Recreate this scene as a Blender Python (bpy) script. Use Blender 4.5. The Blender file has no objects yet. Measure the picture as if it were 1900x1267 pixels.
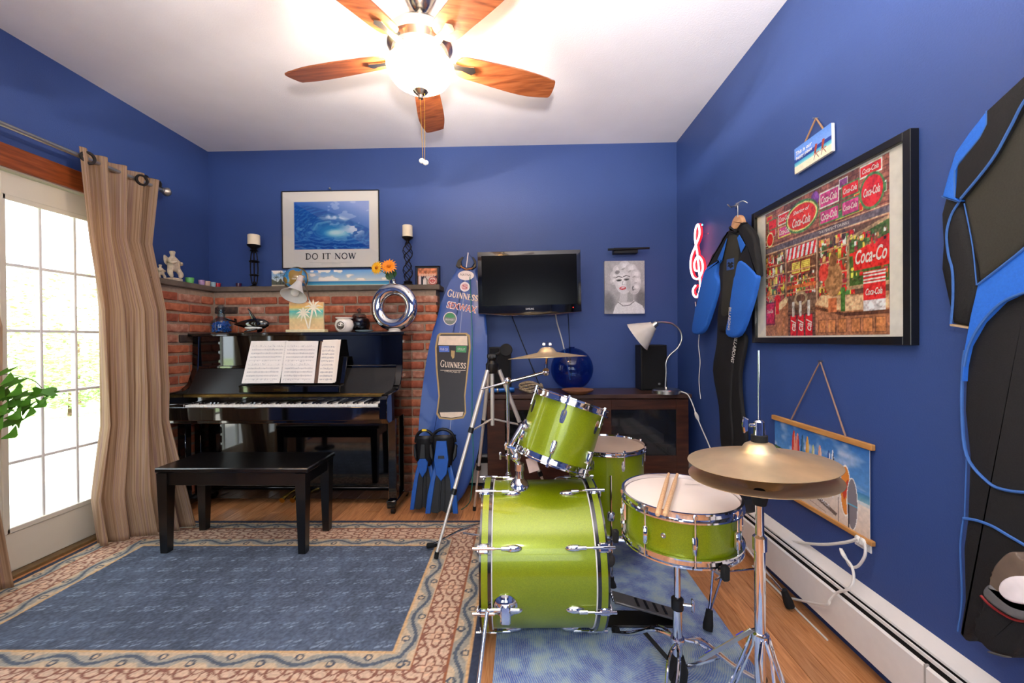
import bpy, bmesh, math, random
import numpy as np
from mathutils import Vector as V, Matrix as M
random.seed(7); np.random.seed(7)
SC = bpy.context.scene; COL = SC.collection
PI = math.pi

# ------------------------------------------------------------------ camera
FPX = 770.0; EYE = V((0, 0, 1.2))
def cam_axes(yaw, pitch, roll):
    F = V((-math.sin(yaw), math.cos(yaw), 0)); R = V((math.cos(yaw), math.sin(yaw), 0)); U = V((0, 0, 1))
    F, U = math.cos(pitch)*F - math.sin(pitch)*U, math.cos(pitch)*U + math.sin(pitch)*F
    R, U = math.cos(roll)*R + math.sin(roll)*U, math.cos(roll)*U - math.sin(roll)*R
    return R, U, F
CR, CU, CF = cam_axes(.0267, .00558, -.00774)
cd = bpy.data.cameras.new('camera'); cam = bpy.data.objects.new('camera', cd); COL.objects.link(cam)
cd.sensor_width = 36; cd.lens = FPX/1900*36; cd.clip_start = .02; cd.clip_end = 200
cam.matrix_world = M(((CR.x, CU.x, -CF.x, EYE.x), (CR.y, CU.y, -CF.y, EYE.y), (CR.z, CU.z, -CF.z, EYE.z), (0, 0, 0, 1)))
SC.camera = cam
# ------------------------------------------------------------------ world, lights, exposure
SC.view_settings.view_transform = 'Standard'; SC.view_settings.look = 'None'
SC.view_settings.gamma = 1; SC.view_settings.use_curve_mapping = False
SC.view_settings.exposure = 0.0
w = bpy.data.worlds.new('sky'); SC.world = w; w.use_nodes = True
bg = w.node_tree.nodes['Background']; bg.inputs[0].default_value = (.86, .93, 1, 1); bg.inputs[1].default_value = 6.0
def lamp(name, kind, loc, energy, color, size=.1, rot=None, **k):
    d = bpy.data.lights.new(name, kind); d.energy = energy; d.color = color
    if kind in ('POINT', 'SPOT'): d.shadow_soft_size = size
    o = bpy.data.objects.new(name, d); COL.objects.link(o); o.location = loc
    if rot: o.rotation_euler = rot
    for a, b in k.items(): setattr(d, a, b)
    return o
sun = lamp('sun', 'SUN', (-6, 2, 6), 22.0, (1, .95, .85)); sun.data.angle = .02
sun.rotation_euler = V((-.45, .3, -.8)).to_track_quat('-Z', 'Y').to_euler()
lamp('camera_flash', 'POINT', (.02, -.05, 1.40), 32, (1, .96, .93), .06)
fb = lamp('bounce_flash', 'SPOT', (.02, -.05, 1.42), 480, (1, .95, .95), .05, spot_size=math.radians(120), spot_blend=.8)
fb.rotation_euler = V((.06, .40, .91)).to_track_quat('-Z', 'Y').to_euler()

# ------------------------------------------------------------------ room numbers
XL, XR, YW, H, YR = -2.615, 1.252, 3.4, 2.782, -1.7
def at(u, v, X=None, Y=None, Z=None):
    d = CF + (u-950)/FPX*CR + (633.5-v)/FPX*CU
    t = X/d.x if X is not None else (Y/d.y if Y is not None else (Z-EYE.z)/d.z)
    return EYE + d*t
def fr(o, x, y):
    x = V(x).normalized(); y = V(y); z = x.cross(y).normalized(); y = z.cross(x); o = V(o)
    return M(((x.x, y.x, z.x, o.x), (x.y, y.y, z.y, o.y), (x.z, y.z, z.z, o.z), (0, 0, 0, 1)))
def zto(o, d, ref=(0, 0, 1)):      # frame whose local z is d
    d = V(d).normalized(); r = V(ref)
    if abs(d.dot(r.normalized())) > .99: r = V((1, 0, 0))
    x = r.cross(d).normalized(); return fr(o, x, d.cross(x))
def MBACK(y): return fr((0, y, 0), (1, 0, 0), (0, 0, 1))
def MRIGHT(off): return fr((XR-off, 0, 0), (0, -1, 0), (0, 0, 1))
def MLEFT(off): return fr((XL+off, 0, 0), (0, 1, 0), (0, 0, 1))
def rw(u, v, off=0.): p = at(u, v, X=XR-off); return (-p.y, p.z)
def bw(u, v, y): p = at(u, v, Y=y); return (p.x, p.z)

# ------------------------------------------------------------------ materials
MATS = {}
def srgb(*c):
    c = c[0] if len(c) == 1 else c
    if max(c) > 1.001: c = [x/255 for x in c]
    return tuple((x/12.92 if x <= .04045 else ((x+.055)/1.055)**2.4) for x in c)
def mat(name, col=None, rough=.5, metal=0, var=.08, scale=30, coat=0, emit=None, es=0, trans=0, ior=1.45, bump=0, bscale=None, stretch=None, sheen=0, alpha=1):
    if name in MATS: return MATS[name]
    m = bpy.data.materials.new(name); m.use_nodes = True; nt = m.node_tree; b = nt.nodes['Principled BSDF']
    b.inputs['Roughness'].default_value = rough; b.inputs['Metallic'].default_value = metal
    b.inputs['Coat Weight'].default_value = coat; b.inputs['Coat Roughness'].default_value = .04
    b.inputs['Transmission Weight'].default_value = trans; b.inputs['IOR'].default_value = ior
    b.inputs['Sheen Weight'].default_value = sheen; b.inputs['Alpha'].default_value = alpha
    c = srgb(col)
    tc = nt.nodes.new('ShaderNodeTexCoord'); mp = nt.nodes.new('ShaderNodeMapping'); nt.links.new(tc.outputs['Object'], mp.inputs[0])
    if stretch: mp.inputs['Scale'].default_value = stretch
    n = nt.nodes.new('ShaderNodeTexNoise'); n.inputs['Scale'].default_value = scale; n.inputs['Detail'].default_value = 4
    nt.links.new(mp.outputs[0], n.inputs[0])
    rp = nt.nodes.new('ShaderNodeValToRGB'); rp.color_ramp.elements[0].position = .3; rp.color_ramp.elements[1].position = .7
    rp.color_ramp.elements[0].color = (*[x*(1-var) for x in c], 1); rp.color_ramp.elements[1].color = (*[min(1, x*(1+var)) for x in c], 1)
    nt.links.new(n.outputs[0], rp.inputs[0]); nt.links.new(rp.outputs[0], b.inputs['Base Color'])
    if emit: b.inputs['Emission Color'].default_value = (*srgb(emit), 1); b.inputs['Emission Strength'].default_value = es
    if bump:
        bp = nt.nodes.new('ShaderNodeBump'); bp.inputs['Strength'].default_value = bump; bp.inputs['Distance'].default_value = .004
        src = n
        if bscale:
            src = nt.nodes.new('ShaderNodeTexNoise'); src.inputs['Scale'].default_value = bscale; src.inputs['Detail'].default_value = 3
            nt.links.new(mp.outputs[0], src.inputs[0])
        nt.links.new(src.outputs[0], bp.inputs['Height']); nt.links.new(bp.outputs[0], b.inputs['Normal'])
    MATS[name] = m; return m
def ramp_mat(name, stops, scale, stretch=(1, 1, 1), rough=.4, bump=.1, coat=0, detail=6, dist=0, sat=None):
    m = mat(name, (128, 128, 128), rough, coat=coat); nt = m.node_tree
    n = [x for x in nt.nodes if x.type == 'TEX_NOISE'][0]; rp = [x for x in nt.nodes if x.type == 'VALTORGB'][0]
    n.inputs['Scale'].default_value = scale; n.inputs['Detail'].default_value = detail; n.inputs['Distortion'].default_value = dist
    [x for x in nt.nodes if x.type == 'MAPPING'][0].inputs['Scale'].default_value = stretch
    e = rp.color_ramp.elements
    while len(e) < len(stops): e.new(.5)
    for k, (p, c) in enumerate(stops): e[k].position = p; e[k].color = (*srgb(c), 1)
    if bump:
        b = nt.nodes['Principled BSDF']; bp = nt.nodes.new('ShaderNodeBump'); bp.inputs['Strength'].default_value = bump; bp.inputs['Distance'].default_value = .003
        nt.links.new(n.outputs[0], bp.inputs['Height']); nt.links.new(bp.outputs[0], b.inputs['Normal'])
    return m
def glass_mat(name, col, opac=.12, rough=.02):     # thin clear pane: mostly see-through with a gloss
    if name in MATS: return MATS[name]
    m = bpy.data.materials.new(name); m.use_nodes = True; nt = m.node_tree; nt.nodes.clear()
    o = nt.nodes.new('ShaderNodeOutputMaterial'); t = nt.nodes.new('ShaderNodeBsdfTransparent'); t.inputs[0].default_value = (*srgb(col), 1)
    g = nt.nodes.new('ShaderNodeBsdfGlossy'); g.inputs['Roughness'].default_value = rough
    lw = nt.nodes.new('ShaderNodeLayerWeight'); lw.inputs[0].default_value = .5
    pw_ = nt.nodes.new('ShaderNodeMath'); pw_.operation = 'POWER'; pw_.inputs[1].default_value = 5; nt.links.new(lw.outputs['Facing'], pw_.inputs[0])
    fz = nt.nodes.new('ShaderNodeMath'); fz.operation = 'MULTIPLY_ADD'; fz.inputs[1].default_value = .9; fz.inputs[2].default_value = .04; nt.links.new(pw_.outputs[0], fz.inputs[0])
    mx = nt.nodes.new('ShaderNodeMixShader'); nt.links.new(fz.outputs[0], mx.inputs[0])
    nt.links.new(t.outputs[0], mx.inputs[1]); nt.links.new(g.outputs[0], mx.inputs[2]); nt.links.new(mx.outputs[0], o.inputs[0])
    MATS[name] = m; return m
def paint_mat(name, rough=.5, coat=0):
    if name in MATS: return MATS[name]
    m = mat(name, (200, 200, 200), rough, coat=coat); nt = m.node_tree
    a = nt.nodes.new('ShaderNodeAttribute'); a.attribute_name = 'Col'
    nt.links.new(a.outputs['Color'], nt.nodes['Principled BSDF'].inputs['Base Color']); return m

# ------------------------------------------------------------------ mesh builder
WL = {}
def tag(o, label=None, cat=None, group=None, kind=None):
    for k, x in (('label', label), ('category', cat), ('group', group), ('kind', kind)):
        if x: o[k] = x
    return o
def thing(name, label, cat, loc, group=None):
    o = bpy.data.objects.new(name, None); COL.objects.link(o); o.empty_display_size = .05
    o.location = V(loc); WL[o] = V(loc); return tag(o, label, cat, group)
def link(me, name, ctr, parent):
    o = bpy.data.objects.new(name, me); COL.objects.link(o); ctr = V(ctr); WL[o] = ctr
    if parent is not None: o.parent = parent; o.location = ctr - WL[parent]
    else: o.location = ctr
    return o
class MB:
    def __init__(s, T=None): s.v = []; s.f = []; s.T = T if T is not None else M.Identity(4)
    def add(s, vs, fs, T=None):
        k = len(s.v); A = s.T @ T if T is not None else s.T
        s.v += [A @ V(p) for p in vs]; s.f += [[i+k for i in f] for f in fs]; return s
    def box(s, c, d, bev=0, T=None, seg=1):
        bm = bmesh.new(); bmesh.ops.create_cube(bm, size=1)
        for q in bm.verts: q.co = V((q.co.x*d[0]+c[0], q.co.y*d[1]+c[1], q.co.z*d[2]+c[2]))
        if bev: bmesh.ops.bevel(bm, geom=bm.edges[:], offset=min(bev, min(d)*.45), segments=seg, affect='EDGES', profile=.5)
        return s.bm(bm, T)
    def bb(s, a, b, bev=0, T=None): return s.box([(a[i]+b[i])/2 for i in range(3)], [abs(b[i]-a[i]) for i in range(3)], bev, T)
    def bm(s, bm, T=None):
        bm.verts.index_update(); s.add([q.co.copy() for q in bm.verts], [[q.index for q in f.verts] for f in bm.faces], T); bm.free(); return s
    def lathe(s, prof, n=32, T=None, a0=0, a1=2*PI):
        full = abs(a1-a0-2*PI) < 1e-6; vs = []; fs = []; m = n if full else n+1
        for r, z in prof:
            for k in range(m):
                a = a0+(a1-a0)*k/n; vs.append((r*math.cos(a), r*math.sin(a), z))
        for i in range(len(prof)-1):
            for k in range(n):
                k2 = (k+1) % m; q = [i*m+k, i*m+k2, (i+1)*m+k2, (i+1)*m+k]; fs.append(q)
        if full:
            if prof[0][0] > 1e-6: fs.append(list(range(n))[::-1])
            if prof[-1][0] > 1e-6: fs.append([(len(prof)-1)*m+k for k in range(n)])
        return s.add(vs, fs, T)
    def ring(s, prof, n=48, T=None):       # closed profile revolved
        vs = []; fs = []; P = len(prof)
        for r, z in prof:
            for k in range(n): a = 2*PI*k/n; vs.append((r*math.cos(a), r*math.sin(a), z))
        for i in range(P):
            for k in range(n): fs.append([i*n+k, i*n+(k+1) % n, ((i+1) % P)*n+(k+1) % n, ((i+1) % P)*n+k])
        return s.add(vs, fs, T)
    def cyl(s, a, b, r, r2=None, n=16):
        a = V(a); b = V(b); return s.lathe([(r, 0), (r if r2 is None else r2, (b-a).length)], n, zto(a, b-a))
    def tube(s, pts, r, n=8, closed=False):
        pts = [V(p) for p in pts]; N = len(pts); vs = []; fs = []; ref = None
        for i, p in enumerate(pts):
            if closed: d = pts[(i+1) % N]-pts[i-1]
            else: d = pts[min(i+1, N-1)]-pts[max(i-1, 0)]
            if d.length < 1e-9: d = V((0, 0, 1))
            d.normalize()
            if ref is None: ref = V((0, 0, 1)) if abs(d.z) < .9 else V((1, 0, 0))
            x = ref - d*ref.dot(d)
            if x.length < 1e-6: x = d.orthogonal()
            x.normalize(); ref = x; y = d.cross(x); rr = r[i] if isinstance(r, (list, tuple)) else r
            for k in range(n): a = 2*PI*k/n; vs.append(p+x*math.cos(a)*rr+y*math.sin(a)*rr)
        for i in range(N if closed else N-1):
            for k in range(n): j = (i+1) % N; fs.append([i*n+k, i*n+(k+1) % n, j*n+(k+1) % n, j*n+k])
        if not closed: fs += [list(range(n))[::-1], [(N-1)*n+k for k in range(n)]]
        return s.add(vs, fs)
    def sph(s, c, r, nu=20, nv=12, T=None):
        if not isinstance(r, (list, tuple)): r = (r, r, r)
        pr = [(math.sin(PI*i/nv), -math.cos(PI*i/nv)) for i in range(nv+1)]; pr[0] = (1e-7, -1); pr[-1] = (1e-7, 1)
        A = M.Translation(V(c)) @ M.Diagonal((r[0], r[1], r[2], 1)); return s.lathe(pr, nu, (T @ A) if T is not None else A)
    def prism(s, poly, h, bev=0, seg=2, T=None, z0=0):
        bm = bmesh.new(); a = 0; n = len(poly)
        for i in range(n): a += poly[i][0]*poly[(i+1) % n][1]-poly[(i+1) % n][0]*poly[i][1]
        if a < 0: poly = list(poly)[::-1]
        vs = [bm.verts.new((p[0], p[1], z0)) for p in poly]; f = bm.faces.new(vs)
        e = bmesh.ops.extrude_face_region(bm, geom=[f])
        tv = [q for q in e['geom'] if isinstance(q, bmesh.types.BMVert)]
        for q in tv: q.co.z += h
        f.normal_flip()
        if bev:
            ts = set(tv); eg = [q for q in bm.edges if q.verts[0] in ts and q.verts[1] in ts]
            bmesh.ops.bevel(bm, geom=eg, offset=bev, segments=seg, affect='EDGES', profile=.5)
        return s.bm(bm, T)
    def grid(s, fn, nu, nv, cu=False):
        vs = [fn(i/nu if not cu else i/nu, j/nv) for j in range(nv+1) for i in range(nu+(0 if cu else 1))]; w = nu if cu else nu+1; fs = []
        for j in range(nv):
            for i in range(nu): i2 = (i+1) % w if cu else i+1; fs.append([j*w+i, j*w+i2, (j+1)*w+i2, (j+1)*w+i])
        return s.add(vs, fs)
    def ribbon(s, pts, wd, z=0, T=None):     # flat stroke in local xy
        vs = []; fs = []; N = len(pts)
        for i, p in enumerate(pts):
            a = pts[max(i-1, 0)]; b = pts[min(i+1, N-1)]; dx, dy = b[0]-a[0], b[1]-a[1]; L = math.hypot(dx, dy) or 1
            ww = (wd[i] if isinstance(wd, (list, tuple)) else wd)/2
            vs += [(p[0]-dy/L*ww, p[1]+dx/L*ww, z), (p[0]+dy/L*ww, p[1]-dx/L*ww, z)]
        for i in range(N-1): fs.append([2*i+1, 2*i+3, 2*i+2, 2*i])
        return s.add(vs, fs, T)
    def mesh(s, name, m, smooth=True, ang=38):
        A = np.array([tuple(p) for p in s.v]); c = (A.min(0)+A.max(0))/2
        me = bpy.data.meshes.new(name); me.from_pydata([tuple(p) for p in A-c], [], s.f); me.materials.append(m); me.update()
        if smooth:
            me.polygons.foreach_set('use_smooth', [True]*len(me.polygons)); me.set_sharp_from_angle(angle=math.radians(ang))
        return me, c
    def build(s, name, m, parent=None, smooth=True, ang=38, label=None):
        me, c = s.mesh(name, m, smooth, ang); o = link(me, name, c, parent)
        if label: o['label'] = label
        return o
def struct(o): o['kind'] = 'structure'; return o
def smoothp(p, n=6, closed=True):        # Catmull-Rom through the points
    out = []; N = len(p)
    for i in range(N if closed else N-1):
        a, b, c, d = (p[(i-1) % N], p[i], p[(i+1) % N], p[(i+2) % N]) if closed else (p[max(i-1, 0)], p[i], p[i+1], p[min(i+2, N-1)])
        for k in range(n):
            t = k/n
            out.append(tuple(.5*((2*b[q])+(-a[q]+c[q])*t+(2*a[q]-5*b[q]+4*c[q]-d[q])*t*t+(-a[q]+3*b[q]-3*c[q]+d[q])*t**3) for q in range(len(b))))
    if not closed: out.append(tuple(p[-1]))
    return out
def text(s, T, h, m, parent, width=None, shear=0, bold=0, name='lettering', thick=.0006):
    cu = bpy.data.curves.new('t', 'FONT'); cu.body = s; cu.shear = shear; cu.offset = bold; cu.align_x = 'CENTER'; cu.align_y = 'CENTER'; cu.resolution_u = 3
    o = bpy.data.objects.new('t', cu); COL.objects.link(o); bpy.context.view_layer.update()
    me = o.evaluated_get(bpy.context.evaluated_depsgraph_get()).to_mesh()
    A = np.array([tuple(v.co) for v in me.vertices]); F = [list(p.vertices) for p in me.polygons]
    o.to_mesh_clear(); bpy.data.objects.remove(o); bpy.data.curves.remove(cu)
    lo, hi = A.min(0), A.max(0); k = h/(hi[1]-lo[1]); kx = k if width is None else width/(hi[0]-lo[0])
    c = (lo+hi)/2
    mb = MB(T); mb.add([((p[0]-c[0])*kx, (p[1]-c[1])*k, thick) for p in A], F); return mb.build(name, m, parent, smooth=False)
SERIF = {  # stroke, width factor: 1 thick, .35 thin; box 0..w x 0..1
 'D': (.8, [([(.14, 0), (.14, 1)], 1), ([(.0, .98), (.35, .98), (.6, .86), (.72, .5), (.6, .14), (.35, .02), (0, .02)], .7)]),
 'O': (.85, [([(.42+.36*math.cos(a*PI/12), .5+.5*math.sin(a*PI/12)) for a in range(25)], .75)]),
 'I': (.34, [([(.17, 0), (.17, 1)], 1), ([(0, .98), (.34, .98)], .35), ([(0, .02), (.34, .02)], .35)]),
 'T': (.72, [([(.36, 0), (.36, 1)], 1), ([(0, .98), (.72, .98)], .45), ([(.0, .8), (.0, 1)], .35), ([(.72, .8), (.72, 1)], .35), ([(.2, .02), (.52, .02)], .35)]),
 'N': (.84, [([(.12, 0), (.12, 1)], .45), ([(.1, 1), (.72, 0)], 1), ([(.72, 0), (.72, 1)], .45), ([(0, .98), (.2, .98)], .35), ([(0, .02), (.26, .02)], .35), ([(.58, .98), (.86, .98)], .35)]),
 'W': (1.1, [([(.1, 1), (.34, 0)], 1), ([(.34, 0), (.55, .95)], .5), ([(.5, 1), (.76, 0)], 1), ([(.76, 0), (1.0, 1)], .5), ([(0, .98), (.24, .98)], .35), ([(.88, .98), (1.12, .98)], .35)]),
 'G': (.8, [([(.7, .86), (.55, .97), (.36, .98), (.14, .8), (.07, .5), (.14, .2), (.36, .02), (.55, .03), (.7, .14)], .8), ([(.68, .0), (.68, .42)], .9), ([(.5, .42), (.8, .42)], .4), ([(.7, .72), (.7, .98)], .35)]),
 'U': (.8, [([(.14, 1), (.14, .25), (.25, .05), (.42, .02), (.58, .08), (.66, .28)], .9), ([(.66, .25), (.66, 1)], .5), ([(0, .98), (.28, .98)], .35), ([(.54, .98), (.8, .98)], .35)]),
 'E': (.66, [([(.14, 0), (.14, 1)], 1), ([(0, .98), (.58, .98)], .45), ([(.14, .52), (.45, .52)], .45), ([(0, .02), (.62, .02)], .45), ([(.58, .8), (.58, 1)], .35), ([(.62, 0), (.62, .22)], .35), ([(.45, .4), (.45, .64)], .35)]),
 'S': (.62, [([(.52, .82), (.42, .97), (.25, .98), (.1, .84), (.12, .66), (.3, .54), (.48, .4), (.53, .2), (.4, .03), (.22, .02), (.07, .14)], .85), ([(.54, .72), (.54, .98)], .35), ([(.05, 0), (.05, .28)], .35)]),
 ' ': (.4, [])}
def serif(s, T, h, m, parent, width, name='lettering', stroke=.15, caps=1.0):
    mb = MB(T); tot = sum(SERIF[c][0]+.1 for c in s)-.1 + .25*(caps-1); k = width/tot; x = -width/2
    for i, c in enumerate(s):
        hh = h*(caps if i == 0 else 1); wk = k*(1.2 if caps > 1 and i == 0 else 1)
        for pts, wd in SERIF[c][1]:
            mb.ribbon([(x+p[0]*wk, p[1]*hh-h/2-.0*hh) for p in pts], stroke*wd*k*1.15, .0006+.0001*wd)
        x += (SERIF[c][0]+.1)*wk
    return mb.build(name, m, parent, smooth=False)

# ------------------------------------------------------------------ painted prints: a fine grid with one colour per point
class Cv:
    def __init__(s, W, Hh, nx, ny, bgc):
        s.W, s.H, s.nx, s.ny = W, Hh, nx, ny
        s.x, s.y = np.meshgrid(np.linspace(0, W, nx+1), np.linspace(0, Hh, ny+1)); s.c = np.ones((ny+1, nx+1, 3))*np.array([q/255 for q in bgc])
    def put(s, mk, c, a=1.):
        c = np.array([q/255 for q in c]); mk = np.clip(mk*a, 0, 1)[..., None]; s.c = s.c*(1-mk)+c*mk; return s
    def rect(s, x0, y0, x1, y1, c, a=1.): return s.put(((s.x >= x0) & (s.x <= x1) & (s.y >= y0) & (s.y <= y1))*1., c, a)
    def ell(s, cx, cy, rx, ry, c, rot=0, a=1., soft=0):
        dx, dy = s.x-cx, s.y-cy; co, si = math.cos(rot), math.sin(rot); d = np.hypot((dx*co+dy*si)/rx, (-dx*si+dy*co)/ry)
        return s.put(np.clip((1-d)/soft, 0, 1) if soft else (d <= 1)*1., c, a)
    def poly(s, pts, c, a=1.):
        ins = np.zeros_like(s.x, bool); n = len(pts)
        for i in range(n):
            (xa, ya), (xb, yb) = pts[i], pts[(i+1) % n]
            if ya == yb: continue
            ins ^= ((ya > s.y) != (yb > s.y)) & (s.x < (xb-xa)*(s.y-ya)/(yb-ya)+xa)
        return s.put(ins*1., c, a)
    def line(s, pts, w, c, a=1.):
        d = np.full_like(s.x, 9.)
        for (xa, ya), (xb, yb) in zip(pts, pts[1:]):
            L = (xb-xa)**2+(yb-ya)**2 or 1e-9; t = np.clip(((s.x-xa)*(xb-xa)+(s.y-ya)*(yb-ya))/L, 0, 1)
            d = np.minimum(d, np.hypot(s.x-xa-t*(xb-xa), s.y-ya-t*(yb-ya)))
        return s.put((d <= w/2)*1., c, a)
    def grad(s, y0, y1, c0, c1):
        t = np.clip((s.y-y0)/(y1-y0), 0, 1)[..., None]; mk = ((s.y >= y0) & (s.y <= y1))[..., None]
        s.c = np.where(mk, np.array(c0)/255*(1-t)+np.array(c1)/255*t, s.c); return s
    def noise(s, k, amp, oct=3):
        n = np.zeros_like(s.x)
        for o in range(oct): n += vnoise(s.x*k*2**o, s.y*k*2**o)/2**o
        s.c = np.clip(s.c*(1+amp*n[..., None]), 0, 1); return s
    def build(s, name, T, parent, m, rel=None):
        nx, ny = s.nx, s.ny; A = np.stack([s.x, s.y, np.zeros_like(s.x) if rel is None else rel], -1).reshape(-1, 3)
        Tm = np.array(T); A = A @ Tm[:3, :3].T + Tm[:3, 3]; c = (A.min(0)+A.max(0))/2
        i = (np.arange(ny)[:, None]*(nx+1)+np.arange(nx)[None]).ravel(); q = np.stack([i, i+1, i+nx+2, i+nx+1], -1)
        me = bpy.data.meshes.new(name); me.vertices.add(len(A)); me.vertices.foreach_set('co', (A-c).ravel())
        me.loops.add(q.size); me.loops.foreach_set('vertex_index', q.ravel()); me.polygons.add(len(q)); me.polygons.foreach_set('loop_start', np.arange(len(q))*4)
        me.update(); me.validate()
        lin = np.where(s.c <= .04045, s.c/12.92, ((s.c+.055)/1.055)**2.4)
        at_ = me.color_attributes.new('Col', 'FLOAT_COLOR', 'POINT'); at_.data.foreach_set('color', np.concatenate([lin, np.ones(lin.shape[:2]+(1,))], -1).astype(np.float32).ravel())
        me.materials.append(m); return link(me, name, c, parent)
_G = np.random.RandomState(3).rand(64, 64)*2-1
def vnoise(x, y):
    xi = np.floor(x).astype(int); yi = np.floor(y).astype(int); fx = x-xi; fy = y-yi; fx = fx*fx*(3-2*fx); fy = fy*fy*(3-2*fy)
    g = lambda a, b: _G[a % 64, b % 64]
    return (g(xi, yi)*(1-fx)+g(xi+1, yi)*fx)*(1-fy)+(g(xi, yi+1)*(1-fx)+g(xi+1, yi+1)*fx)*fy
PRINT = paint_mat('print_paper', .45); PRINTG = paint_mat('print_glossy', .18); RUGM = paint_mat('rug_pile', .95)

# shared materials
WALL = mat('blue_wall_paint', (52, 76, 135), .5, var=.03, scale=3, bump=.25, bscale=180)
WHITE = mat('white_paint', (236, 234, 230), .5, var=.02, scale=6)
CEIL = mat('ceiling_paint', (240, 238, 240), .8, var=.02, scale=5, bump=.3, bscale=120)
CHROME = mat('chrome', (225, 225, 230), .07, 1, var=.02)
STEEL = mat('brushed_steel', (190, 188, 182), .28, 1, var=.05, scale=80)
NICKEL = mat('brushed_nickel', (200, 190, 175), .25, 1, var=.04)
BLACK = mat('black_plastic', (14, 14, 15), .4, var=.1)
RUBBER = mat('black_rubber', (18, 18, 18), .8, var=.1)
LACQ = mat('black_lacquer', (6, 6, 7), .06, var=.1, coat=1)
IVORY = mat('ivory_white', (238, 236, 228), .25, var=.02)
CORDW = mat('white_cord', (225, 222, 215), .5, var=.03)
CORDB = mat('black_cord', (16, 16, 18), .5)
IRON = mat('dark_iron', (40, 36, 36), .45, .7, var=.15)
BRASS = mat('brass', (190, 150, 60), .25, 1, var=.1)
PAPER = mat('paper', (236, 230, 220), .7, var=.02)
GLASSC = mat('clear_glass', (240, 245, 245), .02, trans=1, var=0)
PANE = glass_mat('window_glass', (250, 252, 252))
# ================================================================== THE ROOM
def world_coords(m):
    nt = m.node_tree; g = nt.nodes.new('ShaderNodeNewGeometry'); mp = [x for x in nt.nodes if x.type == 'MAPPING'][0]
    nt.links.new(g.outputs['Position'], mp.inputs[0]); return m
def tint_random(m, lo=.8, hi=1.15):
    nt = m.node_tree; b = nt.nodes['Principled BSDF']; src = b.inputs['Base Color'].links[0].from_socket
    oi = nt.nodes.new('ShaderNodeObjectInfo'); mr = nt.nodes.new('ShaderNodeMapRange'); mr.inputs[3].default_value = lo; mr.inputs[4].default_value = hi
    hs = nt.nodes.new('ShaderNodeHueSaturation'); nt.links.new(oi.outputs['Random'], mr.inputs[0]); nt.links.new(mr.outputs[0], hs.inputs['Value'])
    nt.links.new(src, hs.inputs['Color']); nt.links.new(hs.outputs[0], b.inputs['Base Color']); return m
OAK = tint_random(world_coords(ramp_mat('oak_floor', [(.25, (170, 106, 60)), (.5, (204, 140, 90)), (.75, (224, 164, 116))], 9, (9, .7, 1), .28, .06, dist=1.2)))
SUB = mat('subfloor', (40, 26, 16), .9)
fl = struct(MB().bb((XL-.1, YR-.1, -.06), (XR+.1, YW+.1, -.014)).build('floor', SUB))
x = XL; PW = (XR-XL)/46
for i in range(46):
    y = YR + random.uniform(-1.2, 0)
    while y < YW:
        L = random.uniform(1.3, 2.3); a, b = max(y, YR), min(y+L, YW); y += L
        if b-a < .05: continue
        MB().bb((x+.0007, a+.0008, -.014), (x+PW-.0007, b-.0008, 0), .0012).build('plank', OAK, fl, smooth=False)
    x += PW
struct(MB().bb((XL-.1, YR-.1, H), (XR+.1, YW+.1, H+.1)).build('ceiling', CEIL))
struct(MB().bb((XL-.1, YW, -.06), (XR+.1, YW+.12, H)).build('wall_back', WALL))
struct(MB().bb((XR, YR, -.06), (XR+.12, YW, H)).build('wall_right', WALL))
DT = 2.11; DY0, DY1 = 1.08, 2.72
wl = MB(); wl.bb((XL-.12, YR, -.06), (XL, DY0, H)); wl.bb((XL-.12, DY1, -.06), (XL, YW, H)); wl.bb((XL-.12, DY0, DT), (XL, DY1, H))
struct(wl.build('wall_left', WALL, smooth=False))
wr = MB(); WZ0, WZ1 = .85, 2.15
wins = [(-2.2, -.9), (-.45, .85)]
xs = [XL-.1] + [q for w_ in wins for q in w_] + [XR+.1]
for k in range(0, 6, 2): wr.bb((xs[k], YR-.12, -.06), (xs[k+1], YR, H))
for a, b in wins: wr.bb((a, YR-.12, -.06), (b, YR, WZ0)); wr.bb((a, YR-.12, WZ1), (b, YR, H))
struct(wr.build('wall_rear', WALL, smooth=False))
for k, (a, b) in enumerate(wins):
    m = MB(); y0, y1 = YR-.09, YR-.03
    m.bb((a, y0, WZ0), (a+.05, y1, WZ1)); m.bb((b-.05, y0, WZ0), (b, y1, WZ1)); m.bb((a, y0, WZ0), (b, y1, WZ0+.05)); m.bb((a, y0, WZ1-.05), (b, y1, WZ1)); m.bb((a, y0, 1.47), (b, y1, 1.53))
    wo = struct(m.build('window_%d' % (k+1), WHITE, smooth=False))
    for z0, z1 in ((WZ0+.05, 1.47), (1.53, WZ1-.05)): MB().bb((a+.05, YR-.063, z0), (b-.05, YR-.057, z1)).build('pane', PANE, wo, smooth=False)
    MB().bb((a-.04, YR-.04, WZ0-.03), (b+.04, YR+.05, WZ0)).build('window_sill', WHITE, wo, smooth=False)

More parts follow.
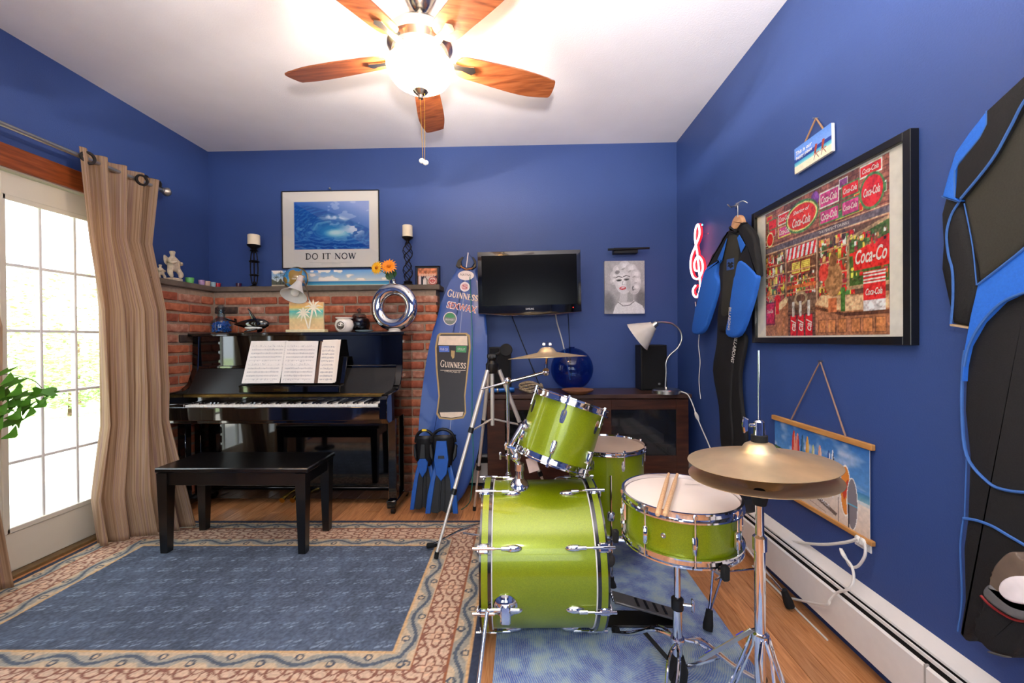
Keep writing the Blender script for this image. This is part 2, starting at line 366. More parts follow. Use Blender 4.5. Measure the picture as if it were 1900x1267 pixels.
# ---- glazed double doors in the left wall, nearer leaf an unseen addition
DOORW = mat('door_paint', (222, 216, 198), .4, var=.03, scale=5)
GZ0, GZ1 = .235, 1.95
def glazed_door(name, y0, y1, g0, g1):
    xa, xb = XL-.075, XL-.03
    m = MB(); m.bb((xa, y0, .02), (xb, g0, DT-.03), .003); m.bb((xa, g1, .02), (xb, y1, DT-.03), .003)
    m.bb((xa, g0-.001, .02), (xb, g1+.001, GZ0), .003); m.bb((xa, g0-.001, GZ1), (xb, g1+.001, DT-.03), .003)
    d = struct(m.build(name, DOORW, smooth=False))
    st = MB()
    for q in (g0, g1): st.bb((xb-.004, q-.014, GZ0-.014), (xb+.008, q+.014, GZ1+.014), .003)
    for q in (GZ0, GZ1): st.bb((xb-.004, g0, q-.014), (xb+.008, g1, q+.014), .003)
    st.build('glazing_bead', DOORW, d, smooth=False)
    gy = [g0+(g1-g0)*k/3 for k in range(4)]; gz = [GZ0+(GZ1-GZ0)*k/5 for k in range(6)]
    for q in gy[1:-1]: MB().bb((xb-.035, q-.008, GZ0), (xb-.006, q+.008, GZ1), .003).build('muntin', WHITE, d, smooth=False)
    for q in gz[1:-1]: MB().bb((xb-.033, g0, q-.008), (xb-.008, g1, q+.008), .003).build('muntin', WHITE, d, smooth=False)
    for i in range(3):
        for j in range(5): MB().bb((xb-.024, gy[i]+.004, gz[j]+.004), (xb-.020, gy[i+1]-.004, gz[j+1]-.004)).build('pane', PANE, d, smooth=False)
    return d
d1 = glazed_door('door_1', 1.915, 2.69, 2.041, 2.572)
d2 = glazed_door('door_unseen', 1.11, 1.905, 1.24, 1.78)  # unseen second leaf, added to let in more daylight
hd = MB(); hd.sph((XL-.0, 1.955, 1.0), .028); hd.cyl((XL-.04, 1.955, 1.0), (XL, 1.955, 1.0), .012); hd.build('door_knob', BRASS, d1)
fm = MB()
fm.bb((XL-.12, DY0-.001, 0), (XL+.012, 1.105, DT)); fm.bb((XL-.12, 2.695, 0), (XL+.012, DY1+.001, DT)); fm.bb((XL-.12, 1.105, DT-.025), (XL-.0, 2.695, DT))
struct(fm.build('trim_1', DOORW, smooth=False))
CEDAR = ramp_mat('stained_header_wood', [(.3, (112, 52, 20)), (.6, (150, 74, 32)), (.8, (168, 92, 44))], 6, (1, 1, 12), .4)
struct(MB().bb((XL, DY0-.12, DT-.02), (XL+.022, DY1+.1, DT+.095), .003).build('trim_2', CEDAR, smooth=False))
struct(MB().bb((XL-.14, 1.105, -.005), (XL+.015, 2.695, .018), .004).build('trim_3', mat('threshold_wood', (120, 96, 62), .5, var=.2), smooth=False))

# ---- brick hearth wall with its stone ledge
MORT = mat('mortar', (158, 138, 120), .95, var=.15, scale=40, bump=.6)
BX1, BF, BL = -.672, 3.235, XL+.165      # right end, front face of back leg, front face of side leg
bwm = MB(); bwm.bb((XL, BF+.012, 0), (BX1-.01, YW, 1.59)); bwm.bb((XL, 2.70, 0), (BL-.012, BF+.02, 1.59))
bwall = struct(bwm.build('wall_hearth', MORT, smooth=False))
BR = [ramp_mat('brick_'+n, [(.3, a), (.55, b), (.8, c)], 22, (1, 1, 1), .85, .5, detail=8) for n, a, b, c in (
    ('red', (130, 66, 48), (164, 88, 64), (188, 116, 92)), ('orange', (150, 82, 56), (190, 110, 78), (212, 146, 114)),
    ('dark', (44, 36, 34), (72, 58, 52), (110, 86, 74)), ('chalky', (144, 84, 66), (184, 130, 108), (216, 190, 172)))]
brm = {}
def brick(p, L, axis, mi):
    key = (round(L, 3), axis, mi, random.randrange(3))
    if key not in brm:
        d = (L, .09, .056) if axis == 0 else (.09, L, .056); m = MB().box((0, 0, 0), d, .006)
        m.v = [q+V((random.uniform(-.002, .002), random.uniform(-.002, .002), random.uniform(-.002, .002))) for q in m.v]; brm[key] = m.mesh('brick', BR[mi], False)[0]
    o = link(brm[key], 'brick', p, bwall); o.rotation_euler = (random.uniform(-.006, .006), random.uniform(-.006, .006), random.uniform(-.006, .006))
for r in range(21):
    z = .036+r*.0742; off = .107 if r % 2 else 0
    xx = BX1
    while xx > BL+.02:
        L = .2 if not (xx == BX1 and off) else .094
        L = min(L, xx-BL-.002)
        if L > .03: brick((xx-L/2, BF+.045+random.uniform(-.003, .003), z), L, 0, random.choices((0, 1, 2, 3), (4, 5, .5, 2))[0])
        xx -= L+.013
    yy = 2.69+off*.9
    if off: brick((BL-.045, 2.69+.044, z), .088, 1, random.choice((0, 1)))
    while yy < BF-.03:
        L = min(.2, BF-yy-.004)
        if L > .03: brick((BL-.045+random.uniform(-.003, .003), yy+L/2, z), L, 1, random.choices((0, 1, 2, 3), (4, 5, .25, 2))[0])
        yy += L+.013
LEDG = mat('ledge_stone', (104, 92, 82), .8, var=.2, scale=14, bump=.4)
lg = MB(); lg.bb((XL, BF-.02, 1.592), (BX1+.025, YW, 1.632), .005); lg.bb((XL, 2.66, 1.592), (BL+.02, BF-.0195, 1.632), .005)
struct(lg.build('trim_4', LEDG, smooth=False))

# ---- rugs
def rug():
    x0, x1, y0, y1 = -2.555, -.178, 1.225, 2.70; cv = Cv(x1-x0, y1-y0, 430, 268, (80, 92, 110))
    X, Y, W_, H_ = cv.x, cv.y, cv.W, cv.H
    t = np.minimum.reduce([X, W_-X, Y, H_-Y]); hor = np.minimum(Y, H_-Y) < np.minimum(X, W_-X); s = np.where(hor, X, Y)
    # field motifs
    px, py = .125, .105; row = np.floor(Y/py); fx = (X+(row % 2)*px/2) % px-px/2; fy = Y % py-py/2
    mot = np.zeros_like(X)
    for ox, oy, sl in ((-.019, -.012, .35), (.015, -.008, .45), (-.013, .012, .45), (.021, .016, .35)):
        mot += (np.abs((fy-oy)-(fx-ox)*sl) < .005)*(np.abs(fx-ox) < .014)
    mot += (np.hypot(fx, fy) < .004)
    fld = vnoise(X*130, Y*130)
    cv.c *= (1+.16*fld+.1*vnoise(X*9, Y*9))[..., None]
    cv.put(np.clip(mot, 0, 1)*(.5+.4*vnoise(X*90, Y*90)), (146, 164, 184))
    cv.put((t < .33)*1., (204, 174, 142))
    def scroll(tc, hw, ph):
        u = (t-tc)/hw; k = 2*PI/.26; wv = np.sin(s*k+ph)*.55
        cv.put((np.abs(u) < 1)*1., (198, 176, 146))
        cv.put((np.abs(u) < 1)*(np.abs(u-wv) < .75+.2*np.sin(s*k*3))*1., (158, 154, 142))
        cv.put((np.abs(u) < .95)*(np.abs(u-wv) < .22)*1., (84, 94, 106))
        sp = np.hypot(((s*k+ph) % PI-PI/2)*.045/1., (u+np.sign(np.sin(s*k+ph))*.45)*hw)
        cv.put((np.abs(sp-.014) < .004)*(np.abs(u) < 1)*1., (78, 84, 94))
    scroll(.072, .036, 0); scroll(.285, .036, 1.3)
    band = (t > .112) & (t < .245); cv.put(band*1., (206, 176, 150))
    for q in (.114, .243): cv.put((np.abs(t-q) < .004)*1., (150, 92, 62))
    P = .165; ss = s % P-P/2; tt = t-.1785; r = np.hypot(ss, tt); ph = np.arctan2(tt, ss)
    fl4 = np.abs(r-.04*(1+.42*np.cos(4*ph)))
    ln = (fl4 < .0068) | (np.abs(np.hypot(np.abs(ss)-P/2, np.abs(tt)-.055)-.034) < .005) | (np.abs(r-.011) < .0035)
    ln |= (np.abs(np.abs(tt)-.052-.012*np.cos(ss*2*PI/P*2)) < .004)
    cv.put((ln & band)*1., (136, 92, 76)); cv.put(((fl4 > .006) & (r < .03) & (r > .018) & band)*1., (214, 176, 146))
    cv.put((np.abs(t-.327) < .006)*1., (206, 170, 124)); cv.put((np.abs(t-.036) < .006)*1., (206, 166, 120))
    cv.put((t < .03)*1., (54, 62, 82)); cv.c = np.clip(cv.c*(1+.1*vnoise(X*160, Y*160))[..., None], 0, 1)
    rel = .0105+.0012*vnoise(X*110, Y*110)
    R_ = thing('area_rug', 'large blue area rug with scrolled tan border under the piano bench', 'rug', ((x0+x1)/2, (y0+y1)/2, 0))
    Trot = M.Translation(V(((x0+x1)/2, (y0+y1)/2, 0))) @ M.Rotation(.012, 4, 'Z') @ M.Translation(V((-(x1-x0)/2, -(y1-y0)/2, 0)))
    cv.build('pile', Trot, R_, RUGM, rel)
    MB(Trot).bb((0, 0, .0005), (x1-x0, y1-y0, .009), .002).build('backing', mat('rug_backing', (50, 58, 78), .95), R_, smooth=False)
rug()
def weave_mat():
    m = mat('blue_woven_rug', (110, 130, 160), .9); nt = m.node_tree; b = nt.nodes['Principled BSDF']
    g = nt.nodes.new('ShaderNodeNewGeometry'); mp = nt.nodes.new('ShaderNodeMapping'); nt.links.new(g.outputs['Position'], mp.inputs[0]); mp.inputs['Location'].default_value = (-.48, -1.62, 0)
    n1 = nt.nodes.new('ShaderNodeTexNoise'); n1.inputs['Scale'].default_value = 11; n1.inputs['Detail'].default_value = 5; nt.links.new(mp.outputs[0], n1.inputs[0])
    r1 = nt.nodes.new('ShaderNodeValToRGB'); e = r1.color_ramp.elements
    e.new(.5); e.new(.6)
    for k, (p, c) in enumerate(((.36, (64, 90, 172)), (.48, (102, 130, 190)), (.56, (138, 164, 196)), (.66, (160, 180, 188)))): e[k].position = p; e[k].color = (*srgb(c), 1)
    nt.links.new(n1.outputs[0], r1.inputs[0])
    w1 = nt.nodes.new('ShaderNodeTexWave'); w1.wave_type = 'RINGS'; w1.rings_direction = 'Z'; w1.inputs['Scale'].default_value = 42; w1.inputs['Distortion'].default_value = 2.0; w1.inputs['Detail'].default_value = 1; w1.inputs['Detail Scale'].default_value = 2
    nt.links.new(mp.outputs[0], w1.inputs[0])
    n2 = nt.nodes.new('ShaderNodeTexNoise'); n2.inputs['Scale'].default_value = 120; nt.links.new(mp.outputs[0], n2.inputs[0])
    mu = nt.nodes.new('ShaderNodeMath'); mu.operation = 'MULTIPLY'; nt.links.new(w1.outputs['Fac'], mu.inputs[0]); nt.links.new(n2.outputs[0], mu.inputs[1])
    mx = nt.nodes.new('ShaderNodeMix'); mx.data_type = 'RGBA'; nt.links.new(mu.outputs[0], mx.inputs[0]); nt.links.new(r1.outputs[0], mx.inputs[6]); mx.inputs[7].default_value = (*srgb(196, 204, 192), 1)
    nt.links.new(mx.outputs[2], b.inputs['Base Color'])
    bp = nt.nodes.new('ShaderNodeBump'); bp.inputs['Strength'].default_value = .4; bp.inputs['Distance'].default_value = .003; nt.links.new(w1.outputs['Fac'], bp.inputs['Height']); nt.links.new(bp.outputs[0], b.inputs['Normal'])
    return m
dr = MB().bb((-.116, .15, .0005), (.832, 2.455, .008), .003).build('drum_rug', weave_mat(), smooth=False)
tag(dr, 'pale blue woven rug lying under the green drum kit', 'rug')

# ---- outside
lawn = struct(MB().bb((-40, -25, -.4), (XL-.15, 30, -.12)).build('ground_lawn', ramp_mat('grass', [(.3, (160, 180, 130)), (.6, (184, 200, 150)), (.8, (204, 214, 176))], 12, rough=.9)))
struct(MB().bb((-6.2, -2, -.119), (XL-.14, 6, -.06), .01).build('ground_patio', mat('patio_stone', (205, 200, 190), .9, var=.1, scale=8)))
LEAF = mat('shrub_leaf', (150, 180, 112), .6, var=.3, scale=4); BARK = mat('bark', (92, 70, 50), .9, var=.2)
def shrub(loc, r, h, label):
    t = thing('garden_shrub', label, 'shrub', loc, 'shrubs beyond the glazed doors'); m = MB(); L = V(loc)
    for k in range(1500):
        a, e_, q = random.uniform(0, 2*PI), random.uniform(-1, 1), random.uniform(.6, 1)
        p = L+V((r*q*math.cos(a)*math.sqrt(1-e_*e_), r*q*math.sin(a)*math.sqrt(1-e_*e_), h*.55+h*.45*e_*q)); n = V((random.uniform(-1, 1), random.uniform(-1, 1), random.uniform(-.4, 1)))
        T = zto(p, n); s_ = random.uniform(.06, .12); m.add([(-s_*.5, 0, 0), (0, -s_*.25, .01), (s_*.6, 0, 0), (0, s_*.25, .01)], [[0, 1, 2, 3]], T)
    m.build('foliage', LEAF, t, smooth=False); MB().tube([L, L+V((0, 0, h*.5))], [.05, .03], 7).build('stem', BARK, t)
shrub((-7.4, 5.6, -.12), 1.1, 1.9, 'wide pale green shrub seen low through the glazed door')
shrub((-9.5, 8.6, -.12), 1.5, 3.0, 'taller green shrub far beyond the glazed door')
shrub((-8.2, 7.3, -.12), .8, 1.2, 'small round shrub between the two larger garden shrubs')

# ================================================================== curtains and rod
def curtain_mat():
    m = mat('striped_curtain', (170, 140, 112), .85); nt = m.node_tree; b = nt.nodes['Principled BSDF']; n = [q for q in nt.nodes if q.type == 'TEX_NOISE'][0]; rp = [q for q in nt.nodes if q.type == 'VALTORGB'][0]
    n.inputs['Scale'].default_value = 1; n.inputs['Detail'].default_value = 3
    at_ = nt.nodes.new('ShaderNodeAttribute'); at_.attribute_name = 'cloth'; mp = [q for q in nt.nodes if q.type == 'MAPPING'][0]; nt.links.new(at_.outputs['Vector'], mp.inputs[0]); mp.inputs['Scale'].default_value = (95, .7, 1)
    e = rp.color_ramp.elements; e.new(.5); e.new(.6); e.new(.7)
    for k, (p, c) in enumerate(((.28, (140, 106, 80)), (.42, (184, 152, 120)), (.5, (208, 180, 148)), (.58, (172, 138, 124)), (.72, (220, 198, 170)))): e[k].position = p; e[k].color = (*srgb(c), 1)
    tr = nt.nodes.new('ShaderNodeBsdfTranslucent'); nt.links.new(rp.outputs[0], tr.inputs[0]); mx = nt.nodes.new('ShaderNodeMixShader'); mx.inputs[0].default_value = .4
    out = nt.nodes['Material Output']; nt.links.new(b.outputs[0], mx.inputs[1]); nt.links.new(tr.outputs[0], mx.inputs[2]); nt.links.new(mx.outputs[0], out.inputs[0]); return m
CURT = curtain_mat()
def curtain(label, y0, y1, xoff, nf, grom, phase=0):
    ztop, n, nz = 2.31, 240, 60; A = []; W_ = []
    t = thing('curtain', label, 'curtain', (XL+.12, (y0(0)+y1(0))/2, 0.0))
    m = MB()
    def fn(s, q):
        z = .02+(ztop-.02)*q; a, b = y0(q), y1(q)
        amp = .038*(.75+.5*(1-q)) ; ss = s+.005*math.sin(q*7+s*9)
        y = a+(b-a)*s+.004*math.sin(q*5+s*20); x_ = XL+.1+xoff(q, s)+amp*math.sin(2*PI*nf*ss+phase)+.012*math.sin(2*PI*nf*2.3*ss+q*3)*(1-q)
        return (x_, y, z)
    m.grid(fn, n, nz); me, c = m.mesh('fabric', CURT, True, 180)
    at_ = me.attributes.new('cloth', 'FLOAT_VECTOR', 'POINT'); at_.data.foreach_set('vector', [k for j in range(nz+1) for i in range(n+1) for k in (i/n, j/nz*2.2, 0)])
    o = link(me, 'fabric', c, t); sd = o.modifiers.new('thickness', 'SOLIDIFY'); sd.thickness = .003
    for s in grom:
        p = V(fn(s, .978)); nx_ = V((1, -.35, 0)); MB(zto(p, nx_)).ring([(.024, -.006), (.036, -.006), (.038, 0), (.036, .006), (.024, .006)], 28).build('grommet', IRON, t)
    return t
def lin(*k):     # piecewise over q (0 bottom .. 1 top)
    return lambda q, s=0: next((k[i][1]+(k[i+1][1]-k[i][1])*(q-k[i][0])/(k[i+1][0]-k[i][0]) for i in range(len(k)-1) if q <= k[i+1][0]+1e-9), k[-1][1])
curtain('striped taupe grommet curtain hanging between glazed door and piano', lin((0, 2.33), (.12, 2.30), (.3, 2.38), (.6, 2.38), (.78, 2.33), (1, 2.29)), lin((0, 2.60), (.3, 2.575), (.42, 2.59), (.6, 2.65), (.8, 2.72), (1, 2.79)), lambda q, s: .04*(1-q)+.14*min(1, max(0, (.80-q)/.2))*min(1, max(0, (s-.15)/.5))+.06*min(1, max(0, (.6-q)/.2))*s+.13*max(0, .3-q)/.3*s*s, 4.2, (.06, .74), .4)
curtain('striped taupe curtain at the left edge of the photo', lin((0, 1.45), (1, 1.4)), lin((0, 1.93), (.2, 1.88), (.38, 1.91), (.55, 1.92), (.7, 1.86), (1, 1.83)), lambda q, s: .05*(1-q), 3.0, (.3, .8))
t = thing('curtain_rod', 'brushed metal curtain rod with ball finial above the glazed door', 'curtain rod', (XL+.1, 2.0, 2.262))
MB().cyl((XL+.1, 1.0, 2.262), (XL+.1, 2.835, 2.262), .0125).build('rod', STEEL, t)
for y in (1.0, 2.835):
    s_ = 1 if y > 2 else -1
    MB(zto((XL+.1, y, 2.262), (0, s_, 0))).lathe([(.0125, 0), (.018, .003), (.018, .01), (.011, .014), (.026, .026), (.032, .042), (.026, .058), (.001, .068)], 20).build('finial', IRON if False else STEEL, t)
for y in (1.15, 2.825):
    m = MB(); m.tube(smoothp([(XL+.004, y, 2.335), (XL+.05, y, 2.33), (XL+.1, y, 2.31), (XL+.1, y, 2.262)], 5, False), .008); m.lathe([(.026, 0), (.026, .006), (.012, .012)], 18, zto((XL, y, 2.335), (1, 0, 0))); m.build('bracket', IRON, t)
# vine on a tall stand by the doors
PL = thing('potted_vine', 'green leafy vine trailing in from the left edge of the photo', 'plant', (-2.20, 1.48, .0125))
mm = MB(); mm.lathe([(.1, .0), (.1, .02), (.03, .04), (.025, .75), (.13, .77), (.13, .79)], 24, M.Translation(V((-2.20, 1.48, .0125)))); mm.build('plant_stand', IRON, PL)
mm = MB(); mm.lathe([(.08, .79), (.115, .98), (.12, 1.0), (.105, 1.0), (.09, .96)], 28, M.Translation(V((-2.20, 1.48, .0125)))); mm.build('pot', mat('terracotta', (170, 96, 66), .8, var=.1), PL)
VINE = mat('vine_leaf', (72, 128, 30), .45, var=.3, scale=9); STEM = mat('vine_stem', (96, 110, 60), .6)
leafo = [(0, -.02), (.35, -.16), (.62, -.1), (.5, .12), (.72, .36), (.4, .42), (.22, .74), (0, 1.05)]; leafo = leafo+[(-q[0], q[1]) for q in leafo[::-1][1:-1]]
def leaf(p, d, up, s_):
    T = fr(p, V(d).cross(V(up)), d); m = MB(T); pts = [(q[0]*s_, q[1]*s_) for q in smoothp(leafo, 3)]
    n = len(pts); m.add([(q[0], q[1], -abs(q[0])*.35-.15*q[1]**2/s_) for q in pts]+[(0, s_*.25, .0), (0, s_*.7, -.06*s_)], [[i, (i+1) % n, n if pts[i][1] < s_*.45 else n+1] for i in range(n)]+[[n, n+1, 0]][:0])
    m.build('leaf', VINE, PL)
root = V((-2.20, 1.48, .99))
for (u, v, Y, u2, v2, s_) in ((2, 716, 1.72, 30, 726, .10), (10, 722, 1.74, 34, 716, .085), (25, 738, 1.76, 44, 746, .085), (50, 738, 1.78, 84, 752, .095), (78, 722, 1.78, 70, 752, .07), (4, 752, 1.72, 28, 772, .10), (30, 766, 1.74, 62, 762, .09), (-6, 792, 1.70, 22, 806, .10), (92, 727, 1.8, 100, 741, .04), (-14, 700, 1.7, 14, 700, .1), (-20, 740, 1.7, -2, 760, .1), (-30, 770, 1.66, -8, 790, .1)):
    p = at(u, v, Y=Y); q = at(u2, v2, Y=Y-.02); leaf(p, q-p, (.3, -.8, .5), s_)
for pts in (((-14, 700), (10, 694), (40, 699), (64, 707), (78, 720)), ((-40, 735), (-6, 735), (25, 740), (50, 740)), ((-30, 760), (4, 752), (30, 766)), ((-30, 790), (-6, 792))):
    P = [at(u, v, Y=1.74) for u, v in pts]; MB().tube(smoothp([tuple(root), tuple((root+P[0])/2+V((0, 0, .08)))]+[tuple(p) for p in P], 5, False), .0016, 5).build('stem', STEM, PL)
# ================================================================== PIANO
PXL, PXR, KY = -2.425, -.872, 2.65
LZ = at(550, 616.5, Y=2.955).z
pn = thing('upright_piano', 'black lacquered upright piano against the brick hearth wall', 'piano', ((PXL+PXR)/2, 3.0, 0))
def yz(poly, x0, x1, name, m, bev=.004, par=pn):
    return MB(fr((x0, 0, 0), (0, 1, 0), (0, 0, 1))).prism(poly, x1-x0, bev, 1).build(name, m, par)
KZ = at(520, 751, Y=KY).z
prof = [(3.215, .10), (3.215, LZ-.025), (2.985, LZ-.025), (2.975, 1.0), (2.93, KZ+.11), (2.86, KZ+.07), (2.66, KZ+.06), (2.625, KZ+.035), (2.62, KZ-.09), (2.66, KZ-.125), (2.99, KZ-.125), (2.99, .10)]
yz(prof, PXL, PXL+.045, 'side_panel', LACQ); yz(prof, PXR-.045, PXR, 'side_panel', LACQ)
MB().bb((PXL-.018, 2.955, LZ-.025), (PXR+.018, 3.225, LZ), .004).build('lid', LACQ, pn)
up = MB().bb((PXL+.045, 2.995, 1.0), (PXR-.045, 3.02, LZ-.025)).build('upper_panel', LACQ, pn)
MB().bb((PXL+.045, 2.975, 1.0), (PXR-.045, 2.997, 1.022), .004).build('moulding', LACQ, up)
MB().bb((PXL+.05, 3.05, .1), (PXR-.05, 3.21, LZ-.03)).build('back_frame', BLACK, pn)
MATTE = mat('satin_black', (24, 24, 25), .35, var=.1)
yz([(2.87, KZ+.045), (2.885, KZ+.035), (2.99, 1.0), (2.975, 1.0)], PXL+.045, PXR-.045, 'fallboard', MATTE, .002)
MB().bb((PXL+.045, 2.838, KZ+.028), (PXR-.045, 2.872, KZ+.046), .003).build('hinge_strip', mat('aged_brass_strip', (120, 92, 44), .32, .8, var=.25, scale=20), pn)
MB().bb((PXL+.045, 2.80, KZ-.02), (PXR-.045, 2.845, KZ+.03)).build('name_board', LACQ, pn)
MB().bb((PXL+.045, 2.66, KZ-.125), (PXR-.045, 3.0, KZ-.025), .004).build('keybed', LACQ, pn)
MB().bb((PXL+.045, 2.625, KZ-.10), (PXR-.045, 2.645, KZ-.012), .005).build('key_slip', LACQ, pn)
KX0, KX1 = at(343, 752, Y=KY).x, at(701, 752, Y=KY).x; kw = (KX1-KX0)/52
for a, b in ((PXL+.045, KX0-.002), (KX1+.002, PXR-.045)): MB().bb((a, 2.645, KZ-.06), (b, 2.84, KZ+.008), .004).build('key_block', LACQ, pn)
wk = MB().box((0, 0, 0), (kw-.001, .152, .024), .002).mesh('white_key', IVORY, False)[0]
bk = MB().prism([(-.075+.0, -.006), (.05, -.006), (.05, .012), (-.066, .012)], .011, .001, 1, fr((.0055, -.0, 0), (0, 1, 0), (0, 0, 1))).mesh('black_key', LACQ, False)[0]
for k in range(52):
    x = KX0+kw*(k+.5); link(wk, 'white_key', (x, KY+.076, KZ-.012), pn)
    if (k % 7) in (0, 2, 3, 5, 6) and k < 51: link(bk, 'black_key', (x+kw/2, KY+.09, KZ+.003), pn)
lp = MB().bb((PXL+.045, 3.0, .13), (PXR-.045, 3.02, KZ-.13)).build('lower_panel', LACQ, pn)
MB().bb((PXL+.045, 2.992, .04), (PXR-.045, 3.03, .128), .004).build('bottom_rail', LACQ, pn)
for x in (PXL+.035, PXR-.035):
    MB().bb((x-.03, 2.83, .1), (x+.03, 2.885, KZ-.12), .005).build('leg', LACQ, pn)
    MB().bb((x-.034, 2.80, .045), (x+.034, 3.21, .105), .008).build('toe_block', LACQ, pn)
    for y in (2.845, 3.16):
        m = MB(); m.cyl((x-.012, y, .022), (x+.012, y, .022), .022); m.bb((x-.016, y-.012, .03), (x+.016, y+.012, .048)); m.build('caster', IRON, pn)
pxm = at(548, 918, Y=2.93).x
for k in (-1, 0, 1):
    MB().tube([(pxm+k*.075, 2.99, .085), (pxm+k*.075, 2.93, .08), (pxm+k*.075, 2.89, .07)], [.010, .016, .02], 10).build('pedal', BRASS, pn)
DXL, DXR = at(447, 716, Y=2.83).x, at(632, 716, Y=2.83).x; DZ = at(540, 714, Y=2.83).z
md = MB(); md.bb((DXL, 2.805, DZ-.05), (DXR, 2.83, DZ), .004); md.bb((DXL, 2.80, DZ-.012), (DXR, 2.885, DZ), .004)
mdo = md.build('music_desk', LACQ, pn, smooth=False)
MB(fr((0, 2.885, DZ), (1, 0, 0), (0, .3, .95))).bb((DXL, 0, -.02), (DXR, .2, -.004), .004).build('desk_board', LACQ, mdo)
text('YOUNG CHANG', fr((at(522, 722, Y=2.805).x, 2.8035, DZ-.031), (1, 0, 0), (0, 0, 1)), .011, mat('dull_gold', (120, 96, 40), .4, .8), mdo, width=.105)
text('LISZT', fr((PXR-.02, 2.955, LZ-.09), (1, 0, 0), (0, 0, 1)), .01, BRASS, pn, .02) if False else None
for zz in (LZ-.08, KZ+.15):
    m = MB(); m.bb((PXR-.001, 2.99, zz), (PXR+.003, 3.04, zz+.02), .001); m.build('hinge', STEEL, pn)
m = MB(); m.cyl((PXL-.012, 2.7, .62), (PXL, 2.7, .62), .012); m.build('lock_knob', BRASS, pn)

# ---- sheet music
def sheets():
    def page(cv):
        cv.noise(20, .015)
        W_, H_ = cv.W, cv.H; r = random.Random(int(W_*9999))
        for k in range(10):
            y = H_*(.07+.088*k)
            for j in range(5): cv.rect(W_*.08, y+j*.0022-.0007, W_*.92, y+j*.0022+.0007, (170, 166, 168), .4)
            for j in range(26): xx = W_*(.12+.78*r.random()); cv.ell(xx, y+r.uniform(-.002, .011), .0024, .0018, (140, 136, 140), 0, .5); cv.rect(xx+.0018, y, xx+.0026, y+.013, (170, 166, 170), .35)
            for j in range(5): cv.rect(W_*(.08+.21*j), y, W_*(.08+.21*j)+.001, y+.0095, (170, 166, 170))
    def quad(bl, br, tl, off=0):
        q = [at(*bl, Y=2.862-off), at(*br, Y=2.862-off), at(*tl, Y=2.95-off)]; x, y = q[1]-q[0], q[2]-q[0]; w_, h_ = x.length, y.length; x /= w_; y /= h_; z = x.cross(y)
        return M(((x.x, y.x, z.x, q[0].x), (x.y, y.y, z.y, q[0].y), (x.z, y.z, z.z, q[0].z), (0, 0, 0, 1))), w_, h_
    t = thing('music_book', 'open spiral-bound music book on the piano music desk', 'book', (at(520, 712, Y=2.86).x, 2.86, DZ))
    for a, b, c in (((449, 711.5), (519, 711), (467, 633)), ((521, 711), (583, 711), (531, 633))):
        T, w_, h_ = quad(a, b, c); cv = Cv(w_, h_, 120, 150, (240, 234, 228)); page(cv); cv.build('page', T @ M.Translation(V((0, 0, .0052))), t, PRINT)
        MB(T).bb((0, 0, 0), (w_, h_, .005)).build('page_block', PAPER, t, smooth=False)
    T, w_, h_ = quad((519, 711), (522, 711), (530, 633)); m = MB(T)
    for k in range(34): m.ring([(.0035+.0008*math.cos(a), .0008*math.sin(a)) for a in (0, 1.57, 3.14, 4.71)], 10, M.Translation(V((w_*.5, h_*(k+.5)/34, .005))) @ M.Rotation(PI/2, 4, 'X'))
    m.build('spiral_binding', BLACK, t)
    T, w_, h_ = quad((583, 711), (590, 711), (595, 633)); MB(T).bb((0, 0, 0), (w_, h_, .004)).build('back_cover', mat('brown_cover', (96, 70, 56), .6), t, smooth=False)
    for k, (a, b, c, lab) in enumerate((((590, 711), (618, 711), (598, 635), 'frontmost loose music sheet beside the open music book'), ((593, 711), (622, 710), (600, 631), 'middle loose music sheet beside the open music book'), ((596, 711), (624, 708), (606, 633), 'rearmost loose music sheet beside the open music book'))):
        T, w_, h_ = quad(a, b, c, .016-.008*k); cv = Cv(w_, h_, 60, 150, (242, 234, 222))
        if k == 0: page(cv)
        tag(cv.build('sheet_music', T @ M.Translation(V((0, 0, .0042))), None, PRINT), lab, 'sheet music', 'loose music sheets')
sheets()

# ---- bench
bl, brr, bb_, bz = V((-2.015, 2.286, 0)), -1.253, 2.578, at(420, 868, Y=2.27).z
bn = thing('piano_bench', 'black wooden piano bench with tapered legs on the rug', 'bench', ((bl.x+brr)/2, 2.43, .012))
MB().bb((bl.x-.055, 2.262, bz-.028), (brr+.055, 2.602, bz), .006).build('seat', mat('bench_black', (12, 11, 11), .3, var=.15, coat=.3), bn)
BB = MATS['bench_black']
for x in (bl.x-.012, brr+.012):
    for y in (2.292, 2.572):
        s_ = .03; q = .02; dx = (.012 if x > -1.6 else -.012); m = MB()
        m.add([(x-s_, y-s_, bz-.03), (x+s_, y-s_, bz-.03), (x+s_, y+s_, bz-.03), (x-s_, y+s_, bz-.03), (x-q, y-q, .012), (x+q, y-q, .012), (x+q, y+q, .012), (x-q, y+q, .012)], [[3, 2, 1, 0], [4, 5, 6, 7], [0, 1, 5, 4], [1, 2, 6, 5], [2, 3, 7, 6], [3, 0, 4, 7]]); m.build('leg', BB, bn, smooth=False)
for y in (2.285, 2.579): MB().bb((bl.x, y-.011, bz-.10), (brr, y+.011, bz-.028), .002).build('apron', BB, bn, smooth=False)
for x in (bl.x-.02, brr+.02): MB().bb((x-.011, 2.31, bz-.10), (x+.011, 2.555, bz-.028), .002).build('apron', BB, bn, smooth=False)

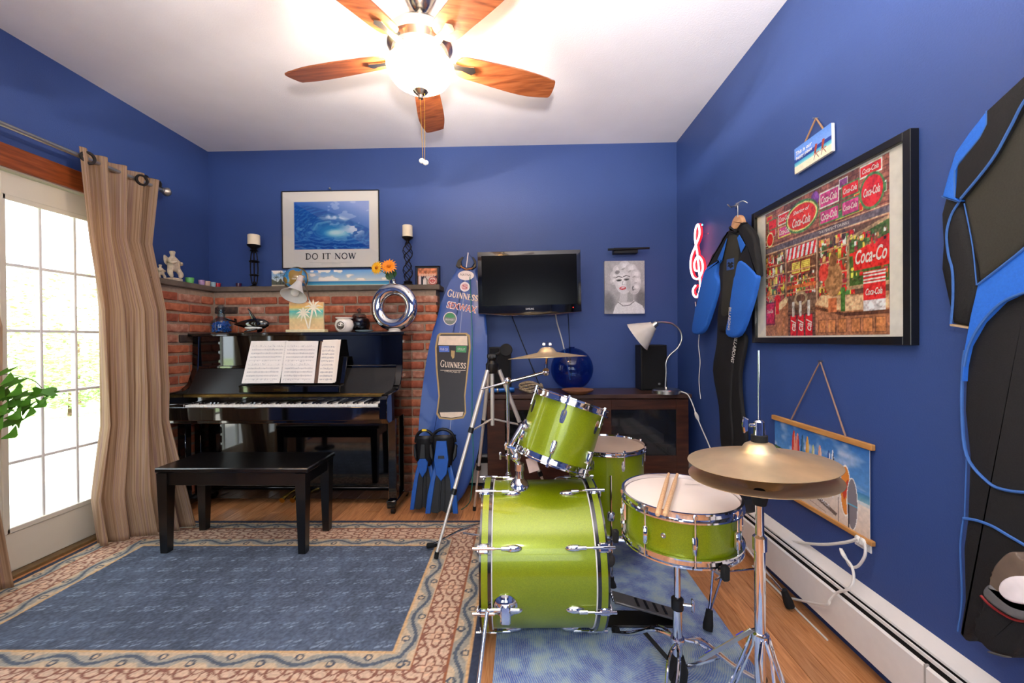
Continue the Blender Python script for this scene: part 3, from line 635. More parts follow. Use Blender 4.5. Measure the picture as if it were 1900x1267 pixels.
# ================================================================== things on the piano
def LT(u, Y, z=None): p = at(u, 616, Y=Y); return V((p.x, Y, LZ if z is None else z))
p = LT(411, 3.08); t = thing('glass_bottle', 'round glass bottle filled with blue pebbles on the piano', 'bottle', p); T = M.Translation(p)
MB(T).lathe([(.05, .0), (.066, .01), (.074, .05), (.066, .092), (.03, .118), (.025, .125), (.024, .165), (.03, .17), (.03, .176), (.022, .176), (.022, .12), (.06, .085), (.068, .05), (.06, .012), (.001, .008)], 32).build('glass', glass_mat('clear_glassware', (225, 238, 245)), t)
m = MB(T); BLU = mat('blue_pebbles', (48, 112, 196), .2, var=.4, scale=60, coat=1)
for k in range(170):
    z = random.uniform(.012, .088); R_ = (.066 if z < .06 else .055)*math.sqrt(random.random()); a = random.uniform(0, 2*PI); m.sph((R_*.9*math.cos(a), R_*.9*math.sin(a), z), (random.uniform(.006, .01), random.uniform(.006, .01), random.uniform(.005, .008)), 7, 5)
o = m.build('pebbles', BLU, t); o['kind'] = 'stuff'
MB(T).lathe([(.019, .15), (.019, .177), (.024, .185), (.026, .2), (.015, .212), (.001, .214)], 18).build('stopper', glass_mat('clear_glassware', (225, 238, 245)), t)
# orca
p = LT(468, 3.04); t = thing('orca_figurine', 'glossy black orca figurine beside the blue pebble bottle', 'figurine', p); T = M.Translation(p+V((0, 0, .066)))
ORC = mat('glossy_black', (8, 9, 10), .1, var=.1, coat=1)
m = MB(T); m.lathe([(.001, .13), (.018, .122), (.036, .095), (.046, .05), (.045, 0), (.034, -.05), (.018, -.1), (.008, -.128), (.004, -.135)], 24, M.Rotation(PI/2, 4, 'Y') @ M.Diagonal((.92, .8, 1, 1))); m.build('body', ORC, t)
MB(T).prism(smoothp([(-.0, .035), (-.025, .1), (-.028, .115), (.008, .07), (.028, .038)], 4), .01, .003, 2, fr((0, .005, 0), (1, 0, 0), (0, 0, 1))).build('dorsal_fin', ORC, t)
for s_ in (-1, 1):
    MB(T).prism(smoothp([(-.12, 0), (-.15, .025*s_), (-.175, .065*s_), (-.15, .055*s_), (-.125, .02*s_)], 4), .008, .002, 1, M.Translation(V((0, 0, .01))) @ M.Rotation(.5*s_, 4, 'X')).build('tail_fluke', ORC, t)
    MB(T).prism(smoothp([(.05, .02*s_), (.02, .03*s_), (-.01, .08*s_), (.02, .075*s_), (.055, .04*s_)], 4), .008, .002, 1, M.Translation(V((0, 0, -.03))) @ M.Rotation(-.4*s_, 4, 'X')).build('flipper', ORC, t)
MB(T).sph((.02, -.012, -.028), (.07, .022, .014), 16, 10).build('belly', mat('glossy_white', (225, 225, 222), .15, coat=1), t, label='white belly')
MB(T).sph((.088, -.03, .014), (.012, .004, .006), 10, 6).build('eye_patch', MATS['glossy_white'], t)
# palm plaque
Yp = 3.03; p = at(569, 612, Y=Yp); t = thing('palm_plaque', 'small sunset plaque with two white palm trees on the piano', 'plaque', (p.x, Yp, LZ))
x0, x1 = at(538, 590, Y=Yp).x, at(601, 590, Y=Yp).x; z1 = at(570, 561, Y=Yp).z; w_, h_ = x1-x0, z1-LZ-.02
MB().bb((x0-.018, Yp-.03, LZ), (x1+.018, Yp+.03, LZ+.022), .003).build('base', mat('pale_yellow_wood', (240, 225, 180), .5), t)
MB().bb((x0, Yp-.008, LZ+.021), (x1, Yp+.01, z1), .002).build('board', MATS['pale_yellow_wood'], t)
cv = Cv(w_, h_, 90, 70, (238, 196, 140)); cv.grad(0, h_*.4, (232, 196, 150), (216, 196, 140)); cv.grad(h_*.4, h_*.7, (214, 205, 150), (76, 190, 190)); cv.grad(h_*.7, h_*.8, (150, 205, 170), (240, 205, 130)); cv.grad(h_*.8, h_, (246, 206, 110), (240, 190, 140)); cv.noise(60, .04)
cv.build('print', fr((x0, Yp-.0088, LZ+.021), (1, 0, 0), (0, 0, 1)), t, PRINT)
m = MB(fr((x0, Yp-.009, LZ+.021), (1, 0, 0), (0, 0, 1)))
for bx, tx, ty, s_ in ((.56, .42, .58, .8), (.58, .72, .8, 1.0)):
    m.ribbon(smoothp([(bx*w_, .02*h_), ((bx*.6+tx*.4)*w_, ty*h_*.5), (tx*w_, ty*h_)], 5, False), .012*s_, .003)
    for k in range(9):
        a = 2*PI*k/9+.2; L = .068*s_; m.ribbon([(tx*w_, ty*h_), (tx*w_+L*.5*math.cos(a), ty*h_+L*.5*math.sin(a)+.008), (tx*w_+L*math.cos(a), ty*h_+L*math.sin(a)-.006)], [.008, .014, .002], .003+.0001*k)
m.build('palm_cutout', mat('cream_white', (246, 238, 215), .5), t, smooth=False)
# lamp with bell shade on the piano
p = LT(578, 3.12); t = thing('gooseneck_lamp', 'small white bell-shaded lamp bending over the palm plaque', 'lamp', p)
hd_ = at(545, 549, Y=2.92); ap = at(555, 523, Y=2.99)
WGL = mat('white_lamp_glass', (222, 220, 214), .35, var=.03)
L_ = (hd_-ap).length; TT = zto(ap, hd_-ap)
MB(TT).lathe([(.02, 0), (.026, .02), (.04, L_*.45), (.062, L_*.8), (.09, L_), (.086, L_), (.058, L_*.8), (.036, L_*.45), (.015, .02)], 32).build('lamp_shade', WGL, t)
MB(TT).sph((0, 0, L_*.72), (.03, .03, .036), 16, 10).build('bulb', mat('bulb_glass', (235, 230, 220), .2), t)
m = MB(TT); m.lathe([(.001, -.05), (.018, -.05), (.022, -.03), (.022, .01), (.012, .015)], 20); m.build('socket', mat('pinkish_white', (220, 205, 196), .4), t)
MB().tube(smoothp([tuple(p+V((0, 0, .01))), tuple(p+V((.02, 0, .1))), tuple(at(574, 556, Y=3.12)), tuple(at(566, 527, Y=3.05)), tuple(ap+V((0, .02, .0)))], 6, False), .006, 8).build('neck', STEEL, t)
MB(M.Translation(p)).lathe([(.05, 0), (.05, .012), (.01, .02)], 24).build('base', STEEL, t)
# oil burner, glass jar, dish
p = LT(639, 2.99); t = thing('oil_burner', 'white ceramic oil burner with cut-out front on the piano', 'oil burner', p); CER = mat('white_ceramic', (238, 232, 222), .2, var=.02, coat=.5)
MB(M.Translation(p)).lathe([(.04, 0), (.056, .015), (.066, .05), (.058, .082), (.045, .092), (.06, .1), (.062, .106), (.05, .1), (.001, .094)], 32).build('body', CER, t)
MB(zto(p+V((0, -.058, .045)), (0, -1, .05))).lathe([(.036, 0), (.036, .006), (.03, .012), (.03, .004), (.001, .004)], 24).build('opening_rim', CER, t)
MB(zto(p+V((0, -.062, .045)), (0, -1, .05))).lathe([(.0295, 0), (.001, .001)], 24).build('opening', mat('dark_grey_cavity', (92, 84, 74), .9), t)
for dx, dz in ((-.008, .055), (.012, .05), (-.004, .036), (.012, .032)): MB().sph(p+V((dx, -.066, dz)), (.005, .003, .006), 8, 6).build('star_hole', BLACK, t)
p = LT(667, 3.13); t = thing('glass_jar', 'dark glass candy jar with lid behind the white burner', 'jar', p)
MB(M.Translation(p)).lathe([(.05, 0), (.07, .02), (.08, .06), (.07, .1), (.05, .115), (.046, .115), (.066, .1), (.076, .06), (.066, .024), (.001, .01)], 32).build('glass', glass_mat('smoky_glass', (196, 200, 206)), t)
m = MB(M.Translation(p))
for k in range(40): a, r_ = random.uniform(0, 6.3), .052*math.sqrt(random.random()); m.sph((r_*math.cos(a), r_*math.sin(a), random.uniform(.02, .07)), .013, 8, 6)
o = m.build('stones', mat('dark_stones', (38, 36, 40), .2, var=.5, scale=40, coat=1), t); o['kind'] = 'stuff'
MB(M.Translation(p)).lathe([(.053, .115), (.05, .128), (.038, .14), (.012, .147), (.008, .155), (.016, .165), (.014, .178), (.001, .184)], 28).build('lid', glass_mat('smoky_glass', (196, 200, 206)), t)
p = LT(676, 3.0); tag(MB(M.Translation(p)).lathe([(.03, 0), (.055, .004), (.068, .013), (.062, .014), (.05, .008), (.001, .006)], 28).build('small_dish', mat('pale_blue_ceramic', (170, 200, 212), .25, coat=.5)), 'small pale blue oval dish beside the ring vase', 'dish')
# ring vase with flowers
p = LT(732, 3.04); t = thing('ring_vase', 'silver ring-shaped vase holding orange gerbera flowers', 'vase', p); RZ = .15; SIL = mat('mirror_silver', (215, 215, 218), .05, 1, var=.01)
n = 28; pr = [(.132+.046*math.cos(a), .036*math.sin(a)) for a in [2*PI*k/n for k in range(n)]]
MB(zto(p+V((0, 0, .182)), (-.12, -1, 0))).ring(pr, 64).build('ring_body', SIL, t)
MB(M.Translation(p)).lathe([(.05, 0), (.05, .006), (.02, .014), (.015, .03)], 24).build('foot', CER, t)
MB(M.Translation(p)).lathe([(.012, .345), (.011, .375), (.015, .385), (.011, .385), (.008, .35)], 18).build('neck', SIL, t)
GRN = mat('leaf_green', (40, 84, 34), .5, var=.3)
def gerbera(u, v, Y, r, colr, label, d, stem):
    c = at(u, v, Y=Y); f = thing('gerbera', label, 'flower', stem)
    T = zto(c, d); cm = mat('petal_%d' % colr[1], colr, .5, var=.2, scale=60)
    for k in range(34):
        a = 2*PI*k/17+.1*(k//17); L = r*random.uniform(.9, 1.05)*(1 if k < 17 else .68); MB(T @ M.Rotation(a, 4, 'Z')).add([(r*.15, -.004, .0), (L*.6, -r*.13, .006+.002*(k % 2)), (L, 0, -.004), (L*.6, r*.13, .006+.002*(k % 2)), (r*.15, .004, 0)], [[0, 1, 2, 3, 4]]).build('petal', cm, f, smooth=False)
    MB(T).sph((0, 0, .004), (r*.2, r*.2, .012), 14, 8).build('flower_head', mat('flower_eye', (196, 110, 20), .8, var=.4, scale=200), f)
    MB().tube(smoothp([tuple(stem), tuple((stem+c)/2+V((.01, .01, 0))), tuple(c-V(d).normalized()*.004)], 5, False), .0025, 6).build('stem', GRN, f)
sp = p+V((0, 0, .372))
gerbera(699, 497, 3.02, .058, (250, 180, 30), 'yellow gerbera, left of the two flowers in the ring vase', (-.35, -1, .1), sp+V((-.0045, 0, 0)))
gerbera(721, 494, 3.0, .066, (250, 140, 20), 'orange gerbera, right of the two flowers in the ring vase', (.15, -1, .35), sp+V((.0045, 0, 0)))
t2 = thing('leaf_sprig', 'dark green leaf sprig under the gerberas in the ring vase', 'leaves', sp)
for du, dv, s_ in ((718, 508, .05), (726, 512, .05), (732, 506, .045), (722, 516, .04)):
    c = at(du, dv, Y=3.03); d = c-sp; MB(fr(sp+V((0, .006, 0))+d*.45, d.cross(V((0, -1, .3))), d)).prism([(0, 0), (.014, .02), (.016, .035), (0, s_+.02), (-.016, .035), (-.014, .02)], .001).build('leaf', GRN, t2)

# ================================================================== things on the ledge
EZ = 1.6325; LY = 3.315
def LE(u, Y=LY): q = at(u, 530, Y=Y); return V((q.x, Y, EZ))
CAND = mat('candle_wax', (240, 226, 200), .5, var=.03)
def candle(T, r, h, par):
    MB(T).lathe([(r, 0), (r, h-.004), (r-.004, h), (r*.6, h-.004), (.001, h-.005)], 24).build('candle', CAND, par); MB(T).cyl((0, 0, h-.006), (0, 0, h+.012), .0015, n=6).build('wick', BLACK, par)
p = LE(472); t = thing('candle_holder', 'shorter dark iron candle holder with cream candle left of poster', 'candle holder', p); T = M.Translation(p); Ht = at(472, 455, Y=LY).z-EZ
m = MB(T); m.lathe([(.05, 0), (.05, .006), (.02, .02), (.012, .03), (.012, .05)], 24); m.lathe([(.01, Ht-.06), (.03, Ht-.045), (.02, Ht-.03), (.048, Ht-.008), (.052, Ht), (.04, Ht), (.01, Ht-.008)], 24); m.build('base', IRON, t)
m = MB(T)
for k in range(6): a0 = k*PI/3; m.tube([(.03*math.cos(a0)*(.55+.45*math.sin(PI*q/10)**.7), .03*math.sin(a0)*(.55+.45*math.sin(PI*q/10)**.7), .03+(Ht-.08)*q/10) for q in range(11)], .004, 6)
m.ring([(.034+.006*math.cos(a), .006*math.sin(a)) for a in (0, 1.57, 3.14, 4.71)], 24, M.Translation(V((0, 0, Ht*.62)))); m.ring([(.03+.005*math.cos(a), .005*math.sin(a)) for a in (0, 1.57, 3.14, 4.71)], 24, M.Translation(V((0, 0, Ht*.3)))); m.build('stem_cage', IRON, t)
candle(M.Translation(p+V((0, 0, Ht-.004))), .045, .088, t)
p = LE(757); t = thing('candle_holder', 'taller twisted wire candle holder with cream candle right of poster', 'candle holder', p); T = M.Translation(p); Ht = at(757, 440, Y=LY).z-EZ
m = MB(T); m.lathe([(.05, 0), (.052, .01), (.03, .022), (.035, .035), (.014, .045)], 24); m.lathe([(.01, Ht-.05), (.014, Ht-.03), (.04, Ht-.01), (.045, Ht), (.035, Ht), (.01, Ht-.008)], 24); m.build('base', IRON, t)
m = MB(T)
for k in range(6):
    a0 = k*PI/3; s_ = 1 if k % 2 else -1; m.tube([((.012+.026*abs(math.sin(PI*q/14))**.8)*math.cos(a0+s_*q*.3), (.012+.026*abs(math.sin(PI*q/14))**.8)*math.sin(a0+s_*q*.3), .04+(Ht-.08)*q/28) for q in range(29)], .003, 6)
m.build('stem_cage', IRON, t); candle(M.Translation(p+V((0, 0, Ht-.004))), .04, .098, t)
# globe
p = LE(548, 3.24); gc = at(549, 518, Y=3.24); t = thing('desk_globe', 'small blue and brown globe behind the bell-shaded lamp', 'globe', p)
gm = ramp_mat('globe_map', [(.42, (58, 128, 184)), (.52, (70, 150, 196)), (.55, (150, 120, 60)), (.7, (90, 110, 60))], 7, rough=.2, bump=0, coat=.6); gm.node_tree.nodes['Color Ramp'].color_ramp.interpolation = 'CONSTANT'
MB().sph(gc, .09, 28, 18).build('sphere', gm, t); m = MB(); m.lathe([(.024, 0), (.024, .006), (.012, .01)], 24, M.Translation(V((gc.x, gc.y+.01, EZ)))); m.ring([(.096+.004*math.cos(a), .004*math.sin(a)) for a in (0, 1.57, 3.14, 4.71)], 36, zto(gc, (0, -1, .1))); m.build('stand', BRASS, t)
# cups and cherubs on the side ledge
def cup(u, v, Y, col, lab, r=.022, h=.05):
    X = XL+.09; q = at(u, v, Y=Y) if Y else None; pz = V((at(u, v, X=X).x, at(u, v, X=X).y, EZ)) if Y is None else V((q.x, Y, EZ))
    m = mat('cup_'+lab.split()[0], col, .25, var=.1, scale=60, coat=.5)
    tag(MB(M.Translation(pz)).lathe([(r*.8, 0), (r, h*.6), (r*1.08, h), (r*.92, h), (r*.7, .006), (.001, .006)], 22).build('votive_cup', m), lab, 'cup', 'small cups on the side ledge')
cup(352, 520, None, (112, 196, 110), 'green small cup, leftmost on the brick side ledge', .027, .052); cup(374, 525, None, (190, 150, 190), 'lilac striped small cup on the side ledge beside the green one', .022)
cup(384, 526, None, (220, 184, 160), 'cream pink small cup, third along the side ledge', .024); cup(395, 528, None, (170, 200, 205), 'pale blue small cup near the ledge corner', .02); cup(404, 530, None, (190, 40, 50), 'red small cup in the corner of the ledge', .02)
cup(443, 530, 3.33, (70, 30, 60), 'dark plum small cup left of the shorter candle holder', .02, .04)
def cherub(u, label, s_, off):
    q = at(u, 515, X=XL+.1); p = V((XL+.1+off, q.y, EZ)); t = thing('cherub_statue', label, 'statue', p, 'cherub statues'); T = M.Translation(p) @ M.Diagonal((s_, s_, s_, 1)); ST = mat('aged_plaster', (206, 190, 166), .8, var=.2, scale=40, bump=.3)
    MB(T).box((0, 0, .012), (.07, .08, .024), .004).build('plinth', ST, t)
    bm_ = bpy.data.meshes.new('sk'); vs = [(0, 0, .085), (0, 0, .13), (0, -.005, .155), (0, -.008, .182), (.0, -.012, .222), (-.005, .028, .09), (-.02, .045, .05), (-.02, .03, .025), (.0, -.028, .09), (-.015, -.05, .06), (-.015, -.03, .026), (0, .035, .15), (-.022, .045, .125), (-.04, .02, .14), (0, -.038, .15), (-.025, -.048, .125), (-.045, -.02, .14)]
    ed = [(0, 1), (1, 2), (2, 3), (3, 4), (0, 5), (5, 6), (6, 7), (0, 8), (8, 9), (9, 10), (2, 11), (11, 12), (12, 13), (2, 14), (14, 15), (15, 16)]; rr = [.034, .031, .022, .011, .026, .02, .018, .012, .02, .018, .012, .013, .011, .009, .013, .011, .009]
    vs = [tuple(T.to_3x3() @ V((-q[0], q[1], q[2]))) for q in vs]; bm_.from_pydata(vs, ed, []); bm_.materials.append(ST); bm_.skin_vertices.new() if hasattr(bm_.skin_vertices, 'new') else None
    o = link(bm_, 'figure', p, t); md_ = o.modifiers.new('skin', 'SKIN'); sk = o.data.skin_vertices[0].data
    for k, r_ in enumerate(rr): sk[k].radius = (r_*s_, r_*s_); sk[k].use_root = (k == 0)
    o.modifiers.new('smooth', 'SUBSURF').levels = 2; o.modifiers['smooth'].render_levels = 2
    for sd in (-1, 1): MB(T).prism(smoothp([(.0, .15), (.02*sd+.01*sd, .175), (.05*sd, .18), (.045*sd, .13), (.015*sd, .115)], 3), .008, .002, 1, fr((-.03, 0, 0), (0, 1, 0), (0, 0, 1))).build('wing', ST, t)
cherub(320, 'larger plaster cherub statue at the end of the side ledge', 1.0, .01)
cherub(304, 'smaller plaster cherub statue beside the larger one on the ledge', .5, -.02)

# ---- posters over the ledge
def frame(t, T, w_, h_, b, d, m, name='frame'):
    for a, c in (((-w_/2, -h_/2, 0), (-w_/2+b, h_/2, d)), ((w_/2-b, -h_/2, 0), (w_/2, h_/2, d)), ((-w_/2+b, -h_/2, 0), (w_/2-b, -h_/2+b, d)), ((-w_/2+b, h_/2-b, 0), (w_/2-b, h_/2, d))):
        MB(T).bb(a, c, .0015).build(name, m, t, smooth=False)
    MB(T).bb((-w_/2+b*.5, -h_/2+b*.5, .001), (w_/2-b*.5, h_/2-b*.5, d*.45)).build('backing', PAPER, t, smooth=False)
y = YW-.003; A, B, C_ = at(523, 356, Y=y), at(703, 355, Y=y), at(526, 499, Y=y); w_, h_ = B.x-A.x, A.z-C_.z; c = V(((A.x+B.x)/2+.004, y, (A.z+C_.z)/2)); T = fr(c, (1, 0, 0), (0, 0, 1))
t = thing('wave_poster', 'framed ocean wave poster reading DO IT NOW on the back wall', 'poster', c)
frame(t, T, w_, h_, .006, .018, BLACK)
cv = Cv(w_-.012, h_-.012, 230, 185, (232, 222, 216)); W_, H_ = cv.W, cv.H
ix0, ix1, iy0, iy1 = W_*.118, W_*.9, H_*.24, H_*.865; cv.rect(ix0-.004, iy0-.004, ix1+.004, iy1+.004, (214, 210, 214))
X, Y_ = (cv.x-ix0)/(ix1-ix0), (cv.y-iy0)/(iy1-iy0); ins = (X >= 0) & (X <= 1) & (Y_ >= 0) & (Y_ <= 1)
def lay(mask, col, a=1.): cv.put(np.clip(mask, 0, 1)*ins*a, col)
lay(ins*1., (40, 98, 186)); lay(np.clip((X*.75+Y_-.95)*1.6, 0, 1), (150, 168, 226)); nz = vnoise(X*9, Y_*9)+.5*vnoise(X*22, Y_*22)
crest = .95-.1*X-.55*np.clip(X-.2, 0, 1)**1.3
below = np.clip((crest-Y_)*30, 0, 1); lay(below, (30, 92, 178)); ang = np.arctan2(Y_-.40, X-.52); rad = np.hypot((X-.52), (Y_-.40)*1.35)
lay(below*(np.sin(rad*60+4*nz+ang*3) > .35)*.45, (70, 140, 206)); lay(below*(rad > .36)*(X < .55)*(np.sin(rad*95-nz*4) > .55)*.5, (18, 66, 150))
eye = np.clip(1.15-np.hypot((X-.55)/.27, (Y_-.38)/.2), 0, 1); lay(eye*below*1.6, (46, 134, 200)); lay(np.clip(1-np.hypot((X-.58)/.2, (Y_-.34)/.11), 0, 1)*2, (150, 208, 230)); lay(np.clip(1-np.hypot((X-.56)/.12, (Y_-.35)/.06), 0, 1)*1.5, (206, 232, 240))
lip = np.abs(Y_-(.66-.42*(X-.36)+.1*np.sin((X-.36)*6))); lay(np.clip(1-lip/.07, 0, 1)*np.clip((X-.3)*6, 0, 1)*(X < .9)*np.clip(nz*1.5+.5, 0, 1), (220, 230, 246))
spray = np.clip(1-np.hypot((X-.8)/.22, (Y_-.42)/.2), 0, 1); lay(spray*(nz > -.1)*1.3, (214, 222, 244)); lay(((nz > .3) & (Y_ > .5) & (X > .45))*.35, (226, 230, 250))
lay(np.clip(1-np.abs(rad-.25+.03*nz)/.05, 0, 1)*(np.abs(ang-2.6) < .9)*.7, (120, 184, 222))
lay((Y_ < .16+.05*np.sin(X*4+1))*1., (20, 74, 160)); lay(((Y_ < .26) & (np.sin(Y_*80+nz*3+X*5) > .45))*.5, (80, 146, 214)); lay(((nz > .75) & (Y_ < .55))*.4, (130, 184, 226))
cv.build('print', T @ M.Translation(V((-W_/2, -H_/2, .0088))), t, PRINTG)
MB(T).bb((-W_/2, -H_/2, .0125), (W_/2, H_/2, .014)).build('glazing', PANE, t, smooth=False)
serif('DO IT NOW', T @ M.Translation(V((0, -h_*.345, .0088))), h_*.075, mat('print_black', (40, 36, 38), .6), t, w_*.52)
MB(T).bb((-w_*.22, -h_*.425, .009), (w_*.22, -h_*.4225, .0092)).build('caption_line', mat('print_grey', (150, 144, 144), .6), t, smooth=False)
MB(T).bb((-w_*.1, -h_*.443, .009), (w_*.1, -h_*.4405, .0092)).build('caption_line', MATS['print_grey'], t, smooth=False)
m = MB(); q = at(614, 351, Y=YW); m.cyl((q.x, YW, q.z), (q.x, YW-.02, q.z), .005); m.sph((q.x, YW-.022, q.z), .008, 10, 6); m.build('nail', STEEL, t)
# panorama canvas standing on the ledge
y = 3.345; x0, x1 = at(504, 520, Y=y).x, at(722, 520, Y=y).x; z1 = at(600, 501, Y=y).z; w_, h_ = x1-x0, z1-EZ
t = thing('beach_panorama', 'long narrow beach panorama canvas standing on the ledge', 'picture', ((x0+x1)/2, y+.01, EZ))
MB().bb((x0, y, EZ), (x1, y+.02, z1), .002).build('canvas', PAPER, t, smooth=False)
cv = Cv(w_, h_, 240, 44, (120, 176, 224)); cv.grad(h_*.35, h_, (214, 218, 214), (104, 164, 222)); n1 = vnoise(cv.x*12, cv.y*30)+.5*vnoise(cv.x*30, cv.y*60)
cv.put(np.clip((n1-.1)*2, 0, 1)*((cv.y > h_*.38) & (cv.y < h_*.85)), (238, 214, 190)); cv.put(((n1 > .45) & (cv.y > h_*.4))*1., (250, 240, 228)); cv.rect(0, 0, w_, h_*.14, (214, 200, 170)); cv.grad(h_*.14, h_*.36, (110, 196, 214), (38, 116, 176))
cv.put(((cv.x < w_*.16) & (cv.y < h_*(.5-.3*cv.x/w_*3+.12*vnoise(cv.x*40, cv.y*3))))*1., (92, 96, 82)); cv.put(((cv.x < w_*.2) & (cv.y < h_*.2))*1., (196, 182, 156))
for px_, ph_ in ((.04, .62), (.075, .85), (.1, .7)):
    cv.line([(w_*px_, h_*.2), (w_*px_*1.05, h_*ph_)], .003, (60, 58, 50))
    for a in range(8): cv.line([(w_*px_*1.05, h_*ph_), (w_*px_*1.05+.024*math.cos(a*.8), h_*ph_+.014*math.sin(a*.8))], .003, (52, 64, 48))
cv.build('print', fr((x0, y-.0006, EZ), (1, 0, 0), (0, 0, 1)), t, PRINT)
# photo frame and trinkets on the right end of the ledge
y = 3.33; A, B = at(771, 494, Y=y), at(815, 530, Y=y); w_, h_ = B.x-A.x, A.z-EZ; c = V(((A.x+B.x)/2, y, EZ+h_/2)); T = fr(c, (1, 0, 0), (0, 0, 1))
t = thing('photo_frame', 'dark wire photo frame with group picture on the ledge end', 'photo frame', (c.x, y, EZ)); m = MB(T)
for s_ in (0, .035):
    m.tube([(-w_/2, -h_/2+.004, -s_), (w_/2, -h_/2+.004, -s_), (w_/2, h_/2, -s_), (-w_/2, h_/2, -s_)], .004, 6, True)
for sx in (-1, 1):
    for sz in (-1, 1): m.tube([(sx*w_/2, sz*h_/2+(.004 if sz < 0 else 0), 0), (sx*w_/2, sz*h_/2+(.004 if sz < 0 else 0), -.035)], .004, 6)
m.build('wire_frame', IRON, t); pw, ph_ = w_*.82, h_*.8; cv = Cv(pw, ph_, 46, 36, (120, 60, 40)); cv.noise(30, .5); r = random.Random(4)
cv.rect(0, ph_*.55, pw, ph_, (196, 120, 84)); cv.noise(50, .3)
for k in range(7): xx = pw*(.1+.13*k); cv.rect(xx-.012, 0, xx+.012, ph_*.5, r.choice(((60, 40, 60), (220, 200, 200), (40, 40, 50), (210, 190, 180)))); cv.ell(xx, ph_*.58, .01, .012, (226, 176, 150))
cv.build('print', T @ M.Translation(V((-pw/2, -ph_/2, -.0045))), t, PRINTG); MB(T).bb((-pw/2-.01, -h_/2+.004, -.012), (pw/2+.01, ph_/2+.01, -.005)).build('mount', BLACK, t, smooth=False)
p = LE(789, 3.275); t = thing('beach_hut_model', 'tiny white wooden hut in front of the photo frame', 'ornament', p); T = M.Translation(p)
MB(T).prism([(-.014, 0), (.014, 0), (.014, .04), (0, .062), (-.014, .04)], .024, 0, 1, fr((0, .012, 0), (1, 0, 0), (0, 0, 1))).build('hut_body', mat('driftwood_white', (214, 204, 196), .8), t, smooth=False)
for sx in (-1, 1): MB(T).box((0, 0, 0), (.028, .03, .003), 0, M.Translation(V((sx*.009, 0, .053))) @ M.Rotation(sx*.98, 4, 'Y')).build('roof', mat('grey_roof', (150, 140, 136), .8), t, smooth=False)
p = LE(803, 3.275); t = thing('round_ornament', 'round red and white ornament in front of the photo frame', 'ornament', p)
MB(zto(p+V((0, 0, .034)), (0, -1, 0))).lathe([(.034, -.004), (.034, .004), (.03, .006), (.001, .006)], 28).build('disc', mat('ornament_white', (224, 190, 180), .4), t)
m = MB(zto(p+V((0, 0, .034)), (0, -1, 0)))
for r_ in (.029, .013): m.ring([(r_+.003*math.cos(a), .0065+.002*math.sin(a)) for a in (0, 1.57, 3.14, 4.71)], 24)
m.bb((-.022, -.004, .006), (.022, .004, .008)); m.build('red_bands', mat('ornament_red', (196, 60, 52), .4), t)
# ================================================================== SURFBOARD
pB, pT = at(822, 937, Y=2.96), at(869, 474, Y=3.295); pB.z = .012
yb = (pT-pB); LB = yb.length; yb.normalize(); xb = V((1, 0, 0)); xb = (xb-yb*xb.dot(yb)).normalized(); TB = fr(pB, xb, yb); nb = TB.to_3x3() @ V((0, 0, 1)); TBi = TB.inverted()
def bd(u, v, off=.031):
    d = CF+(u-950)/FPX*CR+(633.5-v)/FPX*CU; o = pB+nb*off; q = EYE+d*((o-EYE).dot(nb)/d.dot(nb)); l = TBi @ q; return (l.x, l.y)
t = thing('surfboard', 'tall blue surfboard with beer stickers leaning in the corner beside the piano', 'surfboard', pB)
SB = mat('surfboard_blue', (42, 78, 150), .4, var=.08, scale=5, coat=.15)
hw = [(0, .065), (.02, .11), (.06, .155), (.14, .2), (.26, .23), (.4, .238), (.55, .23), (.7, .2), (.82, .15), (.9, .102), (.96, .051), (1, .004)]
right = smoothp([(b, a*LB) for a, b in hw], 4, False); poly = right+[(-a, b) for a, b in right[::-1]]
MB(TB).prism(poly, .06, .022, 3, z0=-.03).build('board', SB, t)
st = MB(TB); st.ribbon([(0, .03), (0, LB*.97)], .004, .0304); st.build('stringer', mat('stringer_pale', (150, 160, 190), .4), t, smooth=False)
def decal(pts, m, z=.0308, name='sticker', sm=0, lab=None):
    P = [bd(*p) for p in pts]; P = smoothp(P, 5) if sm else P; return MB(TB).prism(P, .0004, z0=z).build(name, m, t, smooth=False, label=lab)
def circ(u, v, ru, rv, n=24): return [(u+ru*math.cos(2*PI*k/n), v+rv*math.sin(2*PI*k/n)) for k in range(n)]
STW = mat('sticker_white', (226, 214, 214), .4); GOLD = mat('sticker_gold', (176, 146, 92), .4); CREAM = mat('sticker_cream', (226, 206, 184), .4); STOUT = mat('sticker_stout', (34, 28, 30), .4); STR = mat('sticker_red', (170, 70, 70), .4); STG = mat('sticker_green', (60, 140, 84), .4); STB = mat('sticker_blue', (70, 104, 190), .4)
def btx(s, u, v, wpx, hpx, m, z=.0316, **k):
    a, b = bd(u-wpx/2, v), bd(u+wpx/2, v); c = bd(u, v); w_ = b[0]-a[0]; h_ = abs(bd(u, v-hpx/2)[1]-bd(u, v+hpx/2)[1]); T = TB @ M.Translation(V((c[0], c[1], z)))
    return T, h_, w_
decal(circ(864.5, 511, 15, 9), STW); T, h_, w_ = btx('', 864, 510, 20, 4, 0); text('NATIVE', T, h_, STOUT, t, w_)
decal(circ(862.5, 532, 9, 9), STW); T, h_, w_ = btx('', 862.5, 532, 10, 8, 0); text('S', T, h_, STR, t, w_); decal(circ(862.5, 532, 6.5, 6.5), mat('sticker_pink', (206, 170, 180), .4), .0311)
T, h_, w_ = btx('', 858, 549, 57, 10.5, 0); T = T @ M.Rotation(-.1, 4, 'Z'); serif('GUINNESS', T, h_, CREAM, t, w_, stroke=.2, caps=1.25)
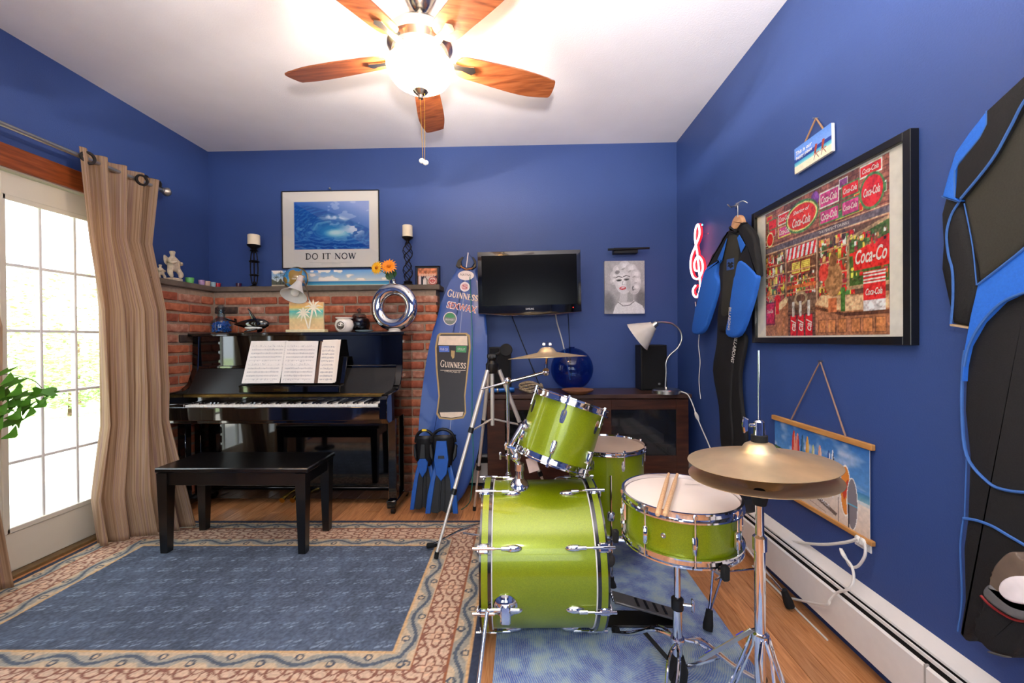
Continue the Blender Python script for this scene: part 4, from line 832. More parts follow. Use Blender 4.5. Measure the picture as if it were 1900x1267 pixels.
T, h_, w_ = btx('', 857, 570, 54, 11, 0); T = T @ M.Rotation(-.12, 4, 'Z'); text('SEXWAX', T, h_*1.25, STW, t, w_*1.06, bold=.05); text('SEXWAX', T @ M.Translation(V((0, 0, .0004))), h_, STR, t, w_, bold=.01)
decal(circ(835, 591, 12.5, 12.5), STW); decal(circ(835, 591, 11, 11), mat('sticker_grey', (110, 120, 110), .4), .0311); decal([(825, 587), (831, 581), (839, 581), (845, 588), (838, 590), (832, 589)], STG, .0314)
T, h_, w_ = btx('', 835, 593, 17, 3.5, 0); text('BREWERY', T, h_, STW, t, w_)
pint = [(811, 622), (816, 617.5), (866, 617.5), (872, 622), (873.5, 644), (869.5, 681), (863.5, 735), (865, 766), (860, 776), (838, 779), (815, 777), (809.5, 768), (813.5, 735), (808.5, 681), (807, 644)]
decal(pint, GOLD, .0308); cx_, cy_ = 840, 697
decal([(cx_+(a-cx_)*.9, cy_+(b-cy_)*.965) for a, b in pint], STOUT, .0311); decal([(815, 623), (867, 623), (867.5, 641), (813, 640)], CREAM, .0314); decal([(816, 765), (860, 764), (858, 772), (838, 775), (818, 773)], CREAM, .0314)
decal([(814, 642), (833, 642), (834, 653), (815, 653)], STB, .0314); decal([(846, 642), (866, 642), (865, 654), (846, 653)], STG, .0314)
for q in ((824, 648), (856, 648)):
    T, h_, w_ = btx('', q[0], q[1], 14, 4, 0, .0318); text('PUB CO' if q[0] < 840 else 'STOUT', T, h_, STW, t, w_)
decal([(837, 650), (844, 651), (843, 663), (840, 666), (837, 660)], GOLD, .0316)
T, h_, w_ = btx('', 840.5, 677, 47, 10, 0, .0315); serif('GUINNESS', T, h_, CREAM, t, w_, stroke=.2, caps=1.25)
T, h_, w_ = btx('', 840, 689.5, 30, 3.2, 0, .0315); text('DRAUGHT', T, h_, CREAM, t, w_); decal([(817, 686.5), (864, 687), (864, 687.6), (817, 687.2)], CREAM, .0315)
NB = mat('fin_navy', (38, 66, 120), .4)
MB(TB).prism([bd(*q) for q in ((869, 470.7), (877, 479.5), (881, 490.4), (876, 497.9), (866, 499.9), (858, 495.8), (857, 486.3), (862, 478.2))], .03, .01, 2, z0=.032).build('nose_fin', NB, t)
MB(TB).prism([bd(*q) for q in ((869, 470.7), (870.5, 472.0), (867, 498.6), (865.5, 498.6))], .003, z0=.061).build('fin_stripe', STW, t, smooth=False)
for P in (((846, 493.8), (850, 483.6), (858, 476.8), (861, 478.8), (856, 487.0), (858, 495.2), (852, 498.6)), ((873, 476.8), (879, 478.2), (884, 485.0), (884, 495.8), (876, 501.3), (872, 498.6), (880, 490.4))): MB(TB).prism([bd(*q) for q in P], .014, .003, 1, z0=.03).build('fin_clip', BLACK, t)
MB(TB).prism([bd(*q) for q in ((855, 493.1), (866, 497.9), (878, 497.2), (876, 499.9), (865, 501.3), (855, 496.5))], .016, .002, 1, z0=.031).build('fin_band', mat('amber_band', (190, 120, 60), .5), t)
m = MB(); Q = [(872, 514, 3.23), (872, 525, 3.2), (874, 560, 3.17), (876, 620, 3.1), (876, 700, 3.03), (876, 780, 2.97), (878, 850, 2.92), (874, 920, 2.9)]
pts = [tuple(at(u, v, Y=y)) for u, v, y in Q]+[tuple(at(866, 938, Z=.006)), tuple(at(856, 945, Z=.006))]
tag(m.tube(smoothp(pts, 6, False), .0035, 6).build('surf_leash', mat('green_cord', (36, 120, 104), .5)), 'thin green cord hanging down the front of the surfboard', 'cord')
# ---- swim fins
FB = mat('flipper_blue', (26, 84, 168), .4, var=.1); FK = mat('flipper_black', (16, 17, 20), .45)
def flipper(ub, vb, ut, vt, Yb, Yt, wpx, label, pm):
    b, tp = at(ub, vb, Y=Yb), at(ut, vt, Y=Yt); b.z = max(b.z, .004); yv = tp-b; L = yv.length; T = fr(b, (1, .0, 0), yv); f = thing('swim_fin', label, 'swim fin', b, 'pair of swim fins'); k = wpx/250/2
    P = lambda pts: [(x*k, y*L) for x, y in pts]
    MB(T).prism(P([(-.95, .02), (-.3, .0), (0, .03), (.3, 0), (.95, .02), (.85, .2), (.6, .42), (.4, .5), (-.4, .5), (-.6, .42), (-.85, .2)]), .008, .002, 1).build('blade', FK, f)
    for s_ in (-1, 1):
        MB(T).prism(P([(s_*1.0, .0), (s_*.7, .0), (s_*.46, .36), (s_*.26, .5), (s_*.42, .57), (s_*.66, .44), (s_*.9, .2)]), .022, .004, 2, z0=-.004).build('side_rail', FB, f)
        MB(T).prism(P([(s_*.2, .03), (s_*.1, .03), (s_*.06, .4), (s_*.16, .4)]), .014, .002, 1).build('blade_rib', FK, f)
        MB(T).prism(P([(s_*.62, .56), (s_*.82, .62), (s_*.86, .74), (s_*.74, .76), (s_*.6, .62)]), .03, .004, 1, z0=.0).build('buckle', FK, f)
    MB(T).grid(lambda a, q: ((.44+.2*q)*k*math.cos(PI*a)*1.1, (.5+.36*q)*L, (.02+.045*q)*math.sin(PI*a)+.004), 14, 8).build('foot_pocket', FK, f)
    MB(T).prism(P([(-.34, .44), (0, .36), (.34, .44), (.44, .6), (.3, .8), (-.3, .8), (-.44, .6)] if pm is FB else [(-.3, .46), (0, .38), (.3, .46), (.4, .56), (.2, .6), (-.2, .6), (-.4, .56)]), .012, .003, 1, M.Translation(V((0, 0, .03))) @ M.Rotation(.12, 4, 'X')).build('instep_panel', FB, f)
    sd = [o for o in f.children if o.name.startswith('foot_pocket')][0].modifiers.new('thickness', 'SOLIDIFY'); sd.thickness = .006
    MB(T).prism(P([(-.2, .6), (.2, .6), (.14, .76), (-.14, .76)]), .004, .001, 1, z0=.083).build('pocket_panel', FK, f)
    a_ = [(.72*k*math.cos(q), (.78+.15*math.sin(q)*.95)*L, .02+.03*math.sin(q)) for q in [PI*j/12 for j in range(13)]]
    so_ = MB(T).tube(a_, .011, 8).build('heel_strap', FK, f)
    if pm is FK: MB(T).bb((-.016, .925*L-.007, .058), (.016, .925*L+.007, .063), .001).build('strap_mark', mat('yellow_mark', (230, 200, 40), .5), so_, smooth=False)
    return f
f1 = flipper(786, 945, 785, 786, 2.84, 2.945, 46, 'blue and black swim fin nearer the piano, yellow mark on its strap', FK)

flipper(820, 952, 813, 784, 2.72, 2.84, 54, 'blue and black swim fin in front, nearer the silver tripod', FB)
# ---- back wall: baseboard heater behind the cabinet
HW_ = mat('heater_enamel', (232, 226, 220), .4, var=.02); DK = mat('heater_dark', (30, 26, 26), .8)
t = thing('baseboard_heater', 'short stretch of white baseboard heater between surfboard and cabinet', 'heater', (.2, YW-.03, .02))
MB().bb((-.66, YW-.06, .04), (1.17, YW-.052, .20), .002).build('front_panel', HW_, t, smooth=False); MB().bb((-.66, YW-.05, .02), (1.17, YW-.002, .25), .003).build('back_plate', DK, t, smooth=False); MB().bb((-.66, YW-.05, .235), (1.17, YW-.001, .262), .004).build('top_cover', HW_, t, smooth=False)

# ================================================================== TV WALL
y = 3.12; A, B, C_ = at(886, 465, Y=y), at(1078, 459, Y=y), at(889, 584, Y=y); w_, h_ = B.x-A.x, A.z-C_.z; c = V(((A.x+B.x)/2, y, (A.z+C_.z)/2-.004)); T = fr(c, (1, 0, .012), (0, 0, 1))
t = thing('television', 'black flat television mounted on the blue back wall', 'television', c)
GLB = mat('gloss_black_bezel', (10, 10, 13), .12, coat=1)
bot = [(-w_/2, -h_/2+.02), (-w_*.25, -h_/2+.004), (0, -h_/2-.002), (w_*.25, -h_/2+.004), (w_/2, -h_/2+.02)]
MB(T).prism([(-w_/2, h_/2), *bot, (w_/2, h_/2)], .045, .004, 2, z0=-.055).build('housing', GLB, t)
MB(T).bb((-w_/2+.03, -h_/2+.075, -.0105), (w_/2-.03, h_/2-.03, -.0093)).build('screen', mat('tv_screen', (8, 8, 12), .2, var=0, ior=1.2), t, smooth=False)
e = MB(T); e.tube([(-w_/2, h_/2, -.03), (-w_/2, -h_/2+.02, -.03)]+[(a, b, -.03) for a, b in bot[1:-1]]+[(w_/2, -h_/2+.02, -.03), (w_/2, h_/2, -.03)], .004, 6, True); e.build('trim_edge', CHROME, t)
text('SAMSUNG', T @ M.Translation(V((0, -h_/2+.045, -.0095))), .014, mat('silver_print', (200, 200, 205), .3), t, .062)
MB(T).lathe([(.004, 0), (.001, .002)], 10, M.Translation(V((w_*.42, -h_/2+.05, -.0098)))).build('power_light', mat('red_led', (200, 30, 20), .4, emit=(255, 40, 20), es=2), t)
MB().bb((c.x-.15, y+.055, c.z-.12), (c.x+.15, y+.10, c.z+.12), .005).build('rear_bulge', BLACK, t); MB().bb((c.x-.05, y+.10, c.z-.06), (c.x+.05, YW, c.z+.06), .004).build('wall_mount', IRON, t)
for pts, r_, m_, lab in ((((950, 586, 3.3), (955, 600, 3.37), (975, 650, 3.39), (1000, 712, 3.385)), .0035, CORDB, 'black cable slanting down from the television to the cabinet'), (((1031, 584, 3.3), (1034, 600, 3.38), (1045, 640, 3.39), (1058, 705, 3.39)), .0055, CORDW, 'white cable running down behind the blue glass bowl'), (((1054, 582, 3.3), (1055, 600, 3.39), (1057, 640, 3.39), (1060, 700, 3.39)), .003, CORDB, 'thin black cable at the right under the television')):
    tag(MB().tube(smoothp([tuple(at(u, v, Y=y_)) for u, v, y_ in pts], 5, False), r_, 6).build('television_cable', m_), lab, 'cable')
# portrait canvas
y = YW-.03; x0, x1, z0, z1 = at(1122, 530, Y=y).x, at(1196, 530, Y=y).x, at(1160, 582, Y=y).z, at(1160, 484, Y=y).z; w_, h_ = x1-x0, z1-z0
t = thing('portrait_canvas', 'black and white portrait canvas of a blonde woman with red lips', 'picture', ((x0+x1)/2, y, (z0+z1)/2)); MB().bb((x0, y, z0), (x1, YW-.001, z1), .002).build('canvas', mat('canvas_grey', (190, 188, 188), .7), t, smooth=False)
cv = Cv(1, h_/w_, 110, 145, (176, 175, 176)); hh = h_/w_
G = lambda q: (q, q, q)
cv.ell(.08, .28, .24, .34, G(120), .2, 1, .5); cv.ell(.92, .36, .2, .32, G(120), 0, 1, .5); cv.noise(10, .05)
cv.poly([(.2, 0), (.26, .2), (.4, .34), (.72, .34), (.94, .2), (1, .08), (1, 0)], G(226)); cv.poly([(.36, .28), (.4, .62), (.68, .62), (.72, .28)], G(202)); cv.poly([(.56, .3), (.58, .6), (.68, .62), (.72, .3)], G(164))
cv.ell(.52, .98, .34, .3, G(208)); cv.ell(.74, .78, .17, .3, G(196))
for cx, cy, r_ in ((.26, .96, .12), (.34, 1.1, .13), (.5, 1.18, .15), (.66, 1.12, .14), (.77, .98, .13), (.8, .82, .11), (.78, .66, .1), (.22, .82, .08)):
    cv.ell(cx, cy, r_*1.05, r_*1.05, G(206)); cv.ell(cx+.02, cy+.02, r_*.8, r_*.75, G(240), 0, .9, .6); cv.ell(cx-.03, cy-.05, r_*.5, r_*.2, G(140), .5, .6, .6)
cv.ell(.47, .8, .215, .3, G(216), .1); cv.ell(.44, .83, .17, .24, G(236), .1, 1, .5); cv.ell(.6, .74, .09, .22, G(176), .1, .8, .6); cv.ell(.32, 1.05, .06, .05, G(110), .5, .7)
for ex, ey in ((.36, .84), (.55, .86)): cv.ell(ex, ey+.01, .075, .035, G(150), .1, .8); cv.ell(ex, ey, .06, .02, G(70), .1); cv.ell(ex, ey-.006, .03, .014, G(24)); cv.line([(ex-.08, ey+.07), (ex-.01, ey+.105), (ex+.08, ey+.075)], .02, G(64))
cv.line([(.46, .82), (.44, .735), (.48, .725), (.5, .735)], .014, G(150)); cv.ell(.45, .645, .085, .04, (196, 30, 44), .06); cv.ell(.45, .652, .055, .011, (246, 236, 234), .06); cv.ell(.71, .64, .022, .06, G(80)); cv.ell(.71, .64, .01, .03, G(220)); cv.line([(.34, .3), (.46, .2), (.62, .22), (.74, .32)], .03, G(96)); cv.line([(.34, .31), (.46, .21), (.62, .23), (.74, .33)], .012, G(220)); cv.noise(60, .05)
Tp = fr((x0, y-.0008, z0), (1, 0, 0), (0, 0, 1)) @ M.Diagonal((w_, w_, 1, 1)); cv.build('print', Tp, t, PRINT)
# picture light
y = YW; q = at(1165, 463, Y=y-.05); t = thing('picture_light', 'black bar light mounted above the portrait canvas', 'picture light', (q.x, y, q.z))
a, b = at(1128, 463, Y=y-.07), at(1205, 460, Y=y-.07); m = MB(); m.tube([a, b], .009, 10); m.build('lamp_bar', BLACK, t); a, b = at(1137, 461, Y=y-.03), at(1182, 471, Y=y-.03); MB().bb((a.x, y-.06, b.z), (b.x, y-.001, a.z), .004).build('housing', BLACK, t)

# ================================================================== CABINET
CW = ramp_mat('espresso_wood', [(.3, (44, 22, 16)), (.55, (66, 36, 25)), (.8, (84, 48, 34))], 5, (1, 1, 9), .35, .05); CWH = ramp_mat('espresso_wood_top', [(.3, (52, 34, 28)), (.55, (72, 50, 42)), (.8, (88, 64, 54))], 5, (.8, 9, 1), .3, .05)
CX0, CX1, CY0, CY1, CZ = -.262, 1.165, 2.95, 3.335, .805
t = thing('media_cabinet', 'low dark brown media cabinet with glass doors under the television', 'cabinet', ((CX0+CX1)/2, 3.14, 0))
MB().bb((CX0-.015, CY0-.015, CZ-.03), (CX1+.015, CY1, CZ), .004).build('top', CWH, t, smooth=False)
for x in (CX0, CX0+.66, CX1-.67, CX1-.025): MB().bb((x, CY0+.02, .1), (x+.025, CY1, CZ-.03)).build('upright', CW, t, smooth=False)
MB().bb((CX0, CY1-.012, .1), (CX1, CY1, CZ-.03)).build('back_panel', CW, t, smooth=False)
for z in (.1, .42): MB().bb((CX0+.005, CY0+.03, z), (CX1-.005, CY1-.01, z+.022)).build('shelf', CW, t, smooth=False)
MB().bb((CX0+.685, CY0+.01, .12), (CX1-.67, CY0+.03, CZ-.03)).build('center_panel', CW, t, smooth=False)
for x in (CX0+.03, CX1-.03):
    for y in (CY0+.04, CY1-.04): MB().bb((x-.025, y-.025, 0), (x+.025, y+.025, .1), .003).build('foot', CW, t, smooth=False)
SMG = mat('cabinet_glass', (30, 34, 40), .08, var=.05, coat=.5, alpha=.55)
for x0, x1, kx in ((CX0+.004, CX0+.672, CX0+.62), (CX1-.67, CX1-.004, CX1-.62)):
    m = MB(); z0, z1 = .115, CZ-.035
    gx0, gx1, gz0, gz1 = x0+.125, x1-.085, .37, z1-.075
    m.bb((x0, CY0, z0), (gx0, CY0+.02, z1), .002); m.bb((gx1, CY0, z0), (x1, CY0+.02, z1), .002); m.bb((gx0, CY0, z0), (gx1, CY0+.02, gz0), .002); m.bb((gx0, CY0, gz1), (gx1, CY0+.02, z1), .002)
    d = m.build('door', CW, t, smooth=False); MB().bb((gx0, CY0+.008, gz0), (gx1, CY0+.012, gz1)).build('glass_pane', SMG, d, smooth=False)
    MB(zto((kx, CY0, .6), (0, -1, 0))).lathe([(.005, 0), (.005, .012), (.012, .018), (.013, .024), (.008, .03), (.001, .031)], 16).build('knob', STEEL, d)
for k, (a, b, z, hgt) in enumerate(((CX1-.52, CX1-.15, .4432, .06), (CX0+.15, CX0+.55, .4432, .07))): tag(MB().bb((a, CY0+.08, z), (b, CY1-.03, z+hgt), .004).build('media_player', mat('player_black', (26, 24, 26), .4)), 'dark media player behind the %s glass cabinet door' % ('right' if k == 0 else 'left'), 'media player', 'media players in the cabinet')
def speaker(u0, v0, u1, v1, Y, label):
    a, b = at(u0, v0, Y=Y), at(u1, v1, Y=Y); s = thing('speaker', label, 'speaker', ((a.x+b.x)/2, Y+.08, CZ), 'pair of black speakers'); MB().bb((a.x, Y, CZ), (b.x, Y+.16, a.z), .004).build('enclosure', mat('speaker_vinyl', (20, 20, 22), .6), s)
    MB().bb((a.x+.008, Y-.012, CZ+.008), (b.x-.008, Y, a.z-.008), .006).build('grille', mat('speaker_cloth', (14, 14, 15), .9, bump=.4, bscale=400), s); q = at((u0*.3+u1*.7), v1-8, Y=Y-.012); MB(zto((q.x, Y-.012, CZ+.05), (0, -1, 0))).lathe([(.009, 0), (.009, .003), (.001, .004)], 14).build('badge', STEEL, s)
speaker(1189, 640, 1238, 722, 3.16, 'black bookshelf speaker behind the curved desk lamp'); speaker(907, 644, 948, 722, 3.165, 'black bookshelf speaker behind the tripod')
# blue glass bowl
p = V((at(1061, 676, Y=3.215).x, 3.215, CZ)); r_ = .163; BG = glass_mat('cobalt_glass_thin', (140, 180, 226)); t = thing('glass_vase', 'large round cobalt blue glass vase on the media cabinet', 'vase', p); n = 26
pr = [(.001, .0)]+[(r_*math.sin(a), r_-r_*math.cos(a)+.0) for a in [PI*k/n for k in range(3, n-1)]]; pr = pr+[(.022, 2*r_-.002), (.024, 2*r_+.006), (.02, 2*r_+.006), (.018, 2*r_-.006)]
MB(M.Translation(p)).lathe(pr, 40).build('vase_body', BG, t)
p = V((at(1072, 720, Y=2.985).x, 2.985, CZ)); tag(MB(M.Translation(p)).lathe([(.06, 0), (.075, .006), (.112, .026), (.115, .032), (.108, .032), (.075, .014), (.001, .01)], 40).build('wooden_plate', ramp_mat('plate_wood', [(.3, (110, 70, 46)), (.7, (150, 104, 74))], 10, (1, 6, 1), .45)), 'brown wooden plate in front of the blue glass vase', 'plate')
a, b = at(907, 727, Y=2.99), at(953, 712, Y=3.05); t = thing('flashlight', 'blue tube flashlight lying beside the rope coil on the cabinet', 'flashlight', a); d = (b-a); L = d.length; FBL = mat('flashlight_blue', (30, 96, 170), .3, .4, coat=.4)
a.z = CZ+.0235; b.z = CZ+.0235; d = b-a; L = d.length; T = zto(a, d); MB(T).lathe([(.012, 0), (.017, .005), (.017, L*.7), (.022, L*.78), (.022, L), (.018, L), (.016, L-.01), (.001, L-.01)], 20).build('barrel', FBL, t); MB(T).lathe([(.0185, L*.3), (.0195, L*.31), (.0195, L*.36), (.0185, L*.37)], 20).build('grip_ring', STEEL, t)
c = V((at(985, 716, Y=3.06).x, 3.06, CZ+.008)); m = MB(); pts = [tuple(c+V(((.085-.004*(k//20 % 3))*math.cos(k*PI/10+.2*(k//20)), (.06-.003*(k//20 % 3))*math.sin(k*PI/10), .011*(k//20)+.012*(1+math.sin(k*.7))))) for k in range(100)]
tag(m.tube(pts, .008, 7).build('rope_coil', ramp_mat('rope', [(.3, (96, 84, 66)), (.7, (168, 152, 124))], 90, rough=.9, bump=.6)), 'coil of beige rope on the left end of the cabinet', 'rope')
# curved desk lamp
p = V((at(1237, 724, Y=2.99).x, 3.0, CZ)); t = thing('desk_lamp', 'white cone-shaded desk lamp with curved metal stem on the cabinet', 'lamp', p)
MB(M.Translation(p)).lathe([(.098, 0), (.098, .022), (.09, .03), (.014, .034), (.01, .045), (.001, .045)], 36).build('base', STEEL, t)
pts = [tuple(p+V((-.006, 0, .03)))]+[tuple(at(u, v, Y=3.0)) for u, v in ((1236, 690), (1236, 672), (1243, 659), (1258, 645), (1265, 628), (1261, 612), (1248, 601), (1232, 598), (1219, 598))]
MB().tube(smoothp(pts, 6, False), .007, 10).build('stem', STEEL, t)
ap, op = at(1215, 602, Y=3.0), at(1184, 624, Y=3.045); d = op-ap; L = d.length; T = zto(ap, d)
MB(T).lathe([(.001, -.022), (.018, -.02), (.022, 0), (.022, .035), (.015, .04)], 20).build('socket', STEEL, t)
MB(T).lathe([(.034, .012), (.036, .02), (.118, L+.008), (.115, L+.008), (.033, .022)], 36).build('lamp_shade', mat('frosted_shade', (214, 206, 194), .4, var=.03), t); MB(T).sph((0, 0, L*.6), (.028, .028, .036), 14, 10).build('bulb', MATS['bulb_glass'], t)
pts = [(p+V((.09, 0, .02))), at(1262, 726, Y=2.965), at(1276, 732, Y=2.93), at(1286, 752, Y=2.91), at(1292, 770, Y=2.88), at(1303, 797, Y=2.84), at(1318, 832, Y=2.78), at(1334, 880, Y=2.7)]
t2 = thing('lamp_cord', 'white lamp cord with inline switch beside the cabinet', 'cord', (pts[0].x, pts[0].y, CZ)); MB().tube(smoothp([tuple(q) for q in pts], 6, False), .004, 6).build('cord', CORDW, t2)
sw = at(1293, 772, Y=2.878); MB(zto(sw, V((.05, 0, -.12)))).sph((0, 0, 0), (.013, .012, .032), 14, 10).build('switch', CORDW, t2)
# ================================================================== DRUM KIT
def sparkle():
    m = mat('lime_sparkle', (124, 136, 2), .34, .25, var=.12, scale=500, coat=.45); nt = m.node_tree; b = nt.nodes['Principled BSDF']
    vo = nt.nodes.new('ShaderNodeTexVoronoi'); vo.inputs['Scale'].default_value = 1100; tc = [q for q in nt.nodes if q.type == 'TEX_COORD'][0]; nt.links.new(tc.outputs['Object'], vo.inputs[0])
    rp = [q for q in nt.nodes if q.type == 'VALTORGB'][0]; nt.links.new(vo.outputs['Color'], rp.inputs[0]); e = rp.color_ramp.elements; e[0].color = (*srgb(120, 136, 0), 1); e[1].color = (*srgb(150, 166, 4), 1); e[0].position = .3; e[1].position = .85; b.inputs['Coat Roughness'].default_value = .06; return m
LIME = sparkle(); HEAD = mat('drum_head_white', (232, 220, 208), .5, var=.03, scale=8); HEADB = mat('drum_head_tan', (180, 156, 132), .45, var=.05, scale=8)
STICK = ramp_mat('hickory', [(.3, (206, 160, 112)), (.7, (228, 190, 148))], 20, (6, 6, 1), .45, 0)
BRONZE = mat('cymbal_bronze', (226, 198, 152), .36, .75, var=.1, scale=14)
def shell(T, R, L, t): MB(T).ring([(R, -L/2), (R, L/2), (R-.007, L/2), (R-.007, -L/2)], 72).build('shell', LIME, t)
def head(T, R, z, m, t, up=1): MB(T).lathe([(.001, z), (R-.01, z), (R+.002, z-.004*up), (R+.003, z-.012*up)], 60).build('drum_head', m, t)
def hoop(T, R, z, t, h=.018): MB(T).ring([(R+.003, z-h*.6), (R+.006, z+h*.5), (R+.014, z+h*.5), (R+.014, z+h*.3), (R+.008, z+h*.2), (R+.007, z-h*.4), (R+.016, z-h*.45), (R+.016, z-h*.65)], 72).build('hoop', CHROME, t)
def toplug(T, R, a, zl, zh, ll, t, wide=.011):
    A = T @ M.Rotation(a, 4, 'Z'); s = 1 if zh > zl else -1
    lg_ = MB(A @ M.Translation(V((R, 0, zl)))); lg_.prism(smoothp([(-.3*ll, -wide), (.5*ll, -wide*.8), (.62*ll, 0), (.5*ll, wide*.8), (-.3*ll, wide), (-.5*ll, 0)], 4), .02, .008, 3, fr((0, 0, 0), (0, 0, s), (0, 1, 0)) if s < 0 else fr((0, 0, 0), (0, 0, -1), (0, -1, 0)))
    lo = lg_.build('lug', CHROME, t); rod = MB(A); rod.cyl((R+.012, 0, zl), (R+.012, 0, zh+.006*s), .0032, n=8); rod.cyl((R+.012, 0, zh), (R+.012, 0, zh+.012*s), .006, n=6); rod.build('tension_rod', CHROME, lo)
# ---- bass drum (axis along x)
bc = V((.062, 1.772, .304)); TBS = fr(bc, (0, 1, 0), (0, 0, 1)); TBS = zto(bc, (1, .03, 0)); R, L = .280, .40
bd_ = thing('bass_drum', 'large lime green sparkle bass drum in the middle of the kit', 'drum', (bc.x, bc.y, .008)); shell(TBS, R, L, bd_)
HR = .291
for s in (-1, 1):
    MB(TBS).ring([(R+.004, s*(L/2-.012)), (R+.006, s*(L/2+.004)), (R-.02, s*(L/2+.006)), (R-.02, s*(L/2+.002))][::s], 72).build('drum_head', mat('head_silver_rim', (226, 222, 220), .3), bd_)
    MB(TBS).lathe([(.001, s*(L/2+.003)), (R-.01, s*(L/2+.003))], 60).build('head_skin', mat('head_black', (18, 18, 19), .5), bd_)
    MB(TBS).ring([(HR-.012, s*(L/2-.008)), (HR, s*(L/2-.008)), (HR, s*(L/2+.036)), (HR-.012, s*(L/2+.036))][::s], 72).build('hoop', mat('hoop_black', (18, 16, 14), .25, coat=1), bd_)
    MB(TBS).ring([(HR-.002, s*(L/2+.004)), (HR+.0012, s*(L/2+.005)), (HR+.0012, s*(L/2+.028)), (HR-.002, s*(L/2+.029))][::s], 72).build('hoop_inlay', LIME, bd_)
view = math.atan2(EYE.z-bc.z, -(bc.y)); 
def bang(deg):   # angle in the drum's local xy for an elevation seen from the camera side
    d = V((0, -math.cos(math.radians(deg)), math.sin(math.radians(deg)))); l = TBS.to_3x3().inverted() @ d; return math.atan2(l.y, l.x)
for k in range(8):
    a = bang(27+45*k); A = TBS @ M.Rotation(a, 4, 'Z')
    for s in (-1, 1):
        z = s*(L/2-.075); m = MB(A @ M.Translation(V((R, 0, z)))); m.sph((.0, 0, -s*.012), (.016, .014, .035), 16, 10); m.cyl((.012, 0, 0), (.012, 0, s*.03), .008, n=12); lo = m.build('lug', CHROME, bd_)
        rod = MB(A); rod.cyl((R+.014, 0, z), (R+.014, 0, s*(L/2+.05)), .0035, n=8); rod.build('tension_rod', CHROME, lo)
        cl = MB(A); cl.bb((HR-.006, -.018, s*(L/2+.000)), (HR+.008, .018, s*(L/2+.040)), .006); cl.bb((HR-.02, -.014, s*(L/2+.036)), (HR+.006, .014, s*(L/2+.046)), .004); cl.cyl((R+.016, 0, s*(L/2-.02)), (R+.016, 0, s*(L/2+.06)), .006, n=10); cl.build('claw_hook', CHROME, bd_)
# spur
sp_ = at(938, 1119, Y=bc.y-.268); nrm = V((0, bc.y*0-.96, -.28)); T = zto(sp_+V((0, -.004, 0)), (0, -1, -.1))
m = MB(T); m.lathe([(.044, -.01), (.044, .012), (.034, .022), (.022, .03), (.001, .032)], 28); so = m.build('spur_bracket', CHROME, bd_); q = T @ V((0, 0, .03)); m = MB(); m.cyl(q+V((-.045, 0, .0)), q+V((.05, 0, .0)), .008, n=12); m.bb(q+V((-.018, -.012, -.05)), q+V((.02, .012, .02)), .006); m.build('spur_clamp', CHROME, so)
e = at(878, 1290, Y=1.36); e = at(884, 1300, Z=0.022); m = MB(); m.tube(smoothp([tuple(q+V((-.03, 0, 0))), tuple(q+V((-.058, -.004, .0))), tuple(q+V((-.066, -.012, -.02))), tuple(e)], 5, False), .007, 10); m.build('spur_rod', CHROME, so); MB().cyl(e+V((0, 0, -.006)), e+V((0, 0, .03)), .012, n=12).build('spur_tip', RUBBER, so)
e2 = bc+V((.19, .3, -.29)); MB().tube([bc+V((.17, .265, -.08)), e2], .007, 8).build('spur_rod', CHROME, bd_)
for u in (938, 1064): MB().box((at(u, 1172, Y=1.66).x, 1.70, .028), (.045, .03, .018), .008).build('under_lug', mat('lug_reflection_white', (226, 220, 210), .4), bd_)  # white reflection on the chrome bottom lugs put into the colour
# tom mount post on the bass drum
tb = V((at(964, 880, Y=1.74).x, 1.74, bc.z+.274)); mo = MB(M.Translation(tb)); mo.lathe([(.042, -.01), (.042, .012), (.03, .028), (.018, .04), (.016, .07), (.02, .072), (.02, .1), (.001, .1)], 28); mo.build('tom_mount', CHROME, bd_)
MB(M.Translation(tb)).cyl((0, 0, .09), (-.012, -.01, .12), .011, n=14).build('mount_post', CHROME, bd_)
# ---- rack tom
tc_ = at(1041, 797, Y=1.80); ax = V((.325, .13, .94)).normalized(); TT = zto(tc_, ax, (0, -1, 0)); R, L = .158, .245
tm = thing('rack_tom', 'tilted lime green rack tom mounted above the bass drum', 'drum', tb+V((0, 0, .125))); shell(TT, R, L, tm); head(TT, R, L/2+.006, HEADB, tm); head(TT, R, -L/2-.006, HEADB, tm, -1)
for s in (-1, 1): hoop(TT if s > 0 else TT @ M.Rotation(PI, 4, 'X'), R, L/2+.004, tm, .026)
for k in range(6):
    a = 2*PI*k/6+.32
    toplug(TT, R, a, L/2-.06, L/2+.012, .05, tm); toplug(TT, R, a, -L/2+.06, -L/2-.012, .05, tm)
br_ = tb+V((-.014, -.012, .128)); q = TT @ V((0, 0, -L*.12)); dq = (br_-q); dq -= ax*dq.dot(ax); m = MB(); m.sph(br_+V((0, 0, .004)), .022, 16, 10); m.tube([br_+V((0, 0, .004)), br_+V((-.025, -.02, .05)), q+dq.normalized()*(R+.02)], .011, 10); m.lathe([(.026, -.004), (.026, .012), (.016, .018), (.001, .018)], 20, zto(q+dq.normalized()*R, dq)); m.build('tom_bracket', CHROME, tm)
q = at(955, 832, Y=1.70); m = MB(); m.cyl(q, q+V((-.03, -.01, .012)), .006, n=8); m.box(q+V((-.035, -.01, .014)), (.012, .03, .03), .004); m.build('wing_nut', CHROME, tm)
q = at(988, 862, Y=1.74); tag(MB(fr(q, (1, .2, .25), (-.25, 0, 1))).prism([(-.022, -.03), (.022, -.03), (.022, .02), (.012, .03), (-.022, .03)], .001).build('paper_tag', mat('tag_paper', (226, 196, 186), .7)), 'small pinkish paper tag hanging under the rack tom', 'tag')
